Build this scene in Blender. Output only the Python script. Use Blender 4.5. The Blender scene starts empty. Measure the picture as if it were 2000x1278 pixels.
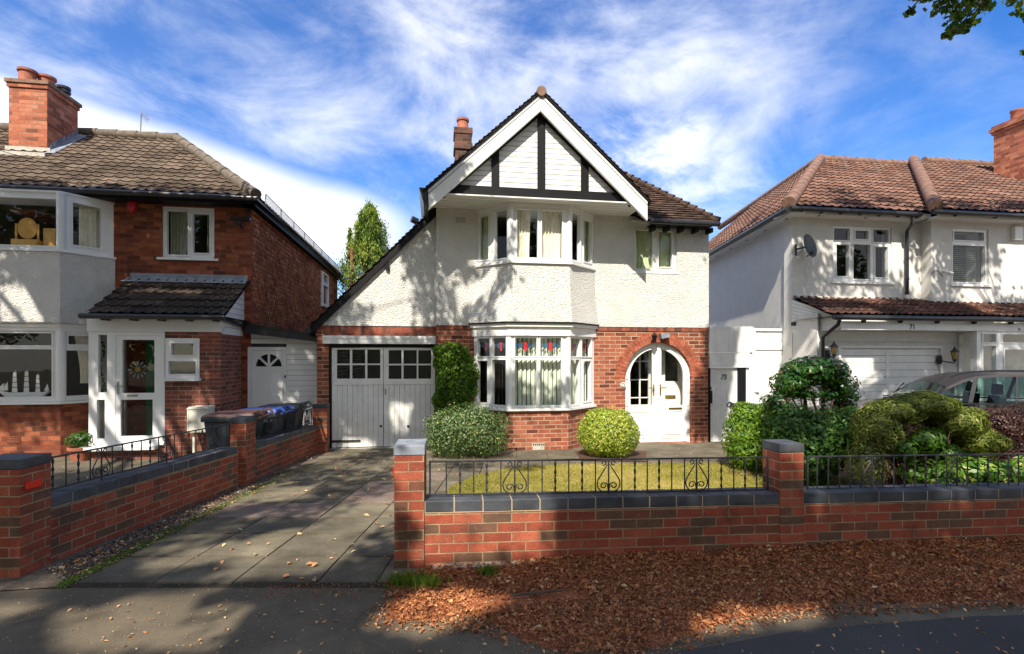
import bpy, bmesh, math, random
import numpy as np
from mathutils import Vector, Matrix
random.seed(7); rng = np.random.default_rng(11)
S = bpy.context.scene; COL = S.collection
R = math.radians
# ---------------------------------------------------------------- camera, sky, sun
CZ = 1.615; FPX = 1000.0; HY = 700.0          # eye height, focal length and horizon row (in photo pixels)
cam = bpy.data.objects.new('camera', bpy.data.cameras.new('camera')); COL.objects.link(cam)
cam.location = (0, 0, CZ); cam.rotation_euler = (R(90), 0, 0)
cam.data.sensor_width = 36; cam.data.lens = 18; cam.data.shift_y = 61/2000
cam.data.clip_start = .05; cam.data.clip_end = 2000
S.camera = cam
SUN_EL = R(47); SUN_H = Vector((.23, 1, 0)).normalized()      # horizontal travel of the light
SUND = Vector((SUN_H.x*math.cos(SUN_EL), SUN_H.y*math.cos(SUN_EL), -math.sin(SUN_EL)))   # travel direction
sl = bpy.data.lights.new('sun', 'SUN'); sl.energy = 4.5; sl.angle = R(.55); sl.color = (1, .91, .77)
so = bpy.data.objects.new('sun', sl); COL.objects.link(so)
so.rotation_euler = SUND.to_track_quat('-Z', 'Y').to_euler()
S.view_settings.view_transform = 'Standard'; S.view_settings.look = 'None'
S.view_settings.exposure = 0.82; S.view_settings.gamma = 1
W = bpy.data.worlds.new('World'); S.world = W; W.use_nodes = True

class NT:
    def __init__(s, tree): s.t = tree; s.n = tree.nodes; s.l = tree.links
    def add(s, kind, **kw):
        n = s.n.new(kind)
        for k, v in kw.items():
            if k.startswith('i_'):
                key = k[2:]; key = int(key) if key.isdigit() else key.replace('_', ' ')
                s.put(n.inputs[key], v)
            else: setattr(n, k, v)
        return n
    def put(s, inp, v):
        if isinstance(v, bpy.types.NodeSocket): s.l.new(v, inp)
        elif isinstance(v, bpy.types.Node): s.l.new(v.outputs[0], inp)
        else: inp.default_value = v
    def math(s, op, a, b=0.0, c=0.0, clamp=False):
        n = s.n.new('ShaderNodeMath'); n.operation = op; n.use_clamp = clamp
        for i, v in enumerate((a, b, c)): s.put(n.inputs[i], v)
        return n.outputs[0]
    def ramp(s, fac, stops, interp='LINEAR'):
        n = s.n.new('ShaderNodeValToRGB'); s.put(n.inputs[0], fac); e = n.color_ramp; e.interpolation = interp
        while len(e.elements) > 1: e.elements.remove(e.elements[-1])
        e.elements[0].position = stops[0][0]; e.elements[0].color = c4(stops[0][1])
        for p, c in stops[1:]:
            q = e.elements.new(p); q.color = c4(c)
        return n.outputs[0]
    def mix(s, fac, a, b, mode='MIX'):
        n = s.n.new('ShaderNodeMix'); n.data_type = 'RGBA'; n.blend_type = mode; n.clamp_factor = True
        s.put(n.inputs[0], fac)
        for i, v in ((6, a), (7, b)):
            if isinstance(v, (tuple, list)): v = c4(v)
            s.put(n.inputs[i], v)
        return n.outputs[2]
    def noise(s, vec, scale, detail=4, rough=.55, dist=0.0):
        n = s.n.new('ShaderNodeTexNoise'); s.put(n.inputs['Vector'], vec)
        n.inputs['Scale'].default_value = scale; n.inputs['Detail'].default_value = detail
        n.inputs['Roughness'].default_value = rough; n.inputs['Distortion'].default_value = dist
        return n.outputs[0]
    def maprange(s, v, a, b, c=0.0, d=1.0):
        n = s.n.new('ShaderNodeMapRange'); s.put(n.inputs[0], v)
        for i, q in enumerate((a, b, c, d)): n.inputs[i+1].default_value = q
        n.interpolation_type = 'SMOOTHSTEP'
        return n.outputs[0]
def c4(c):
    if isinstance(c, (int, float)): return (c, c, c, 1)
    return tuple(c) if len(c) == 4 else (*c, 1)

# sky: Nishita daylight with wisps of cirrus and one long bank of white cloud low on the left
w = NT(W.node_tree); w.n.clear()
sky = w.add('ShaderNodeTexSky', sky_type='NISHITA', sun_disc=False, sun_elevation=SUN_EL,
            sun_rotation=math.atan2(-SUN_H.x, -SUN_H.y), altitude=50, air_density=1.0, dust_density=.3, ozone_density=3.5)
sat = w.add('ShaderNodeHueSaturation', i_Saturation=1.36, i_Value=.84, i_Hue=.512); w.put(sat.inputs['Color'], sky.outputs[0])
geo = w.add('ShaderNodeTexCoord'); sep = w.add('ShaderNodeSeparateXYZ'); w.put(sep.inputs[0], geo.outputs['Generated'])
yy = w.math('MAXIMUM', sep.outputs[1], .05)
zz = w.math('MAXIMUM', w.math('ADD', sep.outputs[2], .42), .05)
cx = w.math('DIVIDE', sep.outputs[0], zz); cy = w.math('DIVIDE', sep.outputs[1], zz)
cv = w.add('ShaderNodeCombineXYZ', i_X=cx, i_Y=cy, i_Z=0.0)
mp = w.add('ShaderNodeMapping'); w.put(mp.inputs[0], geo.outputs['Generated']); mp.inputs['Rotation'].default_value = (0, R(-32), 0); mp.inputs['Scale'].default_value = (1.15, 1, 2.3)
n1 = w.noise(mp.outputs[0], 2.5, 12, .60, .7)
mp2 = w.add('ShaderNodeMapping'); w.put(mp2.inputs[0], geo.outputs['Generated']); mp2.inputs['Rotation'].default_value = (0, R(38), 0); mp2.inputs['Scale'].default_value = (1.2, 1, 1.9); mp2.inputs['Location'].default_value = (3.1, .4, 0)
n2 = w.noise(mp2.outputs[0], 4.2, 12, .64, .5)
big = w.noise(geo.outputs['Generated'], 1.9, 3, .5, .2)
wisp = w.math('ADD', w.math('MULTIPLY', n1, .6), w.math('MULTIPLY', n2, .4))
wisp = w.math('ADD', wisp, w.math('MULTIPLY', w.math('SUBTRACT', big, .5), .55))
wisp = w.maprange(wisp, .43, .80, .05, .85)
# the long bank: a band in the azimuth-elevation direction of the sky, soft above, firmer below
az = w.math('DIVIDE', sep.outputs[0], yy); el = w.math('DIVIDE', sep.outputs[2], yy)
wob = w.math('MULTIPLY', w.math('SUBTRACT', w.noise(mp.outputs[0], .9, 6, .6), .5), .10)
# centre line el = .34 - .30*(az+.6)
dl = w.math('ADD', w.math('SUBTRACT', el, w.math('SUBTRACT', .355, w.math('MULTIPLY', w.math('ADD', az, .55), .34))), wob)
up = w.maprange(dl, .015, .085, 1, 0); lo = w.maprange(dl, -.13, -.07, 0, 1)
span = w.math('MULTIPLY', w.maprange(az, -1.3, -1.0, .7, 1), w.maprange(az, -.3, -.12, 1, 0))
bank = w.math('MULTIPLY', w.math('MULTIPLY', up, lo), span)
bank = w.math('MULTIPLY', bank, w.math('MULTIPLY', w.maprange(sep.outputs[1], 0, .1, 0, 1), .95))
# a brighter wash of cloud right of the gable
d2 = w.math('ADD', w.math('POWER', w.math('DIVIDE', w.math('SUBTRACT', az, .30), .16), 2.0), w.math('POWER', w.math('DIVIDE', w.math('SUBTRACT', el, .36), .11), 2.0))
wash = w.math('MULTIPLY', w.maprange(w.math('ADD', d2, w.math('MULTIPLY', w.math('SUBTRACT', n1, .5), 5.0)), -.6, 2.6, 1, 0), w.maprange(n2, .34, .60, .1, .95))
wash = w.math('MULTIPLY', wash, w.maprange(sep.outputs[1], 0, .1, 0, 1))
# the deeper blue gap top right
cl = w.math('MAXIMUM', w.math('MAXIMUM', wisp, bank), wash)
cl = w.math('MULTIPLY', cl, w.maprange(w.math('ADD', az, w.math('MULTIPLY', el, .3)), .5, .95, 1, .35))
haz = w.maprange(sep.outputs[2], -.02, .30, .25, 0)
cl = w.math('MAXIMUM', cl, haz)
# broken bright cloud added behind the viewpoint, out of view, as fill light
rear_fill = w.math('MULTIPLY', w.maprange(sep.outputs[1], -.35, .05, 1, 0), w.maprange(w.noise(geo.outputs['Generated'], 2.2, 6, .6), .38, .55, .35, 1))
cl = w.math('MAXIMUM', cl, w.math('MULTIPLY', rear_fill, .9))
shade = w.maprange(n1, .3, .7, .86, 1.0)
cc = w.mix(shade, (3.7, 4.2, 5.4), (5.2, 5.25, 5.4))
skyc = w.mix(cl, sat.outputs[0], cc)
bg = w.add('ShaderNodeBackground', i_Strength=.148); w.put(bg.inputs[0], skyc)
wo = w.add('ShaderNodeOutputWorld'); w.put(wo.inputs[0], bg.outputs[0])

# ---------------------------------------------------------------- materials
def newmat(name):
    m = bpy.data.materials.new(name); m.use_nodes = True; t = NT(m.node_tree); t.n.clear()
    out = t.add('ShaderNodeOutputMaterial'); b = t.add('ShaderNodeBsdfPrincipled'); t.l.new(b.outputs[0], out.inputs[0])
    return m, t, b, out
def bump(t, b, h, strength=.5, dist=.01):
    n = t.add('ShaderNodeBump'); n.inputs['Strength'].default_value = strength; n.inputs['Distance'].default_value = dist
    t.put(n.inputs['Height'], h); t.put(b.inputs['Normal'], n.outputs[0])
def objvec(t): return t.add('ShaderNodeTexCoord').outputs['Object']
def uvvec(t): return t.add('ShaderNodeTexCoord').outputs['UV']
def posvec(t): return t.add('ShaderNodeNewGeometry').outputs['Position']
def plain(name, col, rough=.5, var=.12, scale=6, metal=0, spec=.5, bmp=0, bscale=60, dirt=0):
    m, t, b, o = newmat(name); v = posvec(t)
    n = t.noise(v, scale, 5, .6)
    k = t.maprange(n, .3, .7, 1-var, 1+var*.4)
    c = t.mix(1.0, col, t.add('ShaderNodeCombineColor', i_0=k, i_1=k, i_2=k).outputs[0], 'MULTIPLY')
    if dirt:
        d = t.maprange(t.noise(v, scale*2.7, 8, .7), .56, .72, 0, dirt)
        c = t.mix(d, c, (.16, .13, .09))
    t.put(b.inputs['Base Color'], c)
    b.inputs['Roughness'].default_value = rough; b.inputs['Metallic'].default_value = metal
    b.inputs['Specular IOR Level'].default_value = spec
    if bmp: bump(t, b, t.noise(v, bscale, 4, .6), bmp, .004)
    return m
def brickmat(name, stops, bw=.235, bh=.083, mort=.009, mcol=(.42, .36, .28), soldier=False, off=(0, 0), stain=.25, mbump=.6, white=0, offset=.5):
    m, t, b, o = newmat(name); uv = uvvec(t)
    mpn = t.add('ShaderNodeMapping'); t.put(mpn.inputs[0], uv); mpn.inputs['Location'].default_value = (off[0], off[1], 0)
    vec = mpn.outputs[0]
    wob = t.noise(vec, 14, 2, .5); wv = t.add('ShaderNodeVectorMath', operation='MULTIPLY_ADD')
    t.put(wv.inputs[0], t.add('ShaderNodeCombineXYZ', i_X=t.math('SUBTRACT', wob, .5), i_Y=t.math('SUBTRACT', t.noise(vec, 11, 2, .5), .5), i_Z=0.0).outputs[0])
    wv.inputs[1].default_value = (.008, .006, 0); t.put(wv.inputs[2], vec)
    br = t.n.new('ShaderNodeTexBrick'); t.put(br.inputs['Vector'], wv.outputs[0])
    br.inputs['Scale'].default_value = 1; br.inputs['Mortar Size'].default_value = mort
    br.inputs['Mortar Smooth'].default_value = .25; br.inputs['Brick Width'].default_value = bw; br.inputs['Row Height'].default_value = bh
    br.inputs['Color1'].default_value = (0, 0, 0, 1); br.inputs['Color2'].default_value = (1, 1, 1, 1); br.inputs['Mortar'].default_value = (.5, .5, .5, 1)
    br.offset = offset; br.squash = 1
    rnd = t.add('ShaderNodeSeparateColor'); t.put(rnd.inputs[0], br.outputs['Color'])
    c = t.ramp(rnd.outputs[0], stops)
    fine = t.noise(vec, 90, 3, .7); k = t.maprange(fine, .25, .75, .72, 1.22)
    mid = t.noise(vec, 9, 4, .6); k = t.math('MULTIPLY', k, t.maprange(mid, .3, .7, .82, 1.1))
    kk = t.add('ShaderNodeCombineColor', i_0=k, i_1=k, i_2=k).outputs[0]
    c = t.mix(1.0, c, kk, 'MULTIPLY')
    if white:
        wm = t.math('MULTIPLY', t.maprange(t.noise(vec, 70, 5, .75), .60, .70, 0, 1), t.maprange(t.noise(vec, 3, 2, .5), .40, .62, 0, white))
        c = t.mix(wm, c, (.6, .56, .5))
    ms = t.maprange(t.noise(vec, 5, 5, .65), .35, .65, 0, 1)
    mc = t.mix(ms, mcol, tuple(x*.62 for x in mcol))
    c = t.mix(br.outputs['Fac'], c, mc)
    if stain:
        s = t.maprange(t.noise(posvec(t), 1.6, 7, .68), .54, .72, 0, stain)
        c = t.mix(s, c, (.055, .042, .032))
    t.put(b.inputs['Base Color'], c); b.inputs['Roughness'].default_value = .88; b.inputs['Specular IOR Level'].default_value = .25
    h = t.math('ADD', t.math('MULTIPLY', t.math('SUBTRACT', 1.0, br.outputs['Fac']), 1.0), t.math('MULTIPLY', fine, .25))
    h = t.math('ADD', h, t.math('MULTIPLY', rnd.outputs[0], .25))
    bump(t, b, h, mbump, .012)
    return m
def rendermat(name, col, cell=44, strength=1.0, dist=.026, grime=.14):
    m, t, b, o = newmat(name); v = posvec(t)
    vo = t.add('ShaderNodeTexVoronoi', feature='SMOOTH_F1'); vo.inputs['Scale'].default_value = cell; vo.inputs['Smoothness'].default_value = .6
    dv = t.add('ShaderNodeVectorMath', operation='ADD'); t.put(dv.inputs[0], v)
    nz = t.n.new('ShaderNodeTexNoise'); nz.inputs['Scale'].default_value = cell*.5; t.put(nz.inputs['Vector'], v)
    sc = t.add('ShaderNodeVectorMath', operation='SCALE'); sc.inputs['Scale'].default_value = .035; t.put(sc.inputs[0], nz.outputs['Color'])
    t.put(dv.inputs[1], sc.outputs[0]); t.put(vo.inputs['Vector'], dv.outputs[0])
    f = t.noise(v, cell*1.7, 5, .65)
    h = t.math('ADD', t.math('MULTIPLY', vo.outputs[0], -1.0), t.math('MULTIPLY', f, 1.1))
    g = t.maprange(t.noise(v, 1.3, 7, .7), .5, .72, 0, grime)
    c = t.mix(g, col, (.42, .38, .28))
    sx = t.n.new('ShaderNodeMapping'); t.put(sx.inputs[0], v); sx.inputs['Scale'].default_value = (7, 7, .6)
    st = t.maprange(t.noise(sx.outputs[0], 1.0, 5, .65), .58, .78, 0, grime*1.6)
    c = t.mix(st, c, (.36, .34, .27))
    pit = t.maprange(t.noise(v, 3.5, 6, .65), .3, .7, .92, 1.0)
    c = t.mix(1.0, c, t.add('ShaderNodeCombineColor', i_0=pit, i_1=pit, i_2=pit).outputs[0], 'MULTIPLY')
    t.put(b.inputs['Base Color'], c); b.inputs['Roughness'].default_value = .9; b.inputs['Specular IOR Level'].default_value = .2
    bump(t, b, h, strength, dist)
    return m
def tilemat(name, stops, tw=.3, course=.3, lichen=.5, lcol=(.5, .47, .38), moss=.3):
    m, t, b, o = newmat(name); uv = uvvec(t)
    br = t.n.new('ShaderNodeTexBrick'); t.put(br.inputs['Vector'], uv)
    br.inputs['Scale'].default_value = 1; br.inputs['Mortar Size'].default_value = .004; br.inputs['Mortar Smooth'].default_value = .1
    br.inputs['Brick Width'].default_value = tw; br.inputs['Row Height'].default_value = course; br.offset = .5
    br.inputs['Color1'].default_value = (0, 0, 0, 1); br.inputs['Color2'].default_value = (1, 1, 1, 1); br.inputs['Mortar'].default_value = (.2, .2, .2, 1)
    rnd = t.add('ShaderNodeSeparateColor'); t.put(rnd.inputs[0], br.outputs['Color'])
    c = t.ramp(rnd.outputs[0], stops)
    v = posvec(t); k = t.maprange(t.noise(v, 45, 4, .7), .25, .75, .65, 1.25)
    k = t.math('MULTIPLY', k, t.maprange(t.noise(v, 1.7, 5, .6), .3, .7, .75, 1.15))
    c = t.mix(1.0, c, t.add('ShaderNodeCombineColor', i_0=k, i_1=k, i_2=k).outputs[0], 'MULTIPLY')
    c = t.mix(t.math('MULTIPLY', br.outputs['Fac'], .7), c, (.02, .017, .014))
    mo = t.maprange(t.noise(v, 4.5, 6, .7), .52, .68, 0, moss); c = t.mix(mo, c, (.035, .035, .02))
    vo = t.add('ShaderNodeTexVoronoi'); vo.inputs['Scale'].default_value = 16; t.put(vo.inputs['Vector'], v)
    li = t.math('MULTIPLY', t.maprange(t.math('ADD', vo.outputs[0], t.math('MULTIPLY', t.noise(v, 60, 3, .6), .25)), .27, .33, 1, 0), t.maprange(t.noise(v, 1.1, 4, .6), .42, .6, 0, lichen))
    c = t.mix(li, c, lcol)
    t.put(b.inputs['Base Color'], c); b.inputs['Roughness'].default_value = .85; b.inputs['Specular IOR Level'].default_value = .25
    bump(t, b, t.noise(v, 90, 4, .7), .5, .006)
    return m
def leafmat(name, stops, trans=.35, rough=.45, edge=None):
    m, t, b, o = newmat(name)
    a = t.add('ShaderNodeAttribute', attribute_name='tint')
    c = t.ramp(a.outputs['Fac'], stops)
    v = posvec(t); k = t.maprange(t.noise(v, 50, 3, .6), .3, .7, .8, 1.15)
    c = t.mix(1.0, c, t.add('ShaderNodeCombineColor', i_0=k, i_1=k, i_2=k).outputs[0], 'MULTIPLY')
    if edge:
        u = t.add('ShaderNodeSeparateXYZ'); t.put(u.inputs[0], uvvec(t))
        e = t.maprange(u.outputs[0], .35, .75, 0, 1); c = t.mix(e, c, edge)
    t.put(b.inputs['Base Color'], c); b.inputs['Roughness'].default_value = rough
    b.inputs['Specular IOR Level'].default_value = .4
    tr = t.add('ShaderNodeBsdfTranslucent'); tc = t.mix(1.0, c, (1.5, 1.6, .6), 'MULTIPLY'); t.put(tr.inputs[0], tc)
    mx = t.add('ShaderNodeMixShader', i_0=trans); t.l.new(b.outputs[0], mx.inputs[1]); t.l.new(tr.outputs[0], mx.inputs[2])
    t.l.new(mx.outputs[0], o.inputs[0])
    return m
def glassmat(name, refl=.12, tint=(.95, .965, .955), rough=0.0, bmp=0):
    m, t, b, o = newmat(name); t.n.remove(b)
    tr = t.add('ShaderNodeBsdfTransparent', i_0=c4(tint)); gl = t.add('ShaderNodeBsdfGlossy', i_Roughness=rough)
    gl.inputs[0].default_value = (1, 1, 1, 1)
    bn = t.add('ShaderNodeBump'); bn.inputs['Strength'].default_value = .25 if not bmp else bmp; bn.inputs['Distance'].default_value = .006
    t.put(bn.inputs['Height'], t.noise(posvec(t), 2.2 if not bmp else 70, 2, .5)); t.put(gl.inputs['Normal'], bn.outputs[0])
    fr = t.add('ShaderNodeLayerWeight', i_Blend=.5)
    f = t.math('ADD', t.math('MULTIPLY', t.math('POWER', fr.outputs['Facing'], 4.0), .9), refl, clamp=True)
    mx = t.add('ShaderNodeMixShader', i_0=f); t.l.new(tr.outputs[0], mx.inputs[1]); t.l.new(gl.outputs[0], mx.inputs[2])
    t.l.new(mx.outputs[0], o.inputs[0]); return m
M = {}
M['brick'] = brickmat('house_brick', [(0, (.12, .035, .024)), (.25, (.26, .07, .04)), (.6, (.34, .098, .055)), (1, (.43, .15, .085))], mcol=(.50, .36, .26), mort=.009, stain=.3)
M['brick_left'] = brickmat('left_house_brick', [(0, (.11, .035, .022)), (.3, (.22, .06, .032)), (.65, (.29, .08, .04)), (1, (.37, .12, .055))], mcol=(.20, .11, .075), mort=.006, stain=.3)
M['brick_porch'] = brickmat('porch_brick', [(0, (.12, .05, .04)), (.4, (.20, .07, .05)), (.75, (.27, .085, .055)), (1, (.34, .10, .06))], bw=.225, bh=.075, mcol=(.40, .30, .24), mort=.0055, stain=.1)
M['brick_wall'] = brickmat('garden_wall_brick', [(0, (.15, .085, .055)), (.24, (.17, .085, .055)), (.33, (.27, .068, .04)), (.7, (.35, .08, .045)), (1, (.42, .115, .062))], bw=.225, bh=.075, mcol=(.40, .29, .17), mort=.0055, stain=.65, white=.9)
M['brick_chimney'] = brickmat('chimney_brick', [(0, (.22, .07, .04)), (.3, (.38, .11, .06)), (.7, (.48, .16, .09)), (1, (.55, .22, .13))], mcol=(.30, .22, .16), mort=.006, stain=.35)
M['brick_darkch'] = brickmat('dark_chimney_brick', [(0, (.06, .035, .03)), (.5, (.12, .06, .045)), (1, (.2, .09, .06))], mcol=(.14, .11, .09), mort=.007, stain=.6)
M['soldier'] = brickmat('soldier_brick', [(0, (.10, .045, .035)), (.4, (.24, .07, .045)), (1, (.36, .10, .06))], bw=.083, bh=.235, mcol=(.2, .13, .1), mort=.006, offset=0, off=(0, .02))
M['bluebrick'] = plain('blue_coping_brick', (.065, .073, .088), .6, .5, 4, bmp=.3, bscale=70, dirt=.3)
M['render'] = rendermat('roughcast_render', (.85, .845, .81))
M['render_fine'] = rendermat('fine_render', (.74, .73, .70), cell=60, strength=.45, dist=.012, grime=.12)
M['white'] = plain('white_gloss_paint', (.80, .80, .78), .35, .06, 4)
M['upvc'] = plain('white_upvc', (.83, .84, .84), .3, .04, 3)
M['oldwhite'] = plain('weathered_white_paint', (.83, .83, .81), .55, .08, 5, dirt=.18)
M['cream'] = plain('cream_enamel', (.74, .72, .62), .4, .06)
M['black'] = plain('black_paint', (.008, .008, .01), .5, .2, spec=.25)
M['gutter'] = plain('black_plastic', (.025, .027, .032), .3, .2)
M['iron'] = plain('black_iron', (.028, .03, .034), .5, .3, 20)
M['lead'] = plain('lead_flashing', (.26, .29, .34), .45, .3, 7)
M['mortar'] = plain('cement', (.50, .47, .42), .9, .2, 10)
M['plastic_bin'] = plain('dark_grey_bin_plastic', (.03, .038, .05), .45, .15)
M['blue_lid'] = plain('blue_lid_plastic', (.03, .07, .30), .4, .12)
M['brown_lid'] = plain('brown_lid_plastic', (.11, .055, .045), .45, .15)
M['terracotta'] = plain('terracotta', (.36, .12, .07), .85, .25, 12, bmp=.2)
M['red'] = plain('red_plastic', (.55, .02, .04), .4, .1)
M['reflector'] = plain('red_reflector', (.75, .01, .01), .15, .15, 40)
M['gold'] = plain('brass', (.62, .42, .12), .3, .1, metal=.9)
M['wood'] = plain('pine_wood', (.80, .43, .10), .4, .2, 8)
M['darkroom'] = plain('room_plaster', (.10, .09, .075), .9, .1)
M['roomwhite'] = plain('room_white', (.85, .85, .82), .8, .1)
M['green'] = plain('green_drape', (.01, .12, .045), .7, .1)
M['net'] = plain('cream_curtain', (.88, .82, .68), .85, .12, 9)
M['sage'] = plain('sage_curtain', (.62, .70, .45), .85, .12, 9)
M['grey_net'] = plain('grey_curtain', (.36, .36, .28), .85, .12, 9)
M['blind'] = plain('pale_green_blind', (.75, .82, .68), .7, .08, 5)
M['blinddark'] = plain('brown_slat_blind', (.36, .33, .26), .6, .1)
M['bark'] = plain('tree_bark', (.10, .075, .05), .9, .35, 14, bmp=.6, bscale=30)
M['twig'] = plain('brown_twig', (.13, .07, .05), .9, .35, 30)
M['steel'] = plain('galvanised_steel', (.35, .36, .36), .4, .2, metal=.7)
M['dishgrey'] = plain('dark_grey_dish', (.06, .065, .075), .45, .2)
M['carpaint'] = plain('grey_brown_car_paint', (.05, .045, .052), .3, .05, metal=.3)
M['rubber'] = plain('tyre_rubber', (.02, .02, .02), .8, .1)
M['stained_red'] = plain('stained_red_glass', (.55, .02, .03), .25, .1)
M['stained_blue'] = plain('stained_blue_glass', (.03, .14, .28), .25, .1)
M['glass'] = glassmat('window_glass', .03)
M['glass_up'] = glassmat('upper_window_glass', .02)
M['glass_car'] = glassmat('car_glass', .03, (.42, .58, .54))
M['glass_obs'] = glassmat('obscured_glass', .05, (.45, .5, .48), .25, .8)
M['glass_amber'] = plain('amber_glass', (.5, .36, .10), .2, .2)
M['tile_left'] = tilemat('brown_roof_tile', [(0, (.08, .056, .04)), (.5, (.13, .094, .068)), (1, (.19, .14, .10))], .3, .3, .55, (.45, .40, .30), .45)
M['tile_porch'] = tilemat('dark_lichened_tile', [(0, (.035, .026, .02)), (.5, (.06, .043, .033)), (1, (.10, .068, .048))], .3, .3, 1.0, (.42, .37, .27), .3)
M['tile_right'] = tilemat('red_brown_roof_tile', [(0, (.13, .065, .048)), (.5, (.19, .10, .072)), (1, (.26, .145, .105))], .3, .3, .25, (.5, .4, .3), .3)
M['tile_lean'] = tilemat('lean_to_tile', [(0, (.07, .035, .028)), (.5, (.12, .055, .04)), (1, (.19, .085, .06))], .3, .3, 1.0, (.5, .45, .36), .5)
M['tile_plain'] = tilemat('plain_brown_tile', [(0, (.045, .028, .022)), (.5, (.075, .045, .034)), (1, (.12, .07, .05))], .165, .1, .15, moss=.35)
M['tile_hung'] = tilemat('hung_clay_tile', [(0, (.34, .12, .065)), (.3, (.56, .22, .12)), (.7, (.68, .31, .18)), (1, (.76, .45, .30))], .165, .1, .08, moss=.3)
M['ridge'] = plain('ridge_tile', (.24, .15, .10), .85, .3, 9, bmp=.3)
M['ridge_red'] = plain('red_ridge_tile', (.22, .125, .09), .85, .35, 7, bmp=.3)

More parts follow.
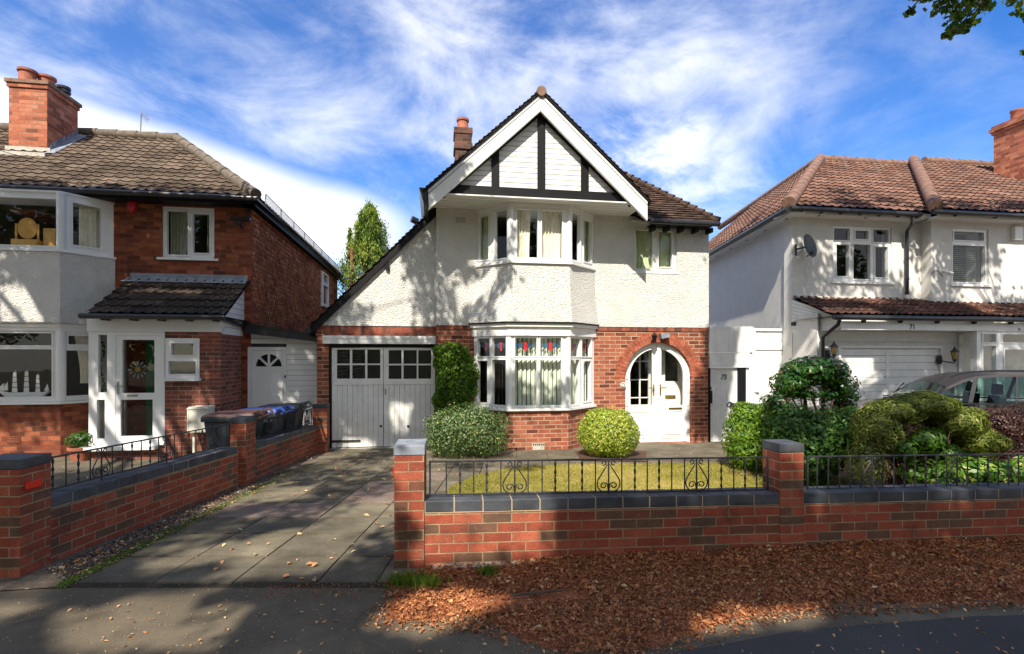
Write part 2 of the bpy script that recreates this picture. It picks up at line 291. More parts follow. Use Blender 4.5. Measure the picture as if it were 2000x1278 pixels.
# ---------------------------------------------------------------- mesh building
class MB:
    def __init__(s): s.v = []; s.f = []; s.uv = None; s.sm = False
    def q(s, pts):
        i = len(s.v); s.v += [tuple(p) for p in pts]; s.f.append(tuple(range(i, i+len(pts)))); return s
    def hexa(s, c):          # 8 corners: bottom loop 0-3, top loop 4-7
        i = len(s.v); s.v += [tuple(p) for p in c]
        for f in ((0, 3, 2, 1), (4, 5, 6, 7), (0, 1, 5, 4), (1, 2, 6, 5), (2, 3, 7, 6), (3, 0, 4, 7)): s.f.append(tuple(i+k for k in f))
        return s
    def box(s, x0, x1, y0, y1, z0, z1):
        return s.hexa([(x0, y0, z0), (x1, y0, z0), (x1, y1, z0), (x0, y1, z0), (x0, y0, z1), (x1, y0, z1), (x1, y1, z1), (x0, y1, z1)])
    def pb(s, P, a0, a1, z0, z1, o0, o1):   # box in plane coordinates; o = offset towards the viewer
        g = lambda a, z, o: P.pt(a, z, o)
        return s.hexa([g(a0, z0, o1), g(a1, z0, o1), g(a1, z0, o0), g(a0, z0, o0), g(a0, z1, o1), g(a1, z1, o1), g(a1, z1, o0), g(a0, z1, o0)])
    def prism(s, P, poly, o0, o1):          # poly of (a,z), front at o1
        n = len(poly); i = len(s.v)
        s.v += [tuple(P.pt(a, z, o1)) for a, z in poly] + [tuple(P.pt(a, z, o0)) for a, z in poly]
        s.f.append(tuple(range(i, i+n))); s.f.append(tuple(range(i+2*n-1, i+n-1, -1)))
        for k in range(n): k2 = (k+1) % n; s.f.append((i+k, i+n+k, i+n+k2, i+k2))
        return s
    def vprism(s, poly, z0, z1):            # poly of world (x,y); z1 may be a function
        n = len(poly); i = len(s.v); g = (lambda z, p: z(p) if callable(z) else z)
        s.v += [(p[0], p[1], g(z0, p)) for p in poly] + [(p[0], p[1], g(z1, p)) for p in poly]
        s.f.append(tuple(range(i+n-1, i-1, -1))); s.f.append(tuple(range(i+n, i+2*n)))
        for k in range(n): k2 = (k+1) % n; s.f.append((i+k, i+k2, i+n+k2, i+n+k))
        return s
    def tube(s, pts, r, n=8, cap=True):
        pts = [Vector(p) for p in pts]; rs = r if isinstance(r, (list, tuple)) else [r]*len(pts); rings = []
        ref = None
        for k, p in enumerate(pts):
            d = (pts[min(k+1, len(pts)-1)]-pts[max(k-1, 0)])
            if d.length < 1e-9: d = Vector((0, 0, 1))
            d.normalize()
            if ref is None: ref = Vector((1, 0, 0)) if abs(d.x) < .8 else Vector((0, 1, 0))
            a = d.cross(ref)
            if a.length < 1e-3: ref = Vector((0, 0, 1)) if abs(d.z) < .8 else Vector((0, 1, 0)); a = d.cross(ref)
            a.normalize(); b = d.cross(a); i = len(s.v)
            for j in range(n):
                t = 2*math.pi*j/n; s.v.append(tuple(p+a*math.cos(t)*rs[k]+b*math.sin(t)*rs[k]))
            rings.append(i)
        for k in range(len(rings)-1):
            for j in range(n):
                j2 = (j+1) % n; s.f.append((rings[k]+j, rings[k]+j2, rings[k+1]+j2, rings[k+1]+j))
        if cap:
            s.f.append(tuple(rings[0]+j for j in reversed(range(n)))); s.f.append(tuple(rings[-1]+j for j in range(n)))
        return s
    def lathe(s, prof, c, n=16, sx=1, sy=1):
        i0 = len(s.v)
        for r, z in prof:
            for j in range(n):
                t = 2*math.pi*j/n; s.v.append((c[0]+r*math.cos(t)*sx, c[1]+r*math.sin(t)*sy, c[2]+z))
        for k in range(len(prof)-1):
            for j in range(n):
                j2 = (j+1) % n; a = i0+k*n; s.f.append((a+j, a+j2, a+n+j2, a+n+j))
        s.f.append(tuple(i0+j for j in reversed(range(n)))); s.f.append(tuple(i0+(len(prof)-1)*n+j for j in range(n)))
        return s
    def plate(s, P, a0, a1, z0, z1, holes, o0, o1):
        A = sorted(set([a0, a1]+[h[0] for h in holes]+[h[1] for h in holes])); Z = sorted(set([z0, z1]+[h[2] for h in holes]+[h[3] for h in holes]))
        A = [a for a in A if a0-1e-6 <= a <= a1+1e-6]; Z = [z for z in Z if z0-1e-6 <= z <= z1+1e-6]
        na, nz = len(A)-1, len(Z)-1
        def solid(i, j):
            if i < 0 or j < 0 or i >= na or j >= nz: return False
            a = (A[i]+A[i+1])/2; z = (Z[j]+Z[j+1])/2
            return not any(h[0] < a < h[1] and h[2] < z < h[3] for h in holes)
        g = P.pt
        for i in range(na):
            for j in range(nz):
                if not solid(i, j): continue
                x0, x1, y0, y1 = A[i], A[i+1], Z[j], Z[j+1]
                s.q([g(x0, y0, o1), g(x1, y0, o1), g(x1, y1, o1), g(x0, y1, o1)]); s.q([g(x1, y0, o0), g(x0, y0, o0), g(x0, y1, o0), g(x1, y1, o0)])
                if not solid(i-1, j): s.q([g(x0, y0, o0), g(x0, y0, o1), g(x0, y1, o1), g(x0, y1, o0)])
                if not solid(i+1, j): s.q([g(x1, y0, o1), g(x1, y0, o0), g(x1, y1, o0), g(x1, y1, o1)])
                if not solid(i, j-1): s.q([g(x0, y0, o0), g(x1, y0, o0), g(x1, y0, o1), g(x0, y0, o1)])
                if not solid(i, j+1): s.q([g(x0, y1, o1), g(x1, y1, o1), g(x1, y1, o0), g(x0, y1, o0)])
        return s
    def build(s, name, mat, parent=None, smooth=None, origin=None, bevel=0, clip=None):
        me = bpy.data.meshes.new(name)
        if parent is not None: inv = PM[parent.name].inverted()
        elif origin is not None: inv = Matrix.Translation(-Vector(origin))
        else: inv = Matrix.Identity(4)
        V = np.array(s.v, dtype=float)
        me.from_pydata([tuple(x) for x in V], [], s.f)
        bm = bmesh.new(); bm.from_mesh(me)
        if clip:
            for (co, no) in clip:
                bmesh.ops.bisect_plane(bm, geom=bm.verts[:]+bm.edges[:]+bm.faces[:], plane_co=co, plane_no=no, clear_outer=True)
        uvl = bm.loops.layers.uv.new('UVMap'); bm.normal_update()
        for f in bm.faces:
            n = f.normal; h = math.hypot(n.x, n.y)
            if h > .45: tx, ty = -n.y/h, n.x/h
            else: tx, ty = 1, 0
            if h > .45 and (abs(tx) > .05 and tx < 0 or (abs(tx) <= .05 and ty < 0)): tx, ty = -tx, -ty
            for l in f.loops:
                c = l.vert.co
                if s.uv is not None: l[uvl].uv = s.uv(c)
                elif h > .45: l[uvl].uv = (c.x*tx+c.y*ty, c.z)
                else: l[uvl].uv = (c.x*COS+c.y*SIN, -c.x*SIN+c.y*COS)
        bm.to_mesh(me); bm.free()
        me.transform(inv); me.materials.append(M[mat] if isinstance(mat, str) else mat)
        if smooth: 
            me.polygons.foreach_set('use_smooth', [True]*len(me.polygons))
            try: me.set_sharp_from_angle(angle=R(smooth if smooth is not True else 40))
            except Exception: pass
        o = bpy.data.objects.new(name, me); COL.objects.link(o)
        if parent is not None: o.parent = parent
        elif origin is not None: o.location = origin
        if bevel:
            b = o.modifiers.new('bevel', 'BEVEL'); b.width = bevel; b.segments = 2; b.limit_method = 'ANGLE'
        return o
PM = {}
ANG = R(8.75); COS, SIN = math.cos(ANG), math.sin(ANG)
def tag(o, label=None, cat=None, group=None, kind=None):
    if label: o['label'] = label
    if cat: o['category'] = cat
    if group: o['group'] = group
    if kind: o['kind'] = kind
    return o
def thing(name, label, cat, loc=(0, 0, 0), rz=0.0, group=None):
    o = bpy.data.objects.new(name, None); COL.objects.link(o); o.location = loc; o.rotation_euler = (0, 0, rz)
    PM[o.name] = Matrix.Translation(Vector(loc)) @ Matrix.Rotation(rz, 4, 'Z')
    o.empty_display_size = .2
    return tag(o, label, cat, group)
def sub(o):  # let a mesh part parent sub-parts (same local frame)
    PM[o.name] = PM[o.parent.name] if o.parent else Matrix.Translation(o.location)
    return o
class Plane:
    """vertical plane through two ground points; a runs along it, o is the offset towards the viewer"""
    def __init__(s, x0, y0, x1=None, y1=None, ang=None):
        if ang is None: d = Vector((x1-x0, y1-y0, 0)); s.len = d.length; d.normalize()
        else: d = Vector((math.cos(ang), math.sin(ang), 0)); s.len = 0
        s.p = Vector((x0, y0, 0)); s.d = d; s.n = Vector((d.y, -d.x, 0))
    def pt(s, a, z, o=0.0): v = s.p+s.d*a+s.n*o; return Vector((v.x, v.y, z))
    def hit(s, px, py, o=0.0):
        r = Vector(((px-1000)/FPX, 1, (HY-py)/FPX)); q = s.p+s.n*o
        t = (q.x*s.n.x+q.y*s.n.y)/(r.x*s.n.x+r.y*s.n.y)
        w_ = r*t; return (w_.x-s.p.x)*s.d.x+(w_.y-s.p.y)*s.d.y, CZ+w_.z, t
    def a(s, px, o=0.0): return s.hit(px, 700, o)[0]
    def z(s, px, py, o=0.0): return s.hit(px, py, o)[1]
    def r(s, x0, y0, x1, y1, o=0.0):
        m = (x0+x1)/2; return (s.a(x0, o), s.a(x1, o), s.z(m, y1, o), s.z(m, y0, o))
    def w(s, px, py, o=0.0): a, z, _ = s.hit(px, py, o); return s.pt(a, z, o)
def facade(px, D, ang=ANG):
    return Plane((px-1000)/FPX*D, D, ang=ang)
def at(px, py, D): return Vector(((px-1000)/FPX*D, D, CZ+(HY-py)/FPX*D))
YS, YE, SL = 3.9, 11.0, -.027
def gz(y): return 0.0 if y < YS else SL*(min(y, YE)-YS)
def ground(px, py, h=0.0):     # ray to the ground
    k = (py-HY)/FPX; y = (CZ-h)/k
    if y > YS: y = (CZ-h+SL*YS)/(k+SL) if abs(k+SL) > 1e-6 else y
    return Vector(((px-1000)/FPX*y, y, gz(y)+h))

def tiles(name, mat, parent, O, U, Vv, poly, course=.3, wave=.3, amp=.02, thick=.022, lift=0.0, flat=False, jitter=.0):
    """courses of real tiles on the plane O + U*u + Vv*v, clipped to the convex polygon (u,v)"""
    O, U, Vv = Vector(O), Vector(U).normalized(), Vector(Vv).normalized(); N = U.cross(Vv).normalized()
    if N.z < -1e-6 or (abs(N.z) < 1e-6 and N.y > 0): N = -N
    us = [p[0] for p in poly]; vs = [p[1] for p in poly]; u0, u1, v0, v1 = min(us), max(us), min(vs), max(vs)
    m = MB(); k0 = math.floor(v0/course); k1 = math.ceil(v1/course)
    if flat:
        for k in range(k0, k1):
            i0 = math.floor(u0/wave)-1; i1 = math.ceil(u1/wave)+1
            for i in range(i0, i1):
                x0 = (i+.5*(k % 2))*wave+.0015; x1 = x0+wave-.003; j = random.uniform(0, jitter); v = k*course-random.uniform(0, jitter)
                a = O+U*x0+Vv*v+N*(thick+lift+j); b = O+U*x1+Vv*v+N*(thick+lift+j*random.uniform(.4, 1.3)); c = O+U*x1+Vv*(v+course*1.12)+N*lift; d = O+U*x0+Vv*(v+course*1.12)+N*lift
                e = O+U*x0+Vv*v+N*(lift-.004); f = O+U*x1+Vv*v+N*(lift-.004)
                m.q([a, b, c, d]); m.q([e, f, b, a]); m.q([e, a, d]); m.q([b, f, c])
    else:
        st = wave/8; n = int((u1-u0)/st)+2
        for k in range(k0, k1):
            base = len(m.v); ph = 0; jj = random.uniform(-.004, .004)
            for i in range(n):
                u = u0+i*st; t = ((u/wave+ph) % 1.0)
                # single roll: low pan with a rounded roll at one side
                h = amp*(math.sin(math.pi*min(1, t/.42)) if t < .42 else -.18*math.sin(math.pi*(t-.42)/.58))
                hb = h+thick+jj
                v = k*course-random.uniform(0, .004)
                m.v += [tuple(O+U*u+Vv*v+N*(lift+hb)), tuple(O+U*u+Vv*(v+course+.01)+N*(lift+h)), tuple(O+U*u+Vv*v+N*(lift+h*.8-.004))]
            for i in range(n-1):
                b = base+i*3; m.f.append((b, b+3, b+4, b+1)); m.f.append((b+2, b+5, b+3, b))
    cu, cvv = sum(us)/len(us), sum(vs)/len(vs); clip = []
    for k in range(len(poly)):
        p, q = poly[k], poly[(k+1) % len(poly)]
        e = Vector((q[0]-p[0], q[1]-p[1])); nn = Vector((e.y, -e.x))
        if nn.dot(Vector((cu-p[0], cvv-p[1]))) > 0: nn = -nn
        nn.normalize(); clip.append((O+U*p[0]+Vv*p[1], U*nn.x+Vv*nn.y))
    m.uv = lambda c: ((c-O).dot(U), (c-O).dot(Vv)+.001)
    return m.build(name, mat, parent, clip=clip)

def window(parent, P, rect, holes, o=0.0, depth=.07, name='window', mat='upvc', glass='glass', sill=None, inset=0.025):
    """a window: pane mesh as the part itself with frame and sill below it"""
    a0, a1, z0, z1 = rect
    g = MB()
    for h in holes: 
        g.q([P.pt(h[0]-.005, h[2]-.005, o-inset-.01), P.pt(h[1]+.005, h[2]-.005, o-inset-.01), P.pt(h[1]+.005, h[3]+.005, o-inset-.01), P.pt(h[0]-.005, h[3]+.005, o-inset-.01)])
    f = MB(); f.plate(P, a0, a1, z0, z1, holes, o-depth, o)
    fo = f.build(name, mat, parent); sub(fo)
    # casement beads round every opening
    b = MB()
    for h in holes:
        if h[1]-h[0] < .12 or h[3]-h[2] < .12: continue
        e = .022; b.plate(P, h[0]-e, h[1]+e, h[2]-e, h[3]+e, [h], o+.002, o+.016)
    if b.f: b.build('casement', mat, fo)
    g.build('pane', glass, fo)
    if sill:
        s_ = MB(); s_.pb(P, a0-sill, a1+sill, z0-.045, z0-.003, o-.05, o+.07); s_.build('sill', mat, fo)
    return fo
def curtain(name, label, P, a0, a1, z0, z1, o, mat, folds=7, amp=.02, group=None, gather=0.0, cat='curtain'):
    m = MB(); n = folds*6; nz = 8 if gather else 1; c = P.pt((a0+a1)/2, z0, o)
    for j in range(nz+1):
        z = z0+(z1-z0)*j/nz; g = 1-gather*math.sin(math.pi*(1-j/nz)*.55) if gather else 1
        for i in range(n+1):
            t = i/n; a = a0+(a1-a0)*(t*g if gather >= 0 else 1-(1-t)*(2-g))
            m.v.append(tuple(P.pt(a, z, o+amp*math.sin(t*folds*2*math.pi+.6*math.sin(j))*(.7+.5*math.sin(t*5)))))
    for j in range(nz):
        for i in range(n): k = j*(n+1)+i; m.f.append((k, k+1, k+n+2, k+n+1))
    return tag(m.build(name, mat, origin=c, smooth=60), label, cat, group)
def lerp(a, b, t): return a+(b-a)*t
def txt(name, s, size, P, a, z, o, mat, depth=.004, parent=None, label=None, cat=None, shear=0):
    cu = bpy.data.curves.new(name, 'FONT'); cu.body = s; cu.size = size; cu.extrude = depth; cu.align_x = 'CENTER'; cu.align_y = 'CENTER'; cu.shear = shear
    cu.offset = size*.012; cu.materials.append(M[mat]); tmp = bpy.data.objects.new(name, cu); me = bpy.data.meshes.new_from_object(tmp); bpy.data.objects.remove(tmp); me.materials.clear(); me.materials.append(M[mat]); ob = bpy.data.objects.new(name, me); COL.objects.link(ob)
    x = P.d; y = Vector((0, 0, 1)); n = P.n
    mt = Matrix(((x.x, y.x, n.x, 0), (x.y, y.y, n.y, 0), (x.z, y.z, n.z, 0), (0, 0, 0, 1))); mt.translation = P.pt(a, z, o)
    if parent: ob.parent = parent; ob.matrix_local = PM[parent.name].inverted() @ mt
    else: ob.matrix_world = mt
    return tag(ob, label, cat)
def glights(P, parent, z, a0, a1, o, ext=.0, n=0, name='gutter'):
    """half-round gutter run with brackets"""
    m = MB(); m.tube([P.pt(a0-ext, z, o), P.pt(a1+ext, z, o)], .055, 8)
    for k in range(n):
        a = lerp(a0, a1, (k+.5)/n); m.prism(P, [(a-.02, z), (a+.02, z), (a+.02, z-.1), (a-.02, z-.1)], o-.12, o-.03)
    return m.build(name, 'gutter', parent, smooth=50)
Z = -.3
# ================================================================= the middle house (number 75)
PH = facade(1200, 10.7)
a = PH.a
H = thing('detached_house', 'white roughcast detached house with black and white gable and arched front door', 'house', PH.pt(a(1057), 0, 0), ANG)
aL, aR = a(852), a(1383)
ZR = 2.27; ZT = 4.59
# lower brick wall with bay opening and arched doorway
bL, bR = a(926), a(1160)
dc = a(1286.6); RR = (a(1351)-a(1222))/2; zc = PH.z(1286, 669.5)-RR; dL, dR = dc-RR, dc+RR
m = MB(); m.plate(PH, aL, bL, Z, ZR, [], -.25, 0); m.build('brick_wall', 'brick', H)
m = MB(); m.plate(PH, bR, dL, Z, ZR, [], -.25, 0)
m.plate(PH, dR, aR, Z, ZR, [], -.25, 0)
NA = 28
for k in range(NA):
    t0, t1 = math.pi*(1-k/NA), math.pi*(1-(k+1)/NA)
    p0 = (dc+RR*math.cos(t0), zc+RR*math.sin(t0)); p1 = (dc+RR*math.cos(t1), zc+RR*math.sin(t1))
    m.q([PH.pt(p0[0], p0[1], 0), PH.pt(p1[0], p1[1], 0), PH.pt(p1[0], ZR, 0), PH.pt(p0[0], ZR, 0)])
    m.q([PH.pt(p0[0], p0[1], -.25), PH.pt(p1[0], p1[1], -.25), PH.pt(p1[0], p1[1], 0), PH.pt(p0[0], p0[1], 0)])
m.build('brick_wall', 'brick', H)
m = MB(); 
for k in range(34):        # voussoir ring
    for r0, r1 in ((RR+.004, RR+.112), (RR+.118, RR+.225)):
        t0, t1 = math.pi*(k+.06)/34, math.pi*(k+.94)/34
        m.prism(PH, [(dc+r0*math.cos(t0), zc+r0*math.sin(t0)), (dc+r1*math.cos(t0), zc+r1*math.sin(t0)), (dc+r1*math.cos(t1), zc+r1*math.sin(t1)), (dc+r0*math.cos(t1), zc+r0*math.sin(t1))], -.02, .006+random.uniform(0, .003))
m.build('brick_arch', brickmat('arch_brick', [(0, (.26, .07, .04)), (1, (.48, .14, .08))], bw=.09, bh=.11, mort=.001, stain=.2), H)
m = MB(); m.pb(PH, bR+.02, aR, ZR-.085, ZR-.012, 0.003, .02); m.pb(PH, aL, bL-.05, ZR-.085, ZR-.012, 0.003, .02); m.build('brick_band', 'soldier', H)
# upper roughcast with two openings
wR = PH.r(1239, 437.5, 1321.5, 531); uL, uR = a(932), a(1160)
m = MB(); m.plate(PH, aL, aR, ZR, ZT, [wR, (uL+.08, uR-.08, 2.9, ZT-.06)], -.25, .03); m.build('render_wall', 'render', H)
m = MB(); m.q([PH.pt(aL, ZR-.01, 0.0), PH.pt(aR+.02, ZR-.01, 0), PH.pt(aR+.02, ZR-.01, .032), PH.pt(aL, ZR-.01, .032)]); 
# plan of the bays
def bayplan(x0, x1, f0, f1, d, e=0.0):
    A0, A1 = a(x0), a(x1); F0, F1 = PH.a(f0, d), PH.a(f1, d)
    return [PH.pt(A0-e, 0, .0)[:2], PH.pt(F0-e*.6, 0, d+e)[:2], PH.pt(F1+e*.6, 0, d+e)[:2], PH.pt(A1+e, 0, .0)[:2]]
DB = .58
lo_ = bayplan(926, 1160, 994, 1110, DB); up_ = bayplan(932, 1160, 997, 1112, DB+.02)
PF = [Plane(*lo_[0], *lo_[1]), Plane(*lo_[1], *lo_[2]), Plane(*lo_[2], *lo_[3])]
UF = [Plane(*up_[0], *up_[1]), Plane(*up_[1], *up_[2]), Plane(*up_[2], *up_[3])]
zs0 = PF[1].z(1050, 797); zs1 = PF[1].z(1050, 656)
m = MB(); m.vprism([PH.pt(a(926), 0, -.2)[:2]]+lo_+[PH.pt(a(1160), 0, -.2)[:2]], Z, zs0-.03); bayb = m.build('bay_base', 'brick', H); sub(bayb)
m = MB(); v = PF[1].r(1040, 866, 1063, 881); m.plate(PF[1], v[0], v[1], v[2], v[3], [], 0, .012)
m.build('air_brick', 'mortar', bayb)
m = MB()
for k in range(6): m.pb(PF[1], lerp(v[0], v[1], (k+.25)/6), lerp(v[0], v[1], (k+.8)/6), v[3]-.04, v[3]-.01, .012, .016)
m.build('air_slots', 'black', bayb)
m = MB(); ex = bayplan(926, 1160, 994, 1110, DB, .06); m.vprism([PH.pt(a(926)-.06, 0, -.1)[:2]]+ex+[PH.pt(a(1160)+.06, 0, -.1)[:2]], zs0-.05, zs0-.004)
m.build('bay_sill', 'upvc', H)
# lower bay fascia and its thin lead roof
m = MB(); ex = bayplan(926, 1160, 994, 1110, DB, .05); m.vprism(ex, zs1, zs1+.17); ex2 = bayplan(926, 1160, 994, 1110, DB, .10); m.vprism(ex2, zs1+.17, zs1+.235); m.build('bay_fascia', 'oldwhite', H)
m = MB(); ex = bayplan(926, 1160, 994, 1110, DB, .14); m.vprism(ex, zs1+.237, zs1+.262); m.build('bay_lead_roof', 'black', H)
def frac(P, L, hs, z0, z1): return [(P_[0]*L, P_[1]*L, z0, z1) for P_ in hs]
zt0, zt1 = PF[1].z(1050, 696), PF[1].z(1050, 660); zl0, zl1 = PF[1].z(1050, 792), PF[1].z(1050, 703)
L0, L1, L2 = PF[0].len, PF[1].len, PF[2].len
BW = []
h = frac(PF[0], L0, [(.12, .47), (.54, .93)], zt0, zt1)+[(.12*L0, .40*L0, zl0+.03, zl1-.02), (.54*L0, .93*L0, zl0, zl1)]
BW.append(window(H, PF[0], (0, L0, zs0, zs1), h, name='bay_window'))
h = [(PF[1].a(1006), PF[1].a(1048), zt0, zt1), (PF[1].a(1055), PF[1].a(1096), zt0, zt1), (PF[1].a(1006), PF[1].a(1048), zl0, zl1), (PF[1].a(1055), PF[1].a(1096), zl0, zl1)]
BW.append(window(H, PF[1], (0, L1, zs0, zs1), h, name='bay_window'))
h = frac(PF[2], L2, [(.04, .42), (.50, .87)], zt0, zt1)+[(.04*L2, .40*L2, zl0, zl1), (.56*L2, .85*L2, zl0+.03, zl1-.03)]
BW.append(window(H, PF[2], (0, L2, zs0, zs1), h, name='bay_window'))
for p in lo_[1:3]: m = MB(); m.tube([(p[0]-.004, p[1]+.03, zs0), (p[0]-.004, p[1]+.03, zs1)], .062, 8); m.build('bay_corner_post', 'upvc', H, smooth=60)
# stained motifs in the six top lights
for P, L, hs, pw in ((PF[0], L0, [(.12, .47), (.54, .93)], BW[0]), (PF[1], L1, [(.10, .46), (.53, .88)], BW[1]), (PF[2], L2, [(.04, .42), (.50, .87)], BW[2])):
    mr, mb_, ml = MB(), MB(), MB()
    for f0, f1 in hs:
        c = (f0+f1)/2*L; wd = (f1-f0)*L; zt, zb = zt1-.10, zt1-.26; hw = wd*.09
        mr.prism(P, [(c-hw, zt), (c-hw, zb+.03), (c, zb), (c+hw, zb+.03), (c+hw, zt), (c, zt+.03)], -.062, -.058)
        for sgn in (-1, 1):
            for q in range(3):
                x = c+sgn*(hw*1.5+q*hw*1.3); mb_.pb(P, min(x, x+sgn*hw*.9), max(x, x+sgn*hw*.9), zt-.10+q*.02, zt-.0-q*.012, -.062, -.058)
        for q in (.2, .4, .6, .8): 
            x = f0*L+wd*q; ml.pb(P, x-.003, x+.003, zt0, zt1, -.057, -.053)
    mr.build('red_motif', 'stained_red', pw); mb_.build('blue_motif', 'stained_blue', pw); ml.build('leading', 'black', pw)
# render apron between the bays (flares onto the lower roof)
uz0 = UF[1].z(1050, 511); uz1 = UF[1].z(1050, 407)
m = MB(); bt = bayplan(915, 1166, 994, 1112, DB, .07); tp = [PH.pt(a(928), 0, 0)[:2], (UF[1].pt(0, 0, .03))[:2], UF[1].pt(UF[1].len, 0, .03)[:2], PH.pt(a(1164), 0, 0)[:2]]
zb = zs1+.264; nz = 5
rows = []
for j in range(nz+1):
    t = j/nz; f = (1-t)**2.2; rows.append([(lerp(tp[k][0], bt[k][0], f), lerp(tp[k][1], bt[k][1], f), lerp(zb, uz0-.03, t)) for k in range(4)])
for j in range(nz):
    for k in range(3): m.q([rows[j][k], rows[j][k+1], rows[j+1][k+1], rows[j+1][k]])
m.q(rows[-1]); m.build('bay_apron', 'render', H)
m = MB(); ex = bayplan(932, 1160, 997, 1112, DB+.02, .07); m.vprism(ex, uz0-.045, uz0-.002); m.build('bay_sill', 'oldwhite', H)
m = MB(); ex = bayplan(932, 1160, 997, 1112, DB+.02, .02); m.vprism(ex, uz1, ZT-.003); m.build('bay_fascia', 'upvc', H)
L0, L1, L2 = UF[0].len, UF[1].len, UF[2].len; y0, y1 = uz0+.07, uz1-.035
UW = [window(H, UF[0], (0, L0, uz0, uz1), [(.07*L0, .36*L0, y0+.02, y1-.03), (.55*L0, .95*L0, y0, y1)], name='bay_window', glass='glass_up'),
      window(H, UF[1], (0, L1, uz0, uz1), [(UF[1].a(1010), UF[1].a(1050), y0, y1), (UF[1].a(1058), UF[1].a(1098), y0, y1)], name='bay_window'),
      window(H, UF[2], (0, L2, uz0, uz1), [(.04*L2, .42*L2, y0, y1), (.56*L2, .88*L2, y0+.03, y1-.04)], name='bay_window')]
for p in up_[1:3]: m = MB(); m.tube([(p[0]-.004, p[1]+.035, uz0), (p[0]-.004, p[1]+.035, uz1)], .068, 8); m.build('bay_corner_post', 'upvc', H, smooth=60)
# right upper window
hr = [PH.r(1242.5, 449, 1276, 524.5), PH.r(1287, 452, 1313.5, 521.5)]
window(H, PH, wR, hr, o=-.03, name='upper_window', sill=.06)
m = MB(); m.pb(PH, wR[0]-.06, wR[1]+.08, wR[3]+.002, wR[3]+.05, -.03, .07); m.build('window_hood', 'oldwhite', H)
# gable
OG = .95
gT = PH.hit(1057, 182, OG)[:2]; gL = PH.hit(836, 370, OG)[:2]; gR = PH.hit(1265, 393, OG)[:2]
iT = PH.hit(1056, 217, OG)[:2]; iL = PH.hit(837, 410, OG)[:2]; iR = PH.hit(1265, 431.6, OG)[:2]
m = MB(); m.prism(PH, [gL, iL, iT, gT], OG-.06, OG); m.build('bargeboard', 'white', H, bevel=.006)
m = MB(); m.prism(PH, [gT, iT, iR, gR], OG-.06, OG); m.build('bargeboard', 'white', H, bevel=.006)
m = MB()
def along(p, q, t, dz=0): return (lerp(p[0], q[0], t), lerp(p[1], q[1], t)+dz)
m.prism(PH, [along(gL, gT, 0, -.085), along(gL, gT, 0, -.073), (gT[0], gT[1]-.073), (gT[0], gT[1]-.085)], OG, OG+.004)
m.prism(PH, [(gT[0], gT[1]-.085), (gT[0], gT[1]-.073), along(gR, gT, 0, -.073), along(gR, gT, 0, -.085)], OG, OG+.004)
m.build('bargeboard_groove', 'gutter', H)
# tympanum behind: boards, timbers
OT = .80
zb0 = PH.z(1050, 389, OT); zb1 = zb0+.19
sl_ = (gT[1]-gL[1])/(gT[0]-gL[0]); sr_ = (gT[1]-gR[1])/(gT[0]-gR[0])
tz = iT[1]+.05
def zin(x): return tz+(x-gT[0])*sl_ if x < gT[0] else tz+(x-gT[0])*sr_
xl = gT[0]-(tz-zb0)/sl_; xr = gT[0]+(tz-zb0)/(-sr_)
m = MB(); nb = 24; pitch = .098
z = zb1
while z < tz:
    z1 = min(z+pitch, tz); x0, x1 = gT[0]-(tz-z)/sl_, gT[0]+(tz-z)/(-sr_); x2, x3 = gT[0]-(tz-z1)/sl_, gT[0]+(tz-z1)/(-sr_)
    m.prism(PH, [(x0, z+.011), (x1, z+.011), (x3+.001, z1-.001), (x2-.001, z1-.001)], OT-.10, OT-.03+random.uniform(0, .003)); z += pitch
m.build('gable_boarding', 'white', H)
m = MB(); m.prism(PH, [(xl, zb0), (xr, zb0), (gT[0], tz)], OT-.13, OT-.105); m.build('gable_backing', 'black', H)
def timber(x0, x1, z0, z1=None):
    t = MB(); zz0 = zin(x0) if z1 is None else z1; zz1 = zin(x1) if z1 is None else z1; ps = [(x0, z0), (x1, z0), (x1, zz1)]
    if z1 is None and x0 < gT[0] < x1: ps.append((gT[0], tz))
    ps.append((x0, zz0)); t.prism(PH, ps, OT-.10, OT); return t.build('gable_timber', 'black', H)
timber(PH.a(1050, OT), PH.a(1065, OT), zb1+.002); timber(PH.a(960, OT), PH.a(975, OT), zb1+.002); timber(PH.a(1135, OT), PH.a(1150, OT), zb1+.002)
m = MB(); m.pb(PH, PH.a(878, OT)-.1, PH.a(1225, OT)+.1, zb0, zb1, OT-.08, OT+.012); m.build('gable_beam', 'black', H)
m = MB()
for (p, q) in ((xl, gT[0]), (gT[0], xr)):
    zz = lambda x: zin(x)
    m.prism(PH, [(p, zz(p)-.075), (q, zz(q)-.075), (q, zz(q)+.0), (p, zz(p)+.0)], OT-.02, OT+.006)
m.build('gable_rafter', 'black', H)
# soffit
m = MB(); m.pb(PH, gL[0]+.02, gR[0]-.02, zb0-.028, zb0-.004, .034, OT+.10)
m.build('soffit', 'white', H)
m = MB()
for k in range(1, 7): m.pb(PH, gL[0]+.06, gR[0]-.06, zb0-.032, zb0-.027, .034+k*.125, .037+k*.125)
m.build('soffit_grooves', 'steel', H)
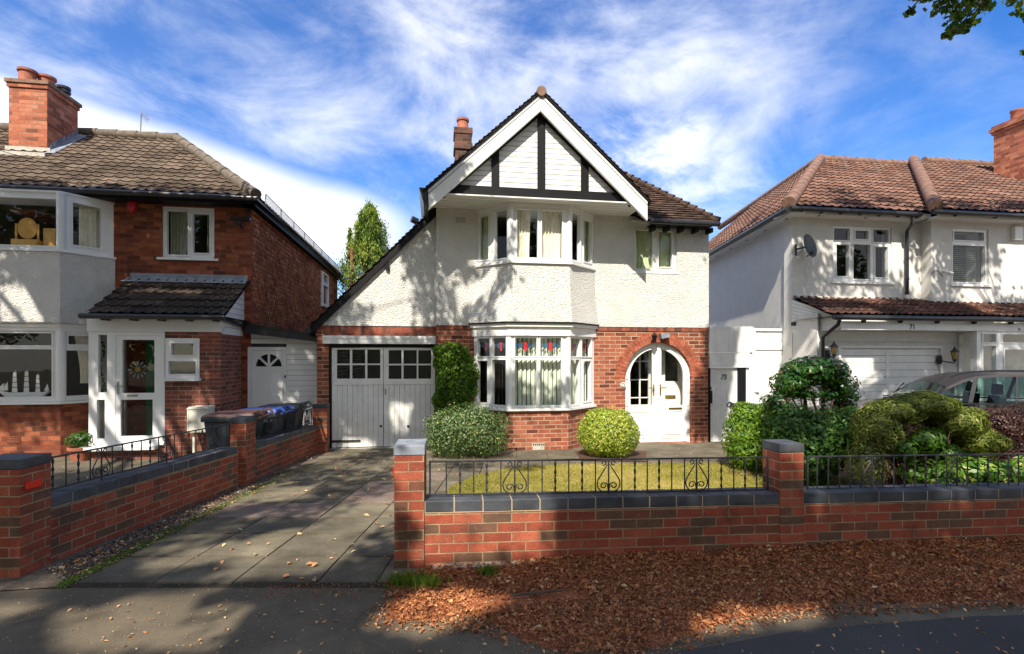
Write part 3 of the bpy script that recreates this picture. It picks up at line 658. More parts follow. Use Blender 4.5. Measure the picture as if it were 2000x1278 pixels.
# gable roof slopes (real plain tiles) running back over the house
into = -PH.n
def slope_tiles(name, foot, top, front_o, back, mat='tile_plain', over=.0, **kw):
    f = Vector(PH.pt(foot[0], foot[1], front_o)); t = Vector(PH.pt(top[0], top[1], front_o)); V_ = (t-f).normalized(); ln = (t-f).length
    return tiles(name, mat, H, f, into, V_, [(0, -over), (back, -over), (back, ln+.03), (0, ln+.03)], **kw)
kw = dict(course=.1, wave=.165, flat=True, thick=.02, jitter=.012)
Lf = (gL[0]-.10, gL[1]-.10*sl_+.05); Rf = (gR[0]+.06, gR[1]-.06*abs(sr_)+.05); Tp = (gT[0], gT[1]+.055)
slope_tiles('gable_roof_slope', Lf, Tp, OG+.05, 8.0, **kw); slope_tiles('gable_roof_slope', Rf, Tp, OG+.05, 8.0, **kw)
m = MB()   # roof decks under the tiles
for F_, G_ in ((Lf, Tp), (Rf, Tp)):
    m.prism(PH, [(F_[0], F_[1]-.045), (G_[0], G_[1]-.045), (G_[0], G_[1]-.006), (F_[0], F_[1]-.006)], -7.0, OG+.03)
m.build('roof_deck', 'black', H)
m = MB()
y = OG+.05
while y > -6.5:
    m.tube([PH.pt(gT[0], gT[1]+.02, y), PH.pt(gT[0], gT[1]+.032, y-.29)], .09, 12); y -= .3
m.build('ridge_tiles', 'ridge', H, smooth=60)
# main roof: front hip slope to the right, right side slope
OE = .36
ze = PH.z(1403, 436, OE); eE = PH.a(1404, OE); e0 = PH.a(1110, OE); tp_ = math.tan(R(43.5)); cp = math.cos(R(43.5)); sp = math.sin(R(43.5)); T_ = eE-e0-.3
Oe = PH.pt(0, ze, OE)
tiles('main_roof_slope', 'tile_plain', H, Oe, PH.d, into*cp+Vector((0, 0, sp)), [(PH.a(1258, OE), 0), (eE, 0), (eE-T_, T_/cp), (e0, T_/cp), (e0, (PH.a(1258, OE)-e0)/.69*.85)], lift=.01, **kw)
Os = PH.pt(eE, ze, OE)
tiles('side_roof_slope', 'tile_plain', H, Os, into, -PH.d*cp+Vector((0, 0, sp)), [(0, 0), (8.4, 0), (8.4-T_, T_/cp), (T_, T_/cp)], lift=.01, **kw)
m = MB(); n = 26
for k in range(n):
    t = T_*k/n; t2 = T_*(k+1.05)/n
    m.tube([PH.pt(eE-t, ze+t*tp_+.05, OE-t), PH.pt(eE-t2, ze+t2*tp_+.035, OE-t2)], [.085, .06], 8)
m.build('hip_tiles', 'tile_plain', H, smooth=60)
m = MB(); 
m.v += [tuple(PH.pt(PH.a(1258, OE), ze-.02, OE-.02)), tuple(PH.pt(eE-.02, ze-.02, OE-.02)), tuple(PH.pt(eE-T_, ze+T_*tp_-.02, OE-T_)), tuple(PH.pt(e0, ze+T_*tp_-.02, OE-T_)), tuple(PH.pt(eE-.02, ze-.02, OE-8.4)), tuple(PH.pt(eE-T_, ze+T_*tp_-.02, OE-8.4+T_)), tuple(PH.pt(e0, ze+(PH.a(1258, OE)-e0)*.85*tp_*1.05, OE-(PH.a(1258, OE)-e0)*.85*1.05))]
m.f += [(0, 1, 2, 3, 6), (1, 4, 5, 2)]; m.build('main_roof_deck', 'black', H)
m = MB(); m.pb(PH, a(1262), eE-.12, ze-.07, ze-.045, .035, OE-.04); m.build('eaves_soffit', 'black', H)
m = MB()
for x in (1268, 1295, 1322, 1350, 1378): m.pb(PH, a(x)-.03, a(x)+.03, ze-.17, ze-.075, .035, .26)
m.build('rafter_foot', 'black', H)
glights(PH, H, ze-.035, PH.a(1268, OE), eE-.02, OE+.05)
m = MB(); g0 = (gL[0]-.14, gL[1]-.02); m.prism(PH, [(g0[0]-.02, g0[1]+.04), (g0[0]+.12, g0[1]+.04), (g0[0]+.14, g0[1]-.30), (g0[0]+.06, g0[1]-.22)], -4, OG+.02)
m.build('valley_gutter', 'gutter', H)
# shell of the house
m = MB(); m.pb(PH, aL, aL+.2, Z, ZT, -8, -.26); m.pb(PH, aR-.2, aR, Z, ZT, -8, -.26); m.build('side_wall', 'render', H)
m = MB(); m.pb(PH, aL, aR, Z, ZT, -8.3, -8.01); m.build('rear_wall', 'render', H)
m = MB(); m.pb(PH, a(622), aL-.002, Z, 2.2, -8.3, -8.01); m.build('rear_wall', 'brick', H)
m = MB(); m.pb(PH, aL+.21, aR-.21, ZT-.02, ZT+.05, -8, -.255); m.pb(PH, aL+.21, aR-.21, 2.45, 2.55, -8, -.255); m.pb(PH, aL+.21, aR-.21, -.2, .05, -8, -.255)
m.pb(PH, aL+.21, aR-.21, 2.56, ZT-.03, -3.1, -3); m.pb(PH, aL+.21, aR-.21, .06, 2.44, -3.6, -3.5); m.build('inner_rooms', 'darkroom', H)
# garage wing
PG = Plane(*PH.pt(0, 0, -.12)[:2], ang=ANG); g = PG.a
gl = g(619); gr = aL-.001
ctop = (g(856), PG.z(856, 409)); cbot = (g(622), PG.z(622, 631))
csl = (ctop[1]-cbot[1])/(ctop[0]-cbot[0])
zR2 = PG.z(740, 637)
m = MB(); x0 = g(640)
m.prism(PG, [(gl+.06, zR2), (gr, zR2), (gr, cbot[1]+(gr-cbot[0])*csl-.06), (gl+.06, cbot[1]+(gl+.06-cbot[0])*csl-.06)], -.25, .02); m.build('garage_gable', 'render', H)
m = MB(); m.pb(PG, gl, gr, PG.z(740, 656), zR2-.006, -.2, .004); m.build('soldier_course', 'soldier', H)
m = MB(); m.pb(PG, gl, g(642), Z, PG.z(740, 656)-.003, -.25, 0); m.pb(PG, gl-.02, g(634), PG.z(632, 655), cbot[1]-.04, -.25, .012); m.build('garage_pier', 'brick', H)
m = MB(); zf0, zf1 = PG.z(740, 672), PG.z(740, 656.5)
m.pb(PG, g(632), gr-.01, zf0, zf1, -.02, .09); m.pb(PG, g(632), gr-.01, (zf0+zf1)/2+.02, zf1-.004, .09, .1); m.build('garage_fascia', 'oldwhite', H)
m = MB(); m.plate(PG, g(642), gr, Z, zf0-.003, [(g(647), gr-.02, Z-1, PG.z(740, 678))], -.22, -.012); m.build('garage_frame', 'black', H)
gzb = PG.z(748, 873)
def garage_leaf(x0, x1, cols, rows_, flip):
    zt = PG.z(740, 679); A0, A1 = g(x0), g(x1); O0 = -.03
    L = MB(); hs = [(g(c0), g(c1), PG.z(700, r1), PG.z(700, r0)) for c0, c1 in cols for r0, r1 in rows_]
    zm0, zm1 = PG.z(740, 752), PG.z(740, 743)
    L.plate(PG, A0, A1, zm0, zt, hs, O0-.05, O0)
    lf = L.build('garage_door', 'oldwhite', H); sub(lf)
    L = MB(); n = 10
    for k in range(n):
        p0, p1 = lerp(A0+.0, A1, k/n), lerp(A0, A1, (k+1)/n); L.pb(PG, p0+.0022, p1-.0022, gzb+random.uniform(0, .006), zm0-.004, O0-.045, O0-.012+random.uniform(0, .004))
    L.pb(PG, A0+.002, A0+.07, gzb, zm0-.004, O0-.01, O0+.001) if not flip else L.pb(PG, A1-.07, A1-.002, gzb, zm0-.004, O0-.01, O0+.001)
    L.build('boards', 'oldwhite', lf)
    L = MB(); L.pb(PG, A0+.01, A1-.01, gzb+.01, zm0, O0-.06, O0-.047); L.build('board_backing', 'black', lf)
    L = MB()
    for q in hs: L.q([PG.pt(q[0]-.01, q[2]-.01, O0-.03), PG.pt(q[1]+.01, q[2]-.01, O0-.03), PG.pt(q[1]+.01, q[3]+.01, O0-.03), PG.pt(q[0]-.01, q[3]+.01, O0-.03)])
    L.build('obscured_pane', 'glass_obs', lf)
    for yy0, yy1 in ((675, 679.5), (860, 864)):
        L = MB(); xa, xb = (x0+.5, x0+56) if not flip else (x1-52, x1-.5); q = PG.r(xa, yy0, xb, yy1); L.prism(PG, [(q[0], q[2]-.005 if not flip else q[2]+.004), (q[1], q[2]+.004 if not flip else q[2]-.005), (q[1], q[3]-.004 if not flip else q[3]), (q[0], q[3] if not flip else q[3]-.004)], O0+.001, O0+.012)
        L.build('strap_hinge', 'iron', lf)
    return lf
lf = garage_leaf(647.5, 748.3, [(657.3, 683), (687.2, 712.8), (716.8, 742.4)], [(683, 710.5), (713.3, 740)], False)
lf2 = garage_leaf(749.2, 851, [(758.7, 784), (787.8, 813.8), (816.8, 842)], [(684, 711), (714, 741)], True)
m = MB(); q = PG.r(752.4, 760, 753.8, 771); m.pb(PG, q[0], q[1], q[2], q[3], -.01, .01); m.build('handle', 'iron', lf2)
for x, o_ in ((743.6, lf), (797, lf2)):
    m = MB(); q = PG.r(x-2, 831, x+2, 835); m.pb(PG, q[0], q[1], q[2], q[3], -.03, -.022); m.build('vent_hole', 'black', o_)
m = MB(); m.pb(PG, gl, gr, -.35, gzb-.015, -.3, .03); m.build('garage_threshold', 'mortar', H)
m = MB(); m.pb(PG, gl-.0, gl+.2, Z, 2.2, -8, -.26); m.build('side_wall', 'brick', H)
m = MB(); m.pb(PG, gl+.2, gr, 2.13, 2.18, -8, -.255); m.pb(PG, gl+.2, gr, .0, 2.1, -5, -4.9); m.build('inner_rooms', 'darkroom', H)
# catslide roof
f_ = PG.pt(cbot[0]-.16, cbot[1]-.16*csl+.07, 0); t_ = PG.pt(ctop[0]+.1, ctop[1]+.1*csl+.07, 0); V_ = (t_-f_).normalized(); ln = (t_-f_).length
tiles('catslide_roof', 'tile_plain', H, f_+PG.n*.12, into, V_, [(0, 0), (8, 0), (8, ln), (0, ln)], **kw)
m = MB(); dx = (ctop[0]+.08-cbot[0]+.14)
c0 = (cbot[0]-.14, cbot[1]-.14*csl); c1 = (ctop[0]-.02, ctop[1]-.02*csl)
m.prism(PG, [(c0[0], c0[1]-.12), (c1[0], c1[1]-.10), (c1[0], c1[1]+.055), (c0[0], c0[1]+.055)], -7.9, .09); m.build('verge_board', 'black', H)
m = MB(); bx = g(757); zz_ = cbot[1]+(bx-cbot[0])*csl-.1; m.pb(PG, bx-.03, bx+.03, zz_-.16, zz_+.05, .02, .08); m.build('verge_bracket', 'black', H)
m = MB(); m.tube([PG.pt(c0[0]-.02, c0[1]-.02, .14), PG.pt(c0[0]-.02, c0[1]-.02, -7.9)], .06, 8); m.build('gutter', 'gutter', H)
m = MB(); bx = g(812); zz_ = cbot[1]+(bx-cbot[0])*csl+.09; m.tube([PG.pt(bx, zz_, -.5), PG.pt(bx+.02, zz_+.22, -.5)], .06, 10); m.tube([PG.pt(bx+.02, zz_+.22, -.5), PG.pt(bx-.10, zz_+.26, -.45)], .07, 10)
m.build('soil_vent_cowl', 'gutter', H)
# chimney
cc_ = at(905, 330, 12.4); q0 = Plane(cc_.x-.22, cc_.y, ang=ANG)
Hc = MB(); zb_, zt_ = 4.6, CZ+(700-250)/1000*12.4
x0, x1 = q0.a(887), q0.a(923); Hc.pb(q0, x0+.03, x1-.03, zb_, zt_-.5, -.5, 0)
ch = Hc.build('chimney', 'brick_darkch', H); sub(ch)
Hc = MB(); Hc.pb(q0, x0, x1, zt_-.5, zt_-.36, -.53, .03); Hc.pb(q0, x0+.02, x1-.02, zt_-.36, zt_-.12, -.51, .01); Hc.pb(q0, x0, x1, zt_-.12, zt_+.02, -.53, .03); Hc.build('chimney_head', 'brick_darkch', ch)
Hc = MB(); pc = q0.pt((x0+x1)/2, zt_+.02, -.25); Hc.lathe([(.17, 0), (.14, .03), (.13, .24), (.155, .26), (.155, .31), (.13, .31)], pc, 16); Hc.build('chimney_pot', 'terracotta', ch, smooth=50)
# air vent under the eaves
m = MB(); v = PH.r(890, 426, 910, 437); m.pb(PH, v[0], v[1], v[2], v[3], .03, .045); m.build('wall_vent', 'render_fine', H)
m = MB()
for i in range(6):
    for j in range(3): m.pb(PH, lerp(v[0], v[1], (i+.2)/6), lerp(v[0], v[1], (i+.75)/6), lerp(v[2], v[3], (j+.2)/3), lerp(v[2], v[3], (j+.75)/3), .045, .048)
m.build('vent_holes', 'darkroom', H)
# ---- front door
OD = -.09
D = MB(); D.prism(PH, [(dL+.001, Z), (dR-.001, Z), (dR-.001, PH.z(1286, 866)), (dL+.001, PH.z(1286, 866))], -.3, .16); D.build('door_step', 'brick', H)
zdb = PH.z(1286, 864.5, OD); zr0, zr1 = PH.z(1286, 801.5, OD), PH.z(1286, 792.5, OD)
def ring(r0, r1, t0, t1, n, o0, o1, M_, zc_=None):
    for k in range(n):
        s0, s1 = lerp(t0, t1, k/n), lerp(t0, t1, (k+1)/n)
        M_.prism(PH, [(dc+r0*math.cos(s0), zc+r0*math.sin(s0)), (dc+r1*math.cos(s0), zc+r1*math.sin(s0)), (dc+r1*math.cos(s1), zc+r1*math.sin(s1)), (dc+r0*math.cos(s1), zc+r0*math.sin(s1))], o0, o1)
fr = MB(); ring(RR-.055, RR-.002, 0, math.pi, 28, OD-.06, OD+.02, fr); fr.pb(PH, dL+.002, dL+.055, zdb, zc, OD-.06, OD+.02); fr.pb(PH, dR-.055, dR-.002, zdb, zc, OD-.06, OD+.02)
DF = fr.build('front_door_frame', 'upvc', H); sub(DF)
Rg = .575*RR/.70; Ro = RR-.056; mg = .10
for sgn in (-1, 1):
    lf = MB(); th = math.acos(mg/Rg); tho = math.acos(.006/Ro)
    n = 16    # arch part of the leaf as quads between glass edge and outer edge
    for k in range(n):
        u0, u1 = k/n, (k+1)/n
        P_ = []
        for u in (u0, u1):
            ti, to = th*u, tho*u; P_.append(((Rg*math.cos(ti), Rg*math.sin(ti)), (Ro*math.cos(to), Ro*math.sin(to))))
        ps = [P_[0][0], P_[0][1], P_[1][1], P_[1][0]]; lf.prism(PH, [(dc+sgn*x, zc+z) for x, z in (ps if sgn > 0 else ps[::-1])], OD-.055, OD)
    zi = Rg*math.sin(th); zo = Ro*math.sin(tho)
    ps = [(.006, 0), (mg, 0), (mg, zi), (.006, zo)]; lf.prism(PH, [(dc+sgn*x, zc+z) for x, z in (ps if sgn > 0 else ps[::-1])], OD-.055, OD)
    s0, s1 = sorted((dc+sgn*.006, dc+sgn*Ro)); g0_, g1_ = sorted((dc+sgn*mg, dc+sgn*Rg))
    lf.plate(PH, s0, s1, zdb+.01, zc, [(g0_, g1_, zr1, zc+.1)], OD-.055, OD)
    lo = lf.build('front_door', 'upvc', DF)
    pl = MB(); gp = [(mg-.01, 0)]+[( (Rg+.01)*math.cos(th*k/12), (Rg+.01)*math.sin(th*k/12)) for k in range(13)]; gp = [(dc+sgn*x, zc+z) for x, z in gp]
    gq = [(g0_-.01, zr1-.01), (g1_+.01, zr1-.01), (g1_+.01, zc), (g0_-.01, zc)]
    pl.q([PH.pt(x, z, OD-.03) for x, z in gq]); pl.q([PH.pt(x, z, OD-.03) for x, z in ([(dc+sgn*(mg-.01), zc)]+[(dc+sgn*(Rg+.01)*math.cos(th*k/12), zc+(Rg+.01)*math.sin(th*k/12)) for k in range(13)])])
    pl.build('door_glass', 'glass', DF)
    pn = MB(); e = .04; pz0, pz1 = zdb+.12, zr0-.04
    pn.plate(PH, g0_+.0, g1_-.0, pz0-.03, pz1+.03, [(g0_+.02, g1_-.02, pz0-.01, pz1+.01)], OD+.0, OD+.012); pn.pb(PH, g0_+.07, g1_-.07, pz0+.05, pz1-.05, OD, OD+.014); pn.build('door_panel', 'upvc', DF)
    hd = MB(); hx = dc+sgn*.075; hz = PH.z(1286, 762, OD); hd.pb(PH, hx-.016, hx+.016, hz-.12, hz+.12, OD, OD+.008); hd.tube([PH.pt(hx, hz+.05, OD+.05), PH.pt(hx+sgn*.12, hz+.045, OD+.05)], .011, 8); hd.tube([PH.pt(hx, hz+.05, OD), PH.pt(hx, hz+.05, OD+.05)], .011, 8); hd.build('door_handle', 'gold', DF)
hs = MB()
for yy_ in (737, 789, 841): hs.pb(PH, dR-.075, dR-.012, PH.z(1340, yy_+3, OD), PH.z(1340, yy_-3, OD), OD+.02, OD+.035); 
for yy_ in (737, 789): hs.pb(PH, dL+.012, dL+.075, PH.z(1230, yy_+3, OD), PH.z(1230, yy_-3, OD), OD+.02, OD+.035)
hs.build('door_hinge', 'upvc', DF)
lb = MB(); q = PH.r(1305.5, 796, 1332, 800, OD); lb.pb(PH, q[0], q[1], q[2], q[3], OD, OD+.012); lb.build('letterbox', 'gold', DF)
# inner porch: white inner door with glazed side light behind the outer doors
ib = MB(); io = -.55; ia = lambda x: PH.a(x, io)
hz0, hz1 = PH.z(1286, 792, io), PH.z(1286, 672, io)
ib.plate(PH, ia(1215), ia(1365), Z+.2, 2.25, [(ia(1231), ia(1249), hz0+.02, hz1), (ia(1251), ia(1267), hz0+.02, hz1), (ia(1299), ia(1325), PH.z(1300, 745, io), hz1)], io-.05, io)
ib.pb(PH, ia(1215), ia(1222), Z+.2, 2.25, io, -.27); ib.pb(PH, ia(1358), ia(1365), Z+.2, 2.25, io, -.27); ib.pb(PH, ia(1223), ia(1357), 2.2, 2.25, io+.01, -.27); ib.pb(PH, ia(1223), ia(1357), Z+.15, Z+.2, io+.01, -.27)
inn = ib.build('inner_porch', 'roomwhite', H); sub(inn)
ib = MB()
for yy_ in (706, 742, 777): ib.pb(PH, ia(1231), ia(1267), PH.z(1250, yy_+1, io), PH.z(1250, yy_-1, io), io-.03, io-.01)
ib.build('glazing_bars', 'roomwhite', inn)
ib = MB(); q = PH.r(1299, 772, 1319, 779, io); ib.pb(PH, q[0], q[1], q[2], q[3], io, io+.012); ib.build('inner_letterbox', 'gold', inn)

# small fixtures, each a thing
lm = thing('wall_lantern', 'small black lantern on the brickwork above the arched front door', 'lantern', PH.pt(a(1273), PH.z(1273, 660), 0), ANG, 'outdoor wall lanterns')
q = PH.pt(a(1273), PH.z(1273, 660), .13); m = MB(); m.lathe([(.02, -.09), (.045, -.03), (.055, .03), (.07, .035), (.03, .075), (.008, .10)], q, 8); m.build('lamp_body', 'black', lm, smooth=40)
m = MB(); m.tube([q+Vector((0, 0, .05)), PH.pt(a(1273)+.05, PH.z(1273, 660)+.06, .06), PH.pt(a(1283), PH.z(1283, 657), .0)], .01, 6); m.build('bracket', 'iron', lm)
dw = MB(); q = PH.r(1285, 652, 1301, 657); dw.prism(PH, [(q[0], q[3]), (q[1]+.02, q[3]), (q[1]+.02, q[2]-.02), (q[0]+.03, q[2]-.06)], .02, .14); tag(dw.build('security_light', 'lead', origin=PH.pt(q[0], q[2], 0)), 'grey box light hood fixed over the arched front door beside the small lantern', 'security light')
m = MB(); ce = PH.hit(1217, 751)[:2]; n = 20; m.prism(PH, [(ce[0]+.062*math.cos(2*math.pi*k/n), ce[1]+.045*math.sin(2*math.pi*k/n)) for k in range(n)], 0.001, .012)
hn = tag(m.build('house_number_plate', 'white', origin=PH.pt(ce[0], ce[1], 0)), 'small oval white house number plate 75 on red brick left of the arched door', 'number plate'); PM[hn.name] = Matrix.Translation(PH.pt(ce[0], ce[1], 0))
txt('digits', '75', .075, PH, ce[0], ce[1], .0125, 'black', .002, hn)
# ---- curtains and blinds
L0, L1, L2 = UF[0].len, UF[1].len, UF[2].len
curtain('curtain', 'cream curtain behind left pane of the first-floor bay front window', UF[1], UF[1].a(1008), UF[1].a(1040), uz0, uz1, -.15, 'net', 5, .022, 'bay curtains', .12)
curtain('curtain', 'cream curtain behind right pane of the first-floor bay front window', UF[1], UF[1].a(1060), UF[1].a(1100), uz0, uz1, -.15, 'net', 6, .022, 'bay curtains', .05)
curtain('curtain', 'pale curtain in the narrow left side light of the first-floor bay', UF[0], .02, .3*L0, uz0, uz1, -.14, 'sage', 3, .02, 'bay curtains')
curtain('curtain', 'pale curtain in the narrow right side light of the first-floor bay', UF[2], .62*L2, L2-.02, uz0, uz1, -.14, 'sage', 3, .02, 'bay curtains')
curtain('curtain', 'sage green curtain in wide left pane of the upper window under the low eaves', PH, PH.a(1242), PH.a(1279), wR[2], wR[3], -.2, 'sage', 6, .018, 'sage curtains')
curtain('curtain', 'sage green curtain in narrow right pane of the upper window under the low eaves', PH, PH.a(1286), PH.a(1316), wR[2], wR[3], -.2, 'sage', 5, .018, 'sage curtains')
def vblind(lbl, P, a0, a1, n, o, mat, ang, grp='vertical blinds in the ground-floor bay'):
    m = MB(); w_ = (a1-a0)/n; zt, zbm = zs1-.02, zs0+.03; m.pb(P, a0, a1, zt-.03, zt, o-.03, o+.02)
    for k in range(n):
        c = a0+(k+.5)*w_; dx, dy = w_*.44*math.cos(ang), w_*.44*math.sin(ang); j = random.uniform(-.006, .006)
        m.q([P.pt(c-dx, zbm, o-dy+j), P.pt(c+dx, zbm, o+dy+j), P.pt(c+dx, zt-.03, o+dy), P.pt(c-dx, zt-.03, o-dy)])
    return tag(m.build('vertical_blind', mat, origin=P.pt(a0, zbm, o)), lbl, 'blind', grp)
L0, L1, L2 = PF[0].len, PF[1].len, PF[2].len
vblind('pale green vertical slat blind across the front face of the ground-floor bay', PF[1], .02, L1-.02, 13, -.16, 'blind', .62)
vblind('dim vertical slat blind in the left face of the ground-floor bay beside the climber', PF[0], .15, L0-.05, 8, -.14, 'blinddark', .9)
vblind('pale vertical slat blind in the right face of the ground-floor bay towards the door', PF[2], .03, L2-.12, 7, -.14, 'blind', .9)

# ---- side gate of the middle house
PSG = Plane(*PH.pt(0, 0, -.02)[:2], ang=ANG); s = PSG.a
SG = thing('side_gate', 'white boarded side gate numbered 75 between brick house and white side wall', 'gate', PSG.pt(s(1414), -.15, 0), ANG)
def boards(P, a0, a1, z0, z1, o0, o1, n, name, mat, par):
    m = MB(); m.pb(P, a0, a1, z0+.003, z1-.003, o0, o1-.012)
    for k in range(n): m.pb(P, lerp(a0, a1, k/n)+.002, lerp(a0, a1, (k+1)/n)-.002, z0, z1, o1-.011, o1+random.uniform(-.002, .002))
    return m.build(name, mat, par)
zg = lambda y: PSG.z(1420, y)
boards(PSG, s(1384), s(1469), zg(688.5), zg(638), -.05, .03, 7, 'upper_boarding', 'oldwhite', SG)
boards(PSG, s(1384), s(1462), zg(718), zg(689.5), -.03, .045, 7, 'lintel_boarding', 'oldwhite', SG)
gd = boards(PSG, s(1387), s(1441), zg(871), zg(719.5), -.06, -.02, 5, 'gate_door', 'oldwhite', SG); sub(gd)
m = MB(); m.pb(PSG, s(1383.2), s(1386.6), Z, zg(718.5), -.06, .02); m.pb(PSG, s(1441.6), s(1456), Z, zg(718.5), -.08, .02); m.build('gate_post', 'black', SG)
m = MB(); q = PSG.r(1388, 763, 1391, 788); m.pb(PSG, q[0], q[1], q[2], q[3], -.02, .012); q = PSG.r(1388, 756, 1390.5, 761); m.pb(PSG, q[0], q[1], q[2], q[3], -.02, -.01); m.build('gate_handle', 'iron', gd)
txt('gate_number', '75', .15, PSG, PSG.a(1414), PSG.z(1414, 737), -.018, 'black', .004, gd, shear=.25)
SD = thing('side_door', 'plain white side door with fixed panel above, left of the white neighbouring house', 'door', PSG.pt(s(1505), -.15, 0), ANG)
m = MB(); m.pb(PSG, s(1457), s(1470.5), Z, zg(690), -.1, .0); m.pb(PSG, s(1469.5), s(1475), zg(690), zg(640), -.1, 0)
m.plate(PSG, s(1470.5), s(1545), Z, zg(641), [(s(1475.5), s(1535), Z-.1, zg(683)), (s(1475.5), s(1535), zg(674), zg(646))], -.1, .005); m.build('frame', 'upvc', SD)
m = MB(); m.pb(PSG, s(1475.5), s(1535), zg(674), zg(646), -.08, -.03); m.build('top_panel', 'upvc', SD)
m = MB(); m.plate(PSG, s(1476), s(1534.5), Z+.05, zg(683.5), [(s(1483), s(1527), zg(760), zg(691))], -.08, -.02); m.pb(PSG, s(1483), s(1527), zg(760), zg(691), -.08, -.032); m.build('door_leaf', 'upvc', SD)
m = MB(); q = PSG.r(1472, 764, 1482, 766); m.pb(PSG, q[0], q[1], q[2], q[3], .0, .03); m.pb(PSG, s(1472), s(1474.5), zg(785), zg(756), .0, .012); m.build('door_handle', 'upvc', SD)
# ================================================================= the left house
PL = facade(300, 9.8); a = PL.a
LH = thing('semi_detached_house', 'red brick house with roughcast bay and white glazed porch, left of the driveway', 'house', PL.pt(a(300), 0, 0), ANG)
aC = a(490); zE = PL.z(490, 392); wl = a(-400); ZF = PL.z(60, 628)
bj = a(222)            # bay meets the brick here
FO = .6
fcx = PL.a(118, FO)
wS = PL.r(317, 405, 418.6, 504.5)
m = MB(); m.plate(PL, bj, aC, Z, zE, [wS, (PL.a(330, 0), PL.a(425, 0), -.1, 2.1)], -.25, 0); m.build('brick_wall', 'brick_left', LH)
# side wall, tile hung above, brick below
SLN = 9.2
m = MB(); m.vprism([PL.pt(aC, 0, -.255)[:2], PL.pt(aC-.0, 0, -.255)[:2]]+[], 0, 0) if False else None
PS = Plane(*PL.pt(aC, 0, 0)[:2], *PL.pt(aC, 0, -SLN)[:2])       # runs into depth, faces right
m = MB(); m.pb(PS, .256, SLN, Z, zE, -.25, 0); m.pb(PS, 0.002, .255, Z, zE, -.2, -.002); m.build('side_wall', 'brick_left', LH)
hit = lambda px, py: PS.hit(px, py)
wside = (hit(626, 565)[0], hit(639.5, 565)[0], hit(627, 596)[1], hit(633, 534)[1])
zTH = PS.z(500, 640); A0_, A1_ = .05, SLN
for (u0, u1, v0, v1) in ((A0_, wside[0], 0, zE-zTH), (wside[1], A1_, 0, zE-zTH), (wside[0], wside[1], 0, wside[2]-zTH), (wside[0], wside[1], wside[3]-zTH, zE-zTH)):
    tiles('tile_hanging', 'tile_hung', LH, PS.pt(0, zTH, .012), PS.d, (0, 0, 1), [(u0, v0), (u1, v0), (u1, v1), (u0, v1)], course=.1, wave=.165, flat=True, thick=.03, jitter=.010)
wd = wside[1]-wside[0]; hh = wside[3]-wside[2]
window(LH, PS, wside, [(wside[0]+.14*wd, wside[0]+.86*wd, wside[2]+.06*hh, wside[2]+.62*hh), (wside[0]+.16*wd, wside[0]+.84*wd, wside[2]+.70*hh, wside[2]+.94*hh)], o=.05, name='side_window', sill=.03)
# roof
OE = .32; ze = PL.z(498, 385, OE); eE = PL.a(500, OE); tL = 2.55; pit = math.radians(38); cp, sp, tp_ = math.cos(pit), math.sin(pit), math.tan(pit)
into = -PL.n
tiles('front_roof_slope', 'tile_left', LH, PL.pt(0, ze+.02, OE), PL.d, into*cp+Vector((0, 0, sp)), [(eE-12, 0), (eE, 0), (eE-tL, tL/cp), (eE-12, tL/cp)], course=.2, wave=.2, amp=.02, thick=.024)
tiles('side_roof_slope', 'tile_left', LH, PL.pt(eE, ze+.02, OE), into, -PL.d*cp+Vector((0, 0, sp)), [(0, 0), (SLN+.3, 0), (SLN+.3, tL/cp), (tL, tL/cp)], course=.2, wave=.2, amp=.02, thick=.024)
m = MB(); g_ = lambda a_, z_, o_: PL.pt(a_, z_, o_)
m.q([g_(eE-12, ze, OE-.02), g_(eE-.02, ze, OE-.02), g_(eE-tL, ze+tL*tp_, OE-tL), g_(eE-12, ze+tL*tp_, OE-tL)]); m.q([g_(eE-.02, ze, OE-.02), g_(eE-.02, ze, OE-SLN), g_(eE-tL, ze+tL*tp_, OE-SLN), g_(eE-tL, ze+tL*tp_, OE-tL)])
m.q([g_(eE-12, ze+tL*tp_, OE-tL), g_(eE-tL, ze+tL*tp_, OE-tL), g_(eE-tL, ze+tL*tp_, OE-SLN), g_(eE-12, ze, OE-SLN)]); m.build('roof_deck', 'black', LH)
m = MB(); n = 9
for k in range(n):
    t, t2 = tL*k/n, tL*(k+1.06)/n; m.tube([g_(eE-t, ze+t*tp_+.05, OE-t), g_(eE-t2, ze+t2*tp_+.04, OE-t2)], [.11, .105], 10)
for k in range(24): x = eE-tL-k*.42; m.tube([g_(x+.03, ze+tL*tp_+.045, OE-tL), g_(x-.4, ze+tL*tp_+.035, OE-tL)], [.12, .11], 10)
m.build('ridge_tiles', plain('brown_ridge', (.15, .12, .09), .85, .35, 9, bmp=.3), LH, smooth=60)
m = MB(); m.pb(PL, eE-12, eE-.04, ze-.13, ze-.10, -.2, OE-.03); m.pb(PL, eE-12, eE-.04, ze-.13, ze-.0, OE-.05, OE-.02); m.pb(PS, -.28, SLN, ze-.13, ze-.10, -.1, eE-aC-.03); m.pb(PS, -.26, SLN, ze-.16, ze-.0, eE-aC-.06, eE-aC-.03); m.build('eaves_board', 'black', LH)
m = MB(); m.tube([g_(eE-12, ze-.04, OE+.04), g_(eE+.02, ze-.04, OE+.04), g_(eE+.03, ze-.045, OE-SLN)], .055, 8); m.build('gutter', 'gutter', LH, smooth=50)
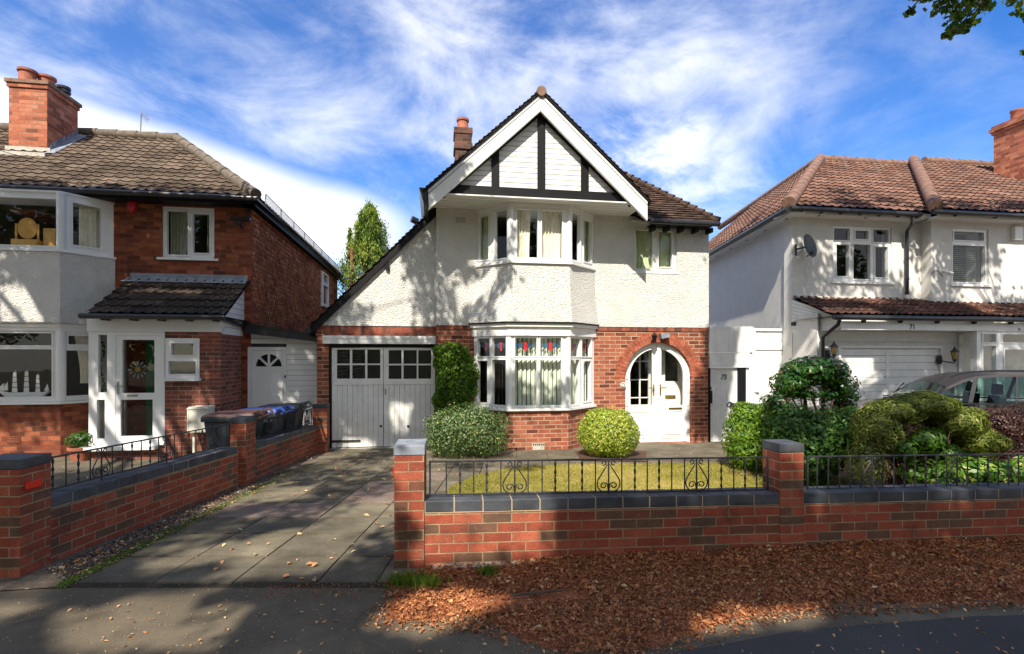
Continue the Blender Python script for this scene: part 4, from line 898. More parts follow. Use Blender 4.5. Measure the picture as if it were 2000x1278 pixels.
# bay: two storeys
splay = [PL.pt(PL.a(-420, FO), 0, FO)[:2], PL.pt(fcx, 0, FO)[:2], PL.pt(bj, 0, 0)[:2], PL.pt(bj-.3, 0, -.3)[:2], PL.pt(PL.a(-420, FO), 0, -.3)[:2]]
B0 = Plane(*splay[0], *splay[1]); B1 = Plane(*splay[1], *splay[2])
def shift(e): 
    return [tuple(B0.pt(0, 0, e))[:2], tuple(PL.pt(fcx+e*.45, 0, FO+e))[:2], tuple(PL.pt(bj+e*.9, 0, 0.002))[:2], splay[3][:2], splay[4][:2]]
zu0, zu1 = PL.z(60, 486, FO), PL.z(60, 375, FO); zl0, zl1 = PL.z(60, 785, FO), PL.z(60, 646, FO); zfa = PL.z(60, 631, FO)
m = MB(); m.vprism(splay, Z, zl0-.03); bb = m.build('bay_base', 'brick_left', LH); sub(bb)
m = MB(); q = B0.r(15, 853, 40, 866); m.plate(B0, q[0], q[1], q[2], q[3], [], 0, .01); m.build('air_brick', 'terracotta', bb)
m = MB()
for i in range(7):
    for j in range(4): m.pb(B0, lerp(q[0], q[1], (i+.2)/7), lerp(q[0], q[1], (i+.8)/7), lerp(q[2], q[3], (j+.25)/4), lerp(q[2], q[3], (j+.75)/4), .01, .013)
m.build('air_slots', 'black', bb)
for z_ in (zl0, zu0): m = MB(); m.vprism(shift(.05), z_-.045, z_-.004); m.build('bay_sill', 'upvc', LH)
m = MB(); m.vprism(shift(.035), zl1, zfa); m.vprism(shift(.06), zfa-.07, zfa-.015); m.build('bay_fascia', 'upvc', LH)
m = MB(); m.vprism(shift(.02), zu1, ze-.135); m.build('bay_fascia', 'upvc', LH)
m = MB(); m.vprism(shift(.03), zfa+.0, zu0-.048); m.build('bay_apron', 'render', LH)
m = MB(); m.vprism(shift(.09), zfa-.012, zfa+.012); m.build('bay_drip', 'mortar', LH)
h = [(B0.a(-300), B0.a(112.7), B0.z(60, 479.5), B0.z(60, 387.6))]
window(LH, B0, (B0.a(-400), B0.len, zu0, zu1), h, name='bay_window', glass='glass_up')
L1_ = B1.len; B1r = lambda x0, y0, x1, y1: (B1.a(x0), B1.a(x1), B1.z((x0+x1)/2, y1), B1.z((x0+x1)/2, y0))
window(LH, B1, (0, L1_, zu0, zu1), [(B1.a(142), B1.a(197), zu0+.12, zu1-.12)], name='bay_window')
h = [(B0.a(-300), B0.a(102), B0.z(60, 775.4), B0.z(60, 682.4)), (B0.a(-300), B0.a(102), B0.z(60, 675), B0.z(60, 651))]
window(LH, B0, (B0.a(-400), B0.len, zl0, zl1), h, name='bay_window')
window(LH, B1, (0, L1_, zl0, zl1), [(B1.a(126), B1.a(205), zl0+.09, B1.z(150, 685)), (B1.a(133), B1.a(200), B1.z(150, 673), zl1-.08)], name='bay_window')
for z0_, z1_ in ((zl0, zl1), (zu0, zu1)): p = splay[1]; m = MB(); m.tube([(p[0]-.01, p[1]+.03, z0_), (p[0]-.01, p[1]+.03, z1_)], .07, 8); m.build('bay_corner_post', 'upvc', LH, smooth=60)
window(LH, PL, wS, [PL.r(325, 412, 366.5, 497.5), PL.r(376, 418, 408.5, 494)], o=-.02, name='upper_window', sill=.08)
m = MB(); m.pb(PL, wS[0]-.1, wS[1]+.1, wS[3]+.01, wS[3]+.2, .0, .004); m.build('soldier_lintel', 'soldier', LH)
# shell
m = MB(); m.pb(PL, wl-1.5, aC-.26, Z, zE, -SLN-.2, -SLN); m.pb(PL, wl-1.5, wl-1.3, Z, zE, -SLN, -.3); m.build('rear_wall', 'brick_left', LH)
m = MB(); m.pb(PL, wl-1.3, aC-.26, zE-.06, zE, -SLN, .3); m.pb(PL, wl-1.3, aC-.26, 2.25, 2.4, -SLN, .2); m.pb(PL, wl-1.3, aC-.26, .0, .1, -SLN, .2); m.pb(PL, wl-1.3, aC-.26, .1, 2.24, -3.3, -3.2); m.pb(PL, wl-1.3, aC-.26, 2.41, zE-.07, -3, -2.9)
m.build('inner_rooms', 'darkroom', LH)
# chimney of the left house
cD = 10.4; pc = at(15, 300, cD); PC = Plane(pc.x, pc.y, ang=ANG); c0_, c1_ = PC.a(17), PC.a(92); zt_ = PC.z(55, 172)
zb_ = 4.6
m = MB(); m.pb(PC, c0_, c1_, zb_, zt_, -.92, 0); ch = m.build('chimney', 'brick_chimney', LH); sub(ch)
m = MB(); m.pb(PC, c0_-.025, c1_+.025, zt_, zt_+.085, -.945, .025); m.build('chimney_oversail', 'brick_chimney', ch)
m = MB(); m.pb(PC, c0_-.05, c1_+.055, zt_+.085, zt_+.155, -.975, .05); m.build('chimney_cap', plain('chimney_cement', (.24, .14, .10), .9, .4, 9), ch)
m = MB(); n = 7
zsl = lambda o_: ze+tp_*(OE-o_)
cO = lambda q: ((Vector(PC.pt(0, 0, q))-PL.p).dot(PL.n))
for k in range(n):
    o0, o1 = -.92*k/n, -.92*(k+1)/n; zz0 = zsl(cO(o0)); zz1 = zsl(cO(o1)); m.q([PC.pt(c1_+.008, zz0-.05, o0+.0), PC.pt(c1_+.008, zz1-.05, o1), PC.pt(c1_+.008, zz1+.22, o1), PC.pt(c1_+.008, zz0+.12+.05*(k % 2), o0-.02)])
m.q([PC.pt(c1_+.01, zsl(cO(.1))+.06, .1), PC.pt(c1_+.2, zsl(cO(.1))+.07, .1), PC.pt(c1_+.2, zsl(cO(-.92))+.07, -.92), PC.pt(c1_+.01, zsl(cO(-.92))+.08, -.92)])
m.build('flashing', 'lead', ch)
m = MB(); m.pb(PC, c0_-.06, c1_+.06, zsl(cO(0))-.1, zsl(cO(0))+.12, 0, .012); m.pb(PC, c0_-.08, c1_+.1, zsl(cO(.2))+.02, zsl(cO(.2))+.10, .0, .22); m.build('mortar_fillet', 'mortar', ch)
for px_, o_, r_ in ((54, -.18, .155), (91, -.40, .155)):
    A_ = PC.a(px_, o_); m = MB(); p = PC.pt(A_, zt_+.15, o_); m.lathe([(r_, 0), (r_-.01, .03), (r_-.015, .23), (r_+.012, .245), (r_+.012, .29), (r_-.02, .29), (r_-.03, .1)], p, 18); m.build('chimney_pot', 'terracotta', ch, smooth=50)
m = MB(); A_ = PC.a(124, -.75); p = PC.pt(A_-.0, zt_+.15, -.75); m.lathe([(.13, 0), (.10, .07), (.10, .13), (.13, .14), (.13, .19), (.11, .20), (.13, .22), (.13, .27), (.02, .29)], p, 18); m.build('flue_cowl', 'gutter', ch, smooth=40)
# porch
PP = facade(350, 8.93); b = PP.a
pf = (b(173), b(430)); zpb = PP.z(250, 871)
cn = PP.pt(b(430), 0, 0); bk = (cn-PL.p).dot(PL.n)      # porch depth
PPs = Plane(cn.x, cn.y, *PL.pt((cn-PL.p).dot(PL.d), 0, 0.002)[:2]); PD = PPs.len
zfb, zft = PP.z(300, 648), PP.z(300, 621)
m = MB(); w0 = PP.r(324, 661, 390, 739)
m.plate(PP, b(322), b(430), Z, zfb, [w0], -.11, 0); m.pb(PPs, .001, PD, Z, zfb, -.11, -.0005); 
PORCH = LH
m.build('porch_brick_wall', 'brick_porch', LH)
m = MB(); m.pb(PP, pf[0]-.01, b(430)+.03, zfb, zft+.02, -.1, .03); m.pb(PPs, .031, PD, zfb-.03, zfb+.09, -.1, .03); m.pb(PPs, .031, PD, zfb+.10, zft+.02, -.1, .025); m.build('porch_fascia', 'upvc', LH)
window(LH, PP, w0, [PP.r(336, 671, 379.5, 694), PP.r(330.6, 706, 384, 731)], o=.02, name='porch_window', sill=.03)
hs = [PP.r(191.5, 654, 209, 767), PP.r(189, 781, 204.5, 857.5), PP.r(225.5, 656, 317, 862)]
m = MB(); m.plate(PP, pf[0], b(321.6), zpb, zfb, hs, -.07, 0); pfm = m.build('porch_frame', 'upvc', LH); sub(pfm)
m = MB()
for q in hs[:2]: m.q([PP.pt(q[0], q[2], -.03), PP.pt(q[1], q[2], -.03), PP.pt(q[1], q[3], -.03), PP.pt(q[0], q[3], -.03)])
m.build('side_light', 'glass', pfm)
q = hs[2]; dh = [PP.r(238, 664, 301, 768), PP.r(234.5, 781, 297.5, 852)]
m = MB(); m.plate(PP, q[0]+.003, q[1]-.003, q[2]+.004, q[3]-.003, dh, -.06, -.01); pdr = m.build('porch_door', 'upvc', LH); sub(pdr)
m = MB()
for k in dh: m.q([PP.pt(k[0], k[2], -.03), PP.pt(k[1], k[2], -.03), PP.pt(k[1], k[3], -.03), PP.pt(k[0], k[3], -.03)])
m.build('door_glass', 'glass', pdr)
m = MB(); hx = b(230); hz = PP.z(230, 757); m.pb(PP, hx-.014, hx+.014, hz-.11, hz+.1, -.01, .0); m.tube([PP.pt(hx, hz+.03, 0), PP.pt(hx, hz+.03, .05), PP.pt(hx+.12, hz+.02, .05)], .01, 8); m.build('door_handle', 'steel', pdr)
m = MB(); e = PP.r(248, 771, 268, 775); m.pb(PP, e[0], e[1], e[2], e[3], -.01, .004); m.build('letterbox', 'steel', pdr)
m = MB(); m.pb(PP, pf[0]-.09, b(309), zpb-.06, zpb, -.1, .12); m.build('porch_sill', 'upvc', LH)
m = MB(); m.pb(PP, pf[0]+.0, b(430)-.0, Z-.1, zpb-.062, -PD+.02, -.002); m.build('porch_floor', 'brick_porch', LH)
m = MB(); m.pb(PP, pf[0]+.0, pf[0]+.06, zpb, zfb, -PD+.02, -.075); m.build('porch_return', 'upvc', LH)
m = MB(); m.pb(PP, pf[0]+.08, b(430)-.12, zfb-.06, zfb-.02, -PD+.02, -.115); m.pb(PP, b(262, ), b(430)-.12, zpb, zfb-.07, -PD+.02, -PD+.06); m.build('porch_inner_wall', 'roomwhite', LH)
# porch roof
oe = .12; e0, e1 = PP.a(166, oe+.1), PP.a(439, oe+.1); zpe = PP.z(300, 614, oe+.1)
ztop = PL.z(370, 548, 0); Rn = PP.pt(0, zpe, oe+.1); back = PD+oe+.1; rise = ztop-zpe; sl2 = math.hypot(back, rise); Vv = (-PP.n*back+Vector((0, 0, rise)))/sl2
tl = (PL.pt(a(256), 0, 0)-PP.p).dot(PP.d); tr_ = (PL.pt(a(486), 0, 0)-PP.p).dot(PP.d)
tiles('porch_roof', 'tile_porch', LH, Rn, PP.d, Vv, [(e0, 0), (e1, 0), (min(tr_, e1), sl2), (tl, sl2)], course=.27, wave=.165, amp=.022, thick=.03)
m = MB(); m.q([PP.pt(e0, zpe-.02, oe+.08), PP.pt(e1, zpe-.02, oe+.08), PP.pt(e1, ztop-.02, -PD), PP.pt(tl, ztop-.02, -PD)]); m.q([PP.pt(e0, zpe-.025, oe+.08), PP.pt(e1, zpe-.025, oe+.08), PP.pt(e1, zpe-.025, -PD), PP.pt(e0, zpe-.025, -PD)]); m.q([PP.pt(e0, zpe-.02, oe+.08), PP.pt(tl, ztop-.02, -PD), PP.pt(e0+.0, zpe-.02, -PD)]); m.build('roof_deck', 'black', LH)
m = MB(); fl0, fl1 = a(255), a(484); m.pb(PL, fl0, fl1, ztop-.0, ztop+.12, .002, .014)
m.q([PL.pt(fl0-.1, ztop-.06, .16), PL.pt(fl1, ztop-.06, .16), PL.pt(fl1, ztop+.04, .015), PL.pt(fl0, ztop+.04, .015)]); m.build('porch_flashing', 'lead', LH)
m = MB(); pz = PPs.z(460, 630)
m.v = []; c_ = PPs
m.prism(PPs, [(-.17, zpe-.03), (PD, zpe-.03), (PD, ztop-.03)], .02, .05); m.build('porch_cladding', 'upvc', LH)
m = MB()
for k in range(1, 9):
    z_ = zpe-.03+k*.105
    if z_ < ztop-.08: m.pb(PPs, (z_-zpe+.03)/(ztop-zpe)*(PD+.17)-.14, PD, z_, z_+.006, .05, .053)
m.build('cladding_grooves', 'gutter', LH)
m = MB(); m.tube([PP.pt(e0-.05, zpe-.045, oe+.15), PP.pt(e1+.02, zpe-.045, oe+.15)], .045, 8)
for k in range(5): A_ = lerp(e0, e1, (k+.6)/5); m.prism(PP, [(A_-.02, zpe-.04), (A_+.02, zpe-.04), (A_+.02, zpe-.11), (A_-.02, zpe-.11)], .03, oe+.12)
m.build('porch_gutter', 'gutter', LH, smooth=50)
m = MB(); m.tube([PPs.pt(-.1, zpe-.05, .07), PPs.pt(PD, zpe-.12, .07)], .04, 8); m.build('porch_gutter', 'gutter', LH)
# side passage lean-to
lt0, lt1 = a(486), a(632); LZ = lambda px, py: PL.z(px, py)
m = MB(); zl_, zr_ = LZ(486, 650), LZ(620, 668); A0_, A1_ = a(484), a(628)
dr = (a(487), a(558), Z-.1, LZ(520, 681)); 
pitch = .105; z = Z
prof = lambda x: lerp(zl_, zr_, (x-A0_)/(A1_-A0_))
while z < max(zl_, zr_):
    z1 = z+pitch
    for x0, x1 in ((A0_, dr[0]-.03), (dr[1]+.015, A1_)) if z < dr[3] else ((A0_, A1_),):
        if z < dr[3] < z1 and x1-x0 < 2: pass
        n = 6
        for k in range(n):
            p0, p1 = lerp(x0, x1, k/n), lerp(x0, x1, (k+1)/n); t0, t1 = min(z1-.006, prof(p0)), min(z1-.006, prof(p1))
            if t0 <= z or t1 <= z: continue
            m.prism(PL, [(p0, z), (p1, z), (p1, t1), (p0, t0)], -.05, -.005)
    z = z1
m.build('passage_cladding', 'upvc', LH)
m = MB(); m.prism(PL, [(A0_, Z), (A1_, Z), (A1_, zr_), (A0_, zl_)], -.1, -.052); m.build('cladding_backing', 'gutter', LH)
m = MB(); m.prism(PL, [(a(485), LZ(486, 652)), (A1_, LZ(622, 669)), (A1_, LZ(622, 656)), (a(485), LZ(486, 633))], -.02, .16); m.prism(PL, [(a(485), LZ(486, 634)), (A1_, LZ(622, 657)), (A1_, LZ(622, 655)), (a(485), LZ(486, 631))], -8, .18); m.build('passage_roof', 'gutter', LH)
m = MB(); dA, dB, dZ = dr[0], dr[1], dr[3]; m.plate(PL, dA-.03, dB+.012, Z, dZ+.03, [(dA+.04, dB-.04, Z-1, dZ-.04)], -.04, .004); pf_ = m.build('passage_door_frame', 'upvc', LH); sub(pf_)
dw = dB-dA; cxx = (dA+dB)/2+.01; rr = .26*dw*1.25; za = LZ(522, 716)
m = MB(); rr = (a(550)-a(499))/2; cxx = (a(550)+a(499))/2
q0, q1 = dA+.045, dB-.045
m.plate(PL, q0, q1, Z+.05, za-.001, [(a(497), a(520), Z+.2, LZ(510, 727)), (a(529), a(550.5), Z+.2, LZ(540, 727))], -.035, -.008)
for k in range(16):
    t0, t1 = math.pi*k/16, math.pi*(k+1)/16; x0, x1 = cxx+rr*math.cos(t1), cxx+rr*math.cos(t0); m.prism(PL, [(x0, za+rr*math.sin(t1)), (x1, za+rr*math.sin(t0)), (x1, dZ-.045), (x0, dZ-.045)], -.035, -.008)
m.pb(PL, q0, cxx-rr, za, dZ-.045, -.035, -.008); m.pb(PL, cxx+rr, q1, za, dZ-.045, -.035, -.008)
for th in (45, 90, 135):
    c_, s_ = math.cos(R(th)), math.sin(R(th)); w_ = .02; m.prism(PL, [(cxx-w_*s_, za+w_*c_), (cxx+w_*s_, za-w_*c_), (cxx+w_*s_+rr*c_, za-w_*c_+rr*s_), (cxx-w_*s_+rr*c_, za+w_*c_+rr*s_)], -.034, -.007)
m.plate(PL, a(497), a(520), Z+.2, LZ(510, 727), [], -.034, -.018); m.plate(PL, a(529), a(550.5), Z+.2, LZ(540, 727), [], -.034, -.018)
m.build('passage_door', 'upvc', pf_)
m = MB(); m.pb(PL, q0, q1, za-.02, dZ-.05, -.05, -.04); m.build('fan_light', 'black', pf_)
m = MB(); m.pb(PL, a(556), a(558.4), LZ(557, 738), LZ(557, 733), .0, .03); m.build('door_knob', 'iron', pf_)
# things on the left house
ab = MB(); q = PL.r(253, 389, 269.5, 417); cx_ = (q[0]+q[1])/2; ab.prism(PL, [(q[0]+.04, q[2]), (q[1]-.04, q[2]), (q[1], q[2]+.1), (q[1], q[3]), (q[0], q[3]), (q[0], q[2]+.1)], 0, .09)
tag(ab.build('alarm_box', 'red', origin=PL.pt(cx_, q[2], 0), bevel=.012), 'red intruder alarm box under the dark eaves left of the small upper window', 'alarm box')
fl = thing('floodlight', 'black floodlight on a bracket at the top corner of the brick house', 'floodlight', PL.pt(a(470), LZ(470, 432), 0), ANG)
m = MB(); q = PL.r(462, 435, 477, 445); m.prism(PL, [(q[0], q[3]), (q[1], q[3]-.03), (q[1]-.01, q[2]-.01), (q[0]+.03, q[2]+.02)], .10, .18); m.build('lamp_head', 'gutter', fl)
m = MB(); m.tube([PL.pt(a(472), LZ(472, 441), .1), PL.pt(a(473), LZ(472, 446), .0)], .02, 6); m.build('bracket', 'iron', fl)
m = MB(); m.pb(PL, a(451), a(490), LZ(470, 431), LZ(470, 426), .0, .06); m.tube([PL.pt(a(486), LZ(486, 424), .05), PL.pt(a(486), LZ(486, 408), .05)], .025, 8)
tag(m.build('pipe_bracket', 'gutter', origin=PL.pt(a(470), LZ(470, 431), 0)), 'black horizontal pipe stub at the brick corner above the floodlight', 'pipe')
# bird netting over the side gutter
nt = thing('roof_netting', 'wire mesh bird guard standing along the side gutter of the brick house', 'mesh fence', PS.pt(.1, ze, eE-aC), 0)
oo = eE-aC+.04; m = MB()
for k in range(9): d_ = .12+k*1.04; m.tube([PS.pt(d_, ze-.03, oo), PS.pt(d_, ze+.20, oo)], .012, 5)
m.tube([PS.pt(.12, ze+.20, oo), PS.pt(8.5, ze+.17, oo)], .008, 5); m.build('frame', 'steel', nt)
m = MB(); d_ = .12
while d_ < 8.4:
    for s_ in (-1, 1):
        x0, x1 = d_, d_+s_*.2
        if .1 < x1 < 8.5: m.tube([PS.pt(x0, ze-.02, oo), PS.pt(x1, ze+.19, oo)], .0025, 3, cap=False)
    d_ += .05
m.build('mesh', 'steel', nt)
vp = at(688, 545, 18.6); m = MB(); m.tube([(vp.x, vp.y, 3.2), (vp.x, vp.y, CZ+(700-484)/1000*18.6)], .075, 10)
tag(m.build('vent_pipe', plain('rusty_pipe', (.22, .08, .05), .8, .3), origin=(vp.x, vp.y, 3.2), smooth=60), 'rust brown vent pipe rising at the far end of the brick house before the conifer', 'pipe')
an = thing('tv_aerial', 'thin television aerial mast on the roof ridge left of the sky gap', 'aerial', at(274, 264, 12.2), ANG)
b0 = at(274, 266, 12.2); t0 = at(276, 221, 12.2); m = MB(); m.tube([b0, t0], .014, 6); m.build('mast', 'steel', an)
m = MB(); t1 = at(290, 234, 11.6); m.tube([t0, t1], .009, 5)
for k in range(7): p = t0.lerp(t1, k/6.5); m.tube([p-Vector((.0, .02, .10)), p+Vector((.0, .02, .10))], .004, 4)
m.build('array', 'steel', an)
m = MB(); pa, pb_ = at(-20, 288, 9.9), at(180, 333, 9.4)
m.tube([pa.lerp(pb_, t)-Vector((0, 0, .05*math.sin(math.pi*t))) for t in [k/10 for k in range(11)]], .006, 5)
tag(m.build('overhead_cable', 'black', origin=pa), 'thin black cable crossing the tiled roof below the brick chimney', 'cable')
# curtains and things inside the left house
curtain('curtain', 'white net curtain in the angled side light of the upper left bay', B1, B1.a(160), B1.a(200), zu0, zu1, -.14, 'net', 5, .02, 'left house curtains')
curtain('curtain', 'beige curtain filling left pane of the small window in red brick wall', PL, PL.a(325), PL.a(361), wS[2], wS[3], -.16, 'grey_net', 6, .018, 'left house curtains')
curtain('curtain', 'narrow beige curtain in right pane of the small window in red brick wall', PL, PL.a(398), PL.a(410), wS[2], wS[3], -.16, 'grey_net', 3, .018, 'left house curtains')
curtain('curtain', 'tied white curtain in the angled side light beside the glazed porch', B1, B1.a(150), B1.a(215), zl0+.3, zl1, -.16, 'net', 5, .02, 'left house curtains', -.2)
mr = thing('dressing_mirror', 'round pine dressing mirror turned backwards in the upper bay window', 'mirror', B0.pt(B0.a(54), zu0+.03, -.28), ANG)
m = MB(); c = B0.hit(53, 446, -.28)[:2]; rx, rz = B0.a(72, -.28)-B0.a(53, -.28), .19; m.prism(B0, [(c[0]+rx*math.cos(k*math.pi/14), c[1]+rz*math.sin(k*math.pi/14)) for k in range(28)], -.30, -.28); m.build('mirror_back', 'wood', mr)
m = MB(); q = B0.r(28, 466, 78, 479, -.28); m.pb(B0, q[0], q[1], q[2]-.05, q[3]-.03, -.36, -.2)
for x in (31, 74): x_ = B0.a(x, -.28); m.pb(B0, x_-.015, x_+.015, q[3]-.03, c[1]+.08, -.30, -.28)
m.build('mirror_stand', 'wood', mr)
m = MB(); q = B0.r(84, 446, 108, 480, -.3); m.pb(B0, q[0], q[1], q[2]-.05, q[3], -.5, -.3); tag(m.build('wooden_box', 'wood', origin=B0.pt(q[0], q[2], -.3), bevel=.006), 'pine box beside the round mirror in the upper bay window', 'box')
ship = thing('model_ship', 'white model sailing ship with three masts on the ground-floor bay window sill', 'model ship', B0.pt(B0.a(50, -.2), zl0+.03, -.2), ANG)
SO = -.2; s_ = lambda x: B0.a(x, SO); sz = lambda y: B0.z(50, y, SO)
m = MB(); m.prism(B0, [(s_(2), sz(767)), (s_(12), sz(775)), (s_(84), sz(775)), (s_(94), sz(768)), (s_(97), sz(763)), (s_(88), sz(766)), (s_(20), sz(767)), (s_(-2), sz(763))], SO-.04, SO+.03); m.build('hull', 'white', ship, bevel=.006)
for x, top, w_ in ((30, 726, 6), (53, 724, 6), (75, 731, 5)):
    m = MB(); m.tube([B0.pt(s_(x), sz(768), SO), B0.pt(s_(x), sz(top-3), SO)], .004, 5); m.build('mast', 'wood', ship)
    m = MB(); n = 4
    for k in range(n):
        y0, y1 = lerp(766, top, k/n), lerp(766, top, (k+.86)/n); w0_, w1_ = w_*(1-.45*k/n), w_*(1-.45*(k+1)/n)
        m.prism(B0, [(s_(x-w0_), sz(y0)), (s_(x+w0_*.8), sz(y0)), (s_(x+w1_*.8), sz(y1)), (s_(x-w1_), sz(y1))], SO+.006, SO+.012)
    m.build('sail', 'white', ship)
m = MB(); m.prism(B0, [(s_(0), sz(764)), (s_(16), sz(762)), (s_(15), sz(746))], SO+.0, SO+.006); m.prism(B0, [(s_(-6), sz(762)), (s_(7), sz(762)), (s_(9), sz(748))], SO+.01, SO+.016); m.prism(B0, [(s_(86), sz(764)), (s_(96), sz(763)), (s_(93), sz(750))], SO, SO+.006); m.build('jib_sail', 'white', ship)
dz = thing('daisy_wreath', 'hanging white daisy decoration seen through the glass porch door', 'decoration', PP.pt(b(271), PP.z(271, 722, -.6), -.6), ANG)
c = PP.hit(270, 722, -.6)[:2]; m = MB()
for k in range(12):
    t = k*math.pi/6; d0, d1 = .05, .145; m.prism(PP, [(c[0]+d0*math.cos(t), c[1]+d0*math.sin(t)), (c[0]+d1*math.cos(t-.14), c[1]+d1*math.sin(t-.14)), (c[0]+(d1+.02)*math.cos(t), c[1]+(d1+.02)*math.sin(t)), (c[0]+d1*math.cos(t+.14), c[1]+d1*math.sin(t+.14))], -.6, -.59)
m.build('petals', plain('pale_blue_petal', (.45, .55, .55), .6), dz)
m = MB(); m.prism(PP, [(c[0]+.05*math.cos(k*math.pi/8), c[1]+.05*math.sin(k*math.pi/8)) for k in range(16)], -.595, -.58); m.build('centre', plain('yellow_centre', (.7, .5, .1), .6), dz)
m = MB(); q = PP.r(285, 666, 299, 852, -.5); m.pb(PP, q[0], q[1], zpb, q[3]+.2, -.52, -.5); tag(m.build('drape', 'green', origin=PP.pt(q[0], zpb, -.5)), 'dark green drape hanging inside the glazed porch', 'drape')
m = MB(); q = PP.r(240, 664, 247, 852, -.35); m.pb(PP, q[0]+.03, q[0]+.05, zpb, q[3]+.1, -.35, -.33); tag(m.build('chrome_pole', 'steel', origin=PP.pt(q[0], zpb, -.35)), 'slim upright metal pole inside the glazed porch', 'pole')

# ================================================================= the right house
PR = facade(1547, 10.9); a = PR.a; zz = PR.z
RH = thing('extended_house', 'white rendered house with red-brown tiled roof and white garage, at the right', 'house', PR.pt(0, 0, 0), ANG)
OE = .34; ze = zz(1541, 405, OE)+.02; eC = PR.a(1541, OE); pit = R(33.5); tp_, cp, sp = math.tan(pit), math.cos(pit), math.sin(pit)
zT = ze-.12; OB = .24; aB = PR.a(1819, OB); aE = a(2600)
w1 = PR.r(1627.5, 442.5, 1741.5, 551); w2 = PR.r(1860, 447, 1931, 556, OB)
m = MB(); m.plate(PR, 0, aB, 1.9, zT, [w1], -.25, 0); m.plate(PR, aB, aE, 1.9, zT, [w2], -.25, OB); m.build('render_wall', 'render_fine', RH)
# splayed side wall runs back toward the vanishing point of its eaves
sd = Vector((.035, 1, 0)).normalized(); P0 = PR.pt(0, 0, 0); SW = Plane(P0.x+sd.x*9, P0.y+sd.y*9, P0.x, P0.y)
m = MB(); m.pb(SW, 0, SW.len-.001, Z, zT, -.25, -.001); m.build('side_wall', 'render_fine', RH)
m = MB(); m.pb(PR, 1.95, aE, Z, zT, -9.3, -9.05); m.build('rear_wall', 'render_fine', RH)
m = MB(); m.pb(PR, 1.95, aE, zT-.05, zT, -9, -.26); m.pb(PR, .9, 1.949, zT-.05, zT, -3, -.26); m.pb(PR, 1.95, aE, 1.88, 1.95, -9, -.26); m.pb(PR, .9, 1.949, 1.88, 1.95, -3, -.26); m.pb(PR, .95, aE, 1.95, zT-.06, -3.1, -3.001); m.build('inner_rooms', 'darkroom', RH)
into = -PR.n; T4 = 4.25
g_ = lambda a_, z_, o_: PR.pt(a_, z_, o_)
eM = PR.a(1826, OE+OB)
k_ = dict(course=.3, wave=.2, amp=.022, thick=.028)
Vr = into*cp+Vector((0, 0, sp))
Ofr = g_(0, ze+.02, OE); ln = T4/cp
tiles('front_roof_slope', 'tile_right', RH, Ofr, PR.d, Vr, [(eC, 0), (eM+.3, 0), (eM+T4+.3, ln), (eC+T4, ln)], **k_)
Ofr2 = g_(0, ze+.02, OE+OB); ln2 = (T4+OB)/cp; eC2 = eM
tiles('front_roof_slope', 'tile_right', RH, Ofr2, PR.d, Vr, [(eC2, 0), (aE, 0), (aE, ln2), (eC2+T4, ln2)], lift=.0, **k_)
# side slope, its ridge running back
c0 = g_(eC, ze, OE); apx = g_(eC+T4, ze+T4*tp_, OE-T4)
sd2 = Vector((.03, 1, 0)).normalized(); apn = (apx-c0); nn = sd2.cross(apn).normalized(); Us = nn.cross(sd2).normalized()
if Us.z < 0: Us = -Us
hv = apn.dot(Us); hu = apn.dot(sd2)
tiles('side_roof_slope', 'tile_right', RH, c0+Vector((0, 0, .02)), sd2, Us, [(0, 0), (9, 0), (9, hv), (hu, hv)], **k_)
m = MB(); m.q([c0-Vector((0, 0, .01)), g_(aE, ze-.01, OE), g_(aE, ze+T4*tp_-.01, OE-T4), apx-Vector((0, 0, .01))]); m.q([c0-Vector((0, 0, .01)), apx-Vector((0, 0, .01)), apx+sd2*(9-hu)-Vector((0, 0, .01)), c0+sd2*9-Vector((0, 0, .01))]); m.q([apx, g_(aE, ze+T4*tp_, OE-T4), g_(aE, ze, -9), apx+sd2*(9-hu)]); m.build('roof_deck', 'black', RH)
m = MB(); n = 12; 
for k in range(n): p, q = c0.lerp(apx, k/n), c0.lerp(apx, (k+1.06)/n); m.tube([p+Vector((0, 0, .06)), q+Vector((0, 0, .055))], [.135, .13], 12)
m.build('hip_tiles', 'ridge_red', RH, smooth=60)
m = MB(); c2 = g_(eC2+.02, ze, OE+OB); ap2 = g_(eC2+T4+.02, ze+(T4+OB)*tp_, OE-T4)
for k in range(n): p, q = c2.lerp(ap2, k/n), c2.lerp(ap2, (k+1.06)/n); m.tube([p+Vector((0, 0, .07)), q+Vector((0, 0, .065))], [.135, .13], 12)
m.build('hip_tiles', 'ridge_red', RH, smooth=60)
m = MB(); x = eC+T4
while x < aE: 
    up_z = .0 if x < eC2+T4 else OB*tp_
    m.tube([g_(x, ze+T4*tp_+.05+up_z, OE-T4), g_(x+.42, ze+T4*tp_+.04+up_z, OE-T4)], [.12, .11], 10); x += .4
for k in range(20): p = apx+sd2*(k*.4); m.tube([p+Vector((0, 0, .05)), p+sd2*.42+Vector((0, 0, .04))], [.12, .11], 10)
m.build('ridge_tiles', 'ridge_red', RH, smooth=60)
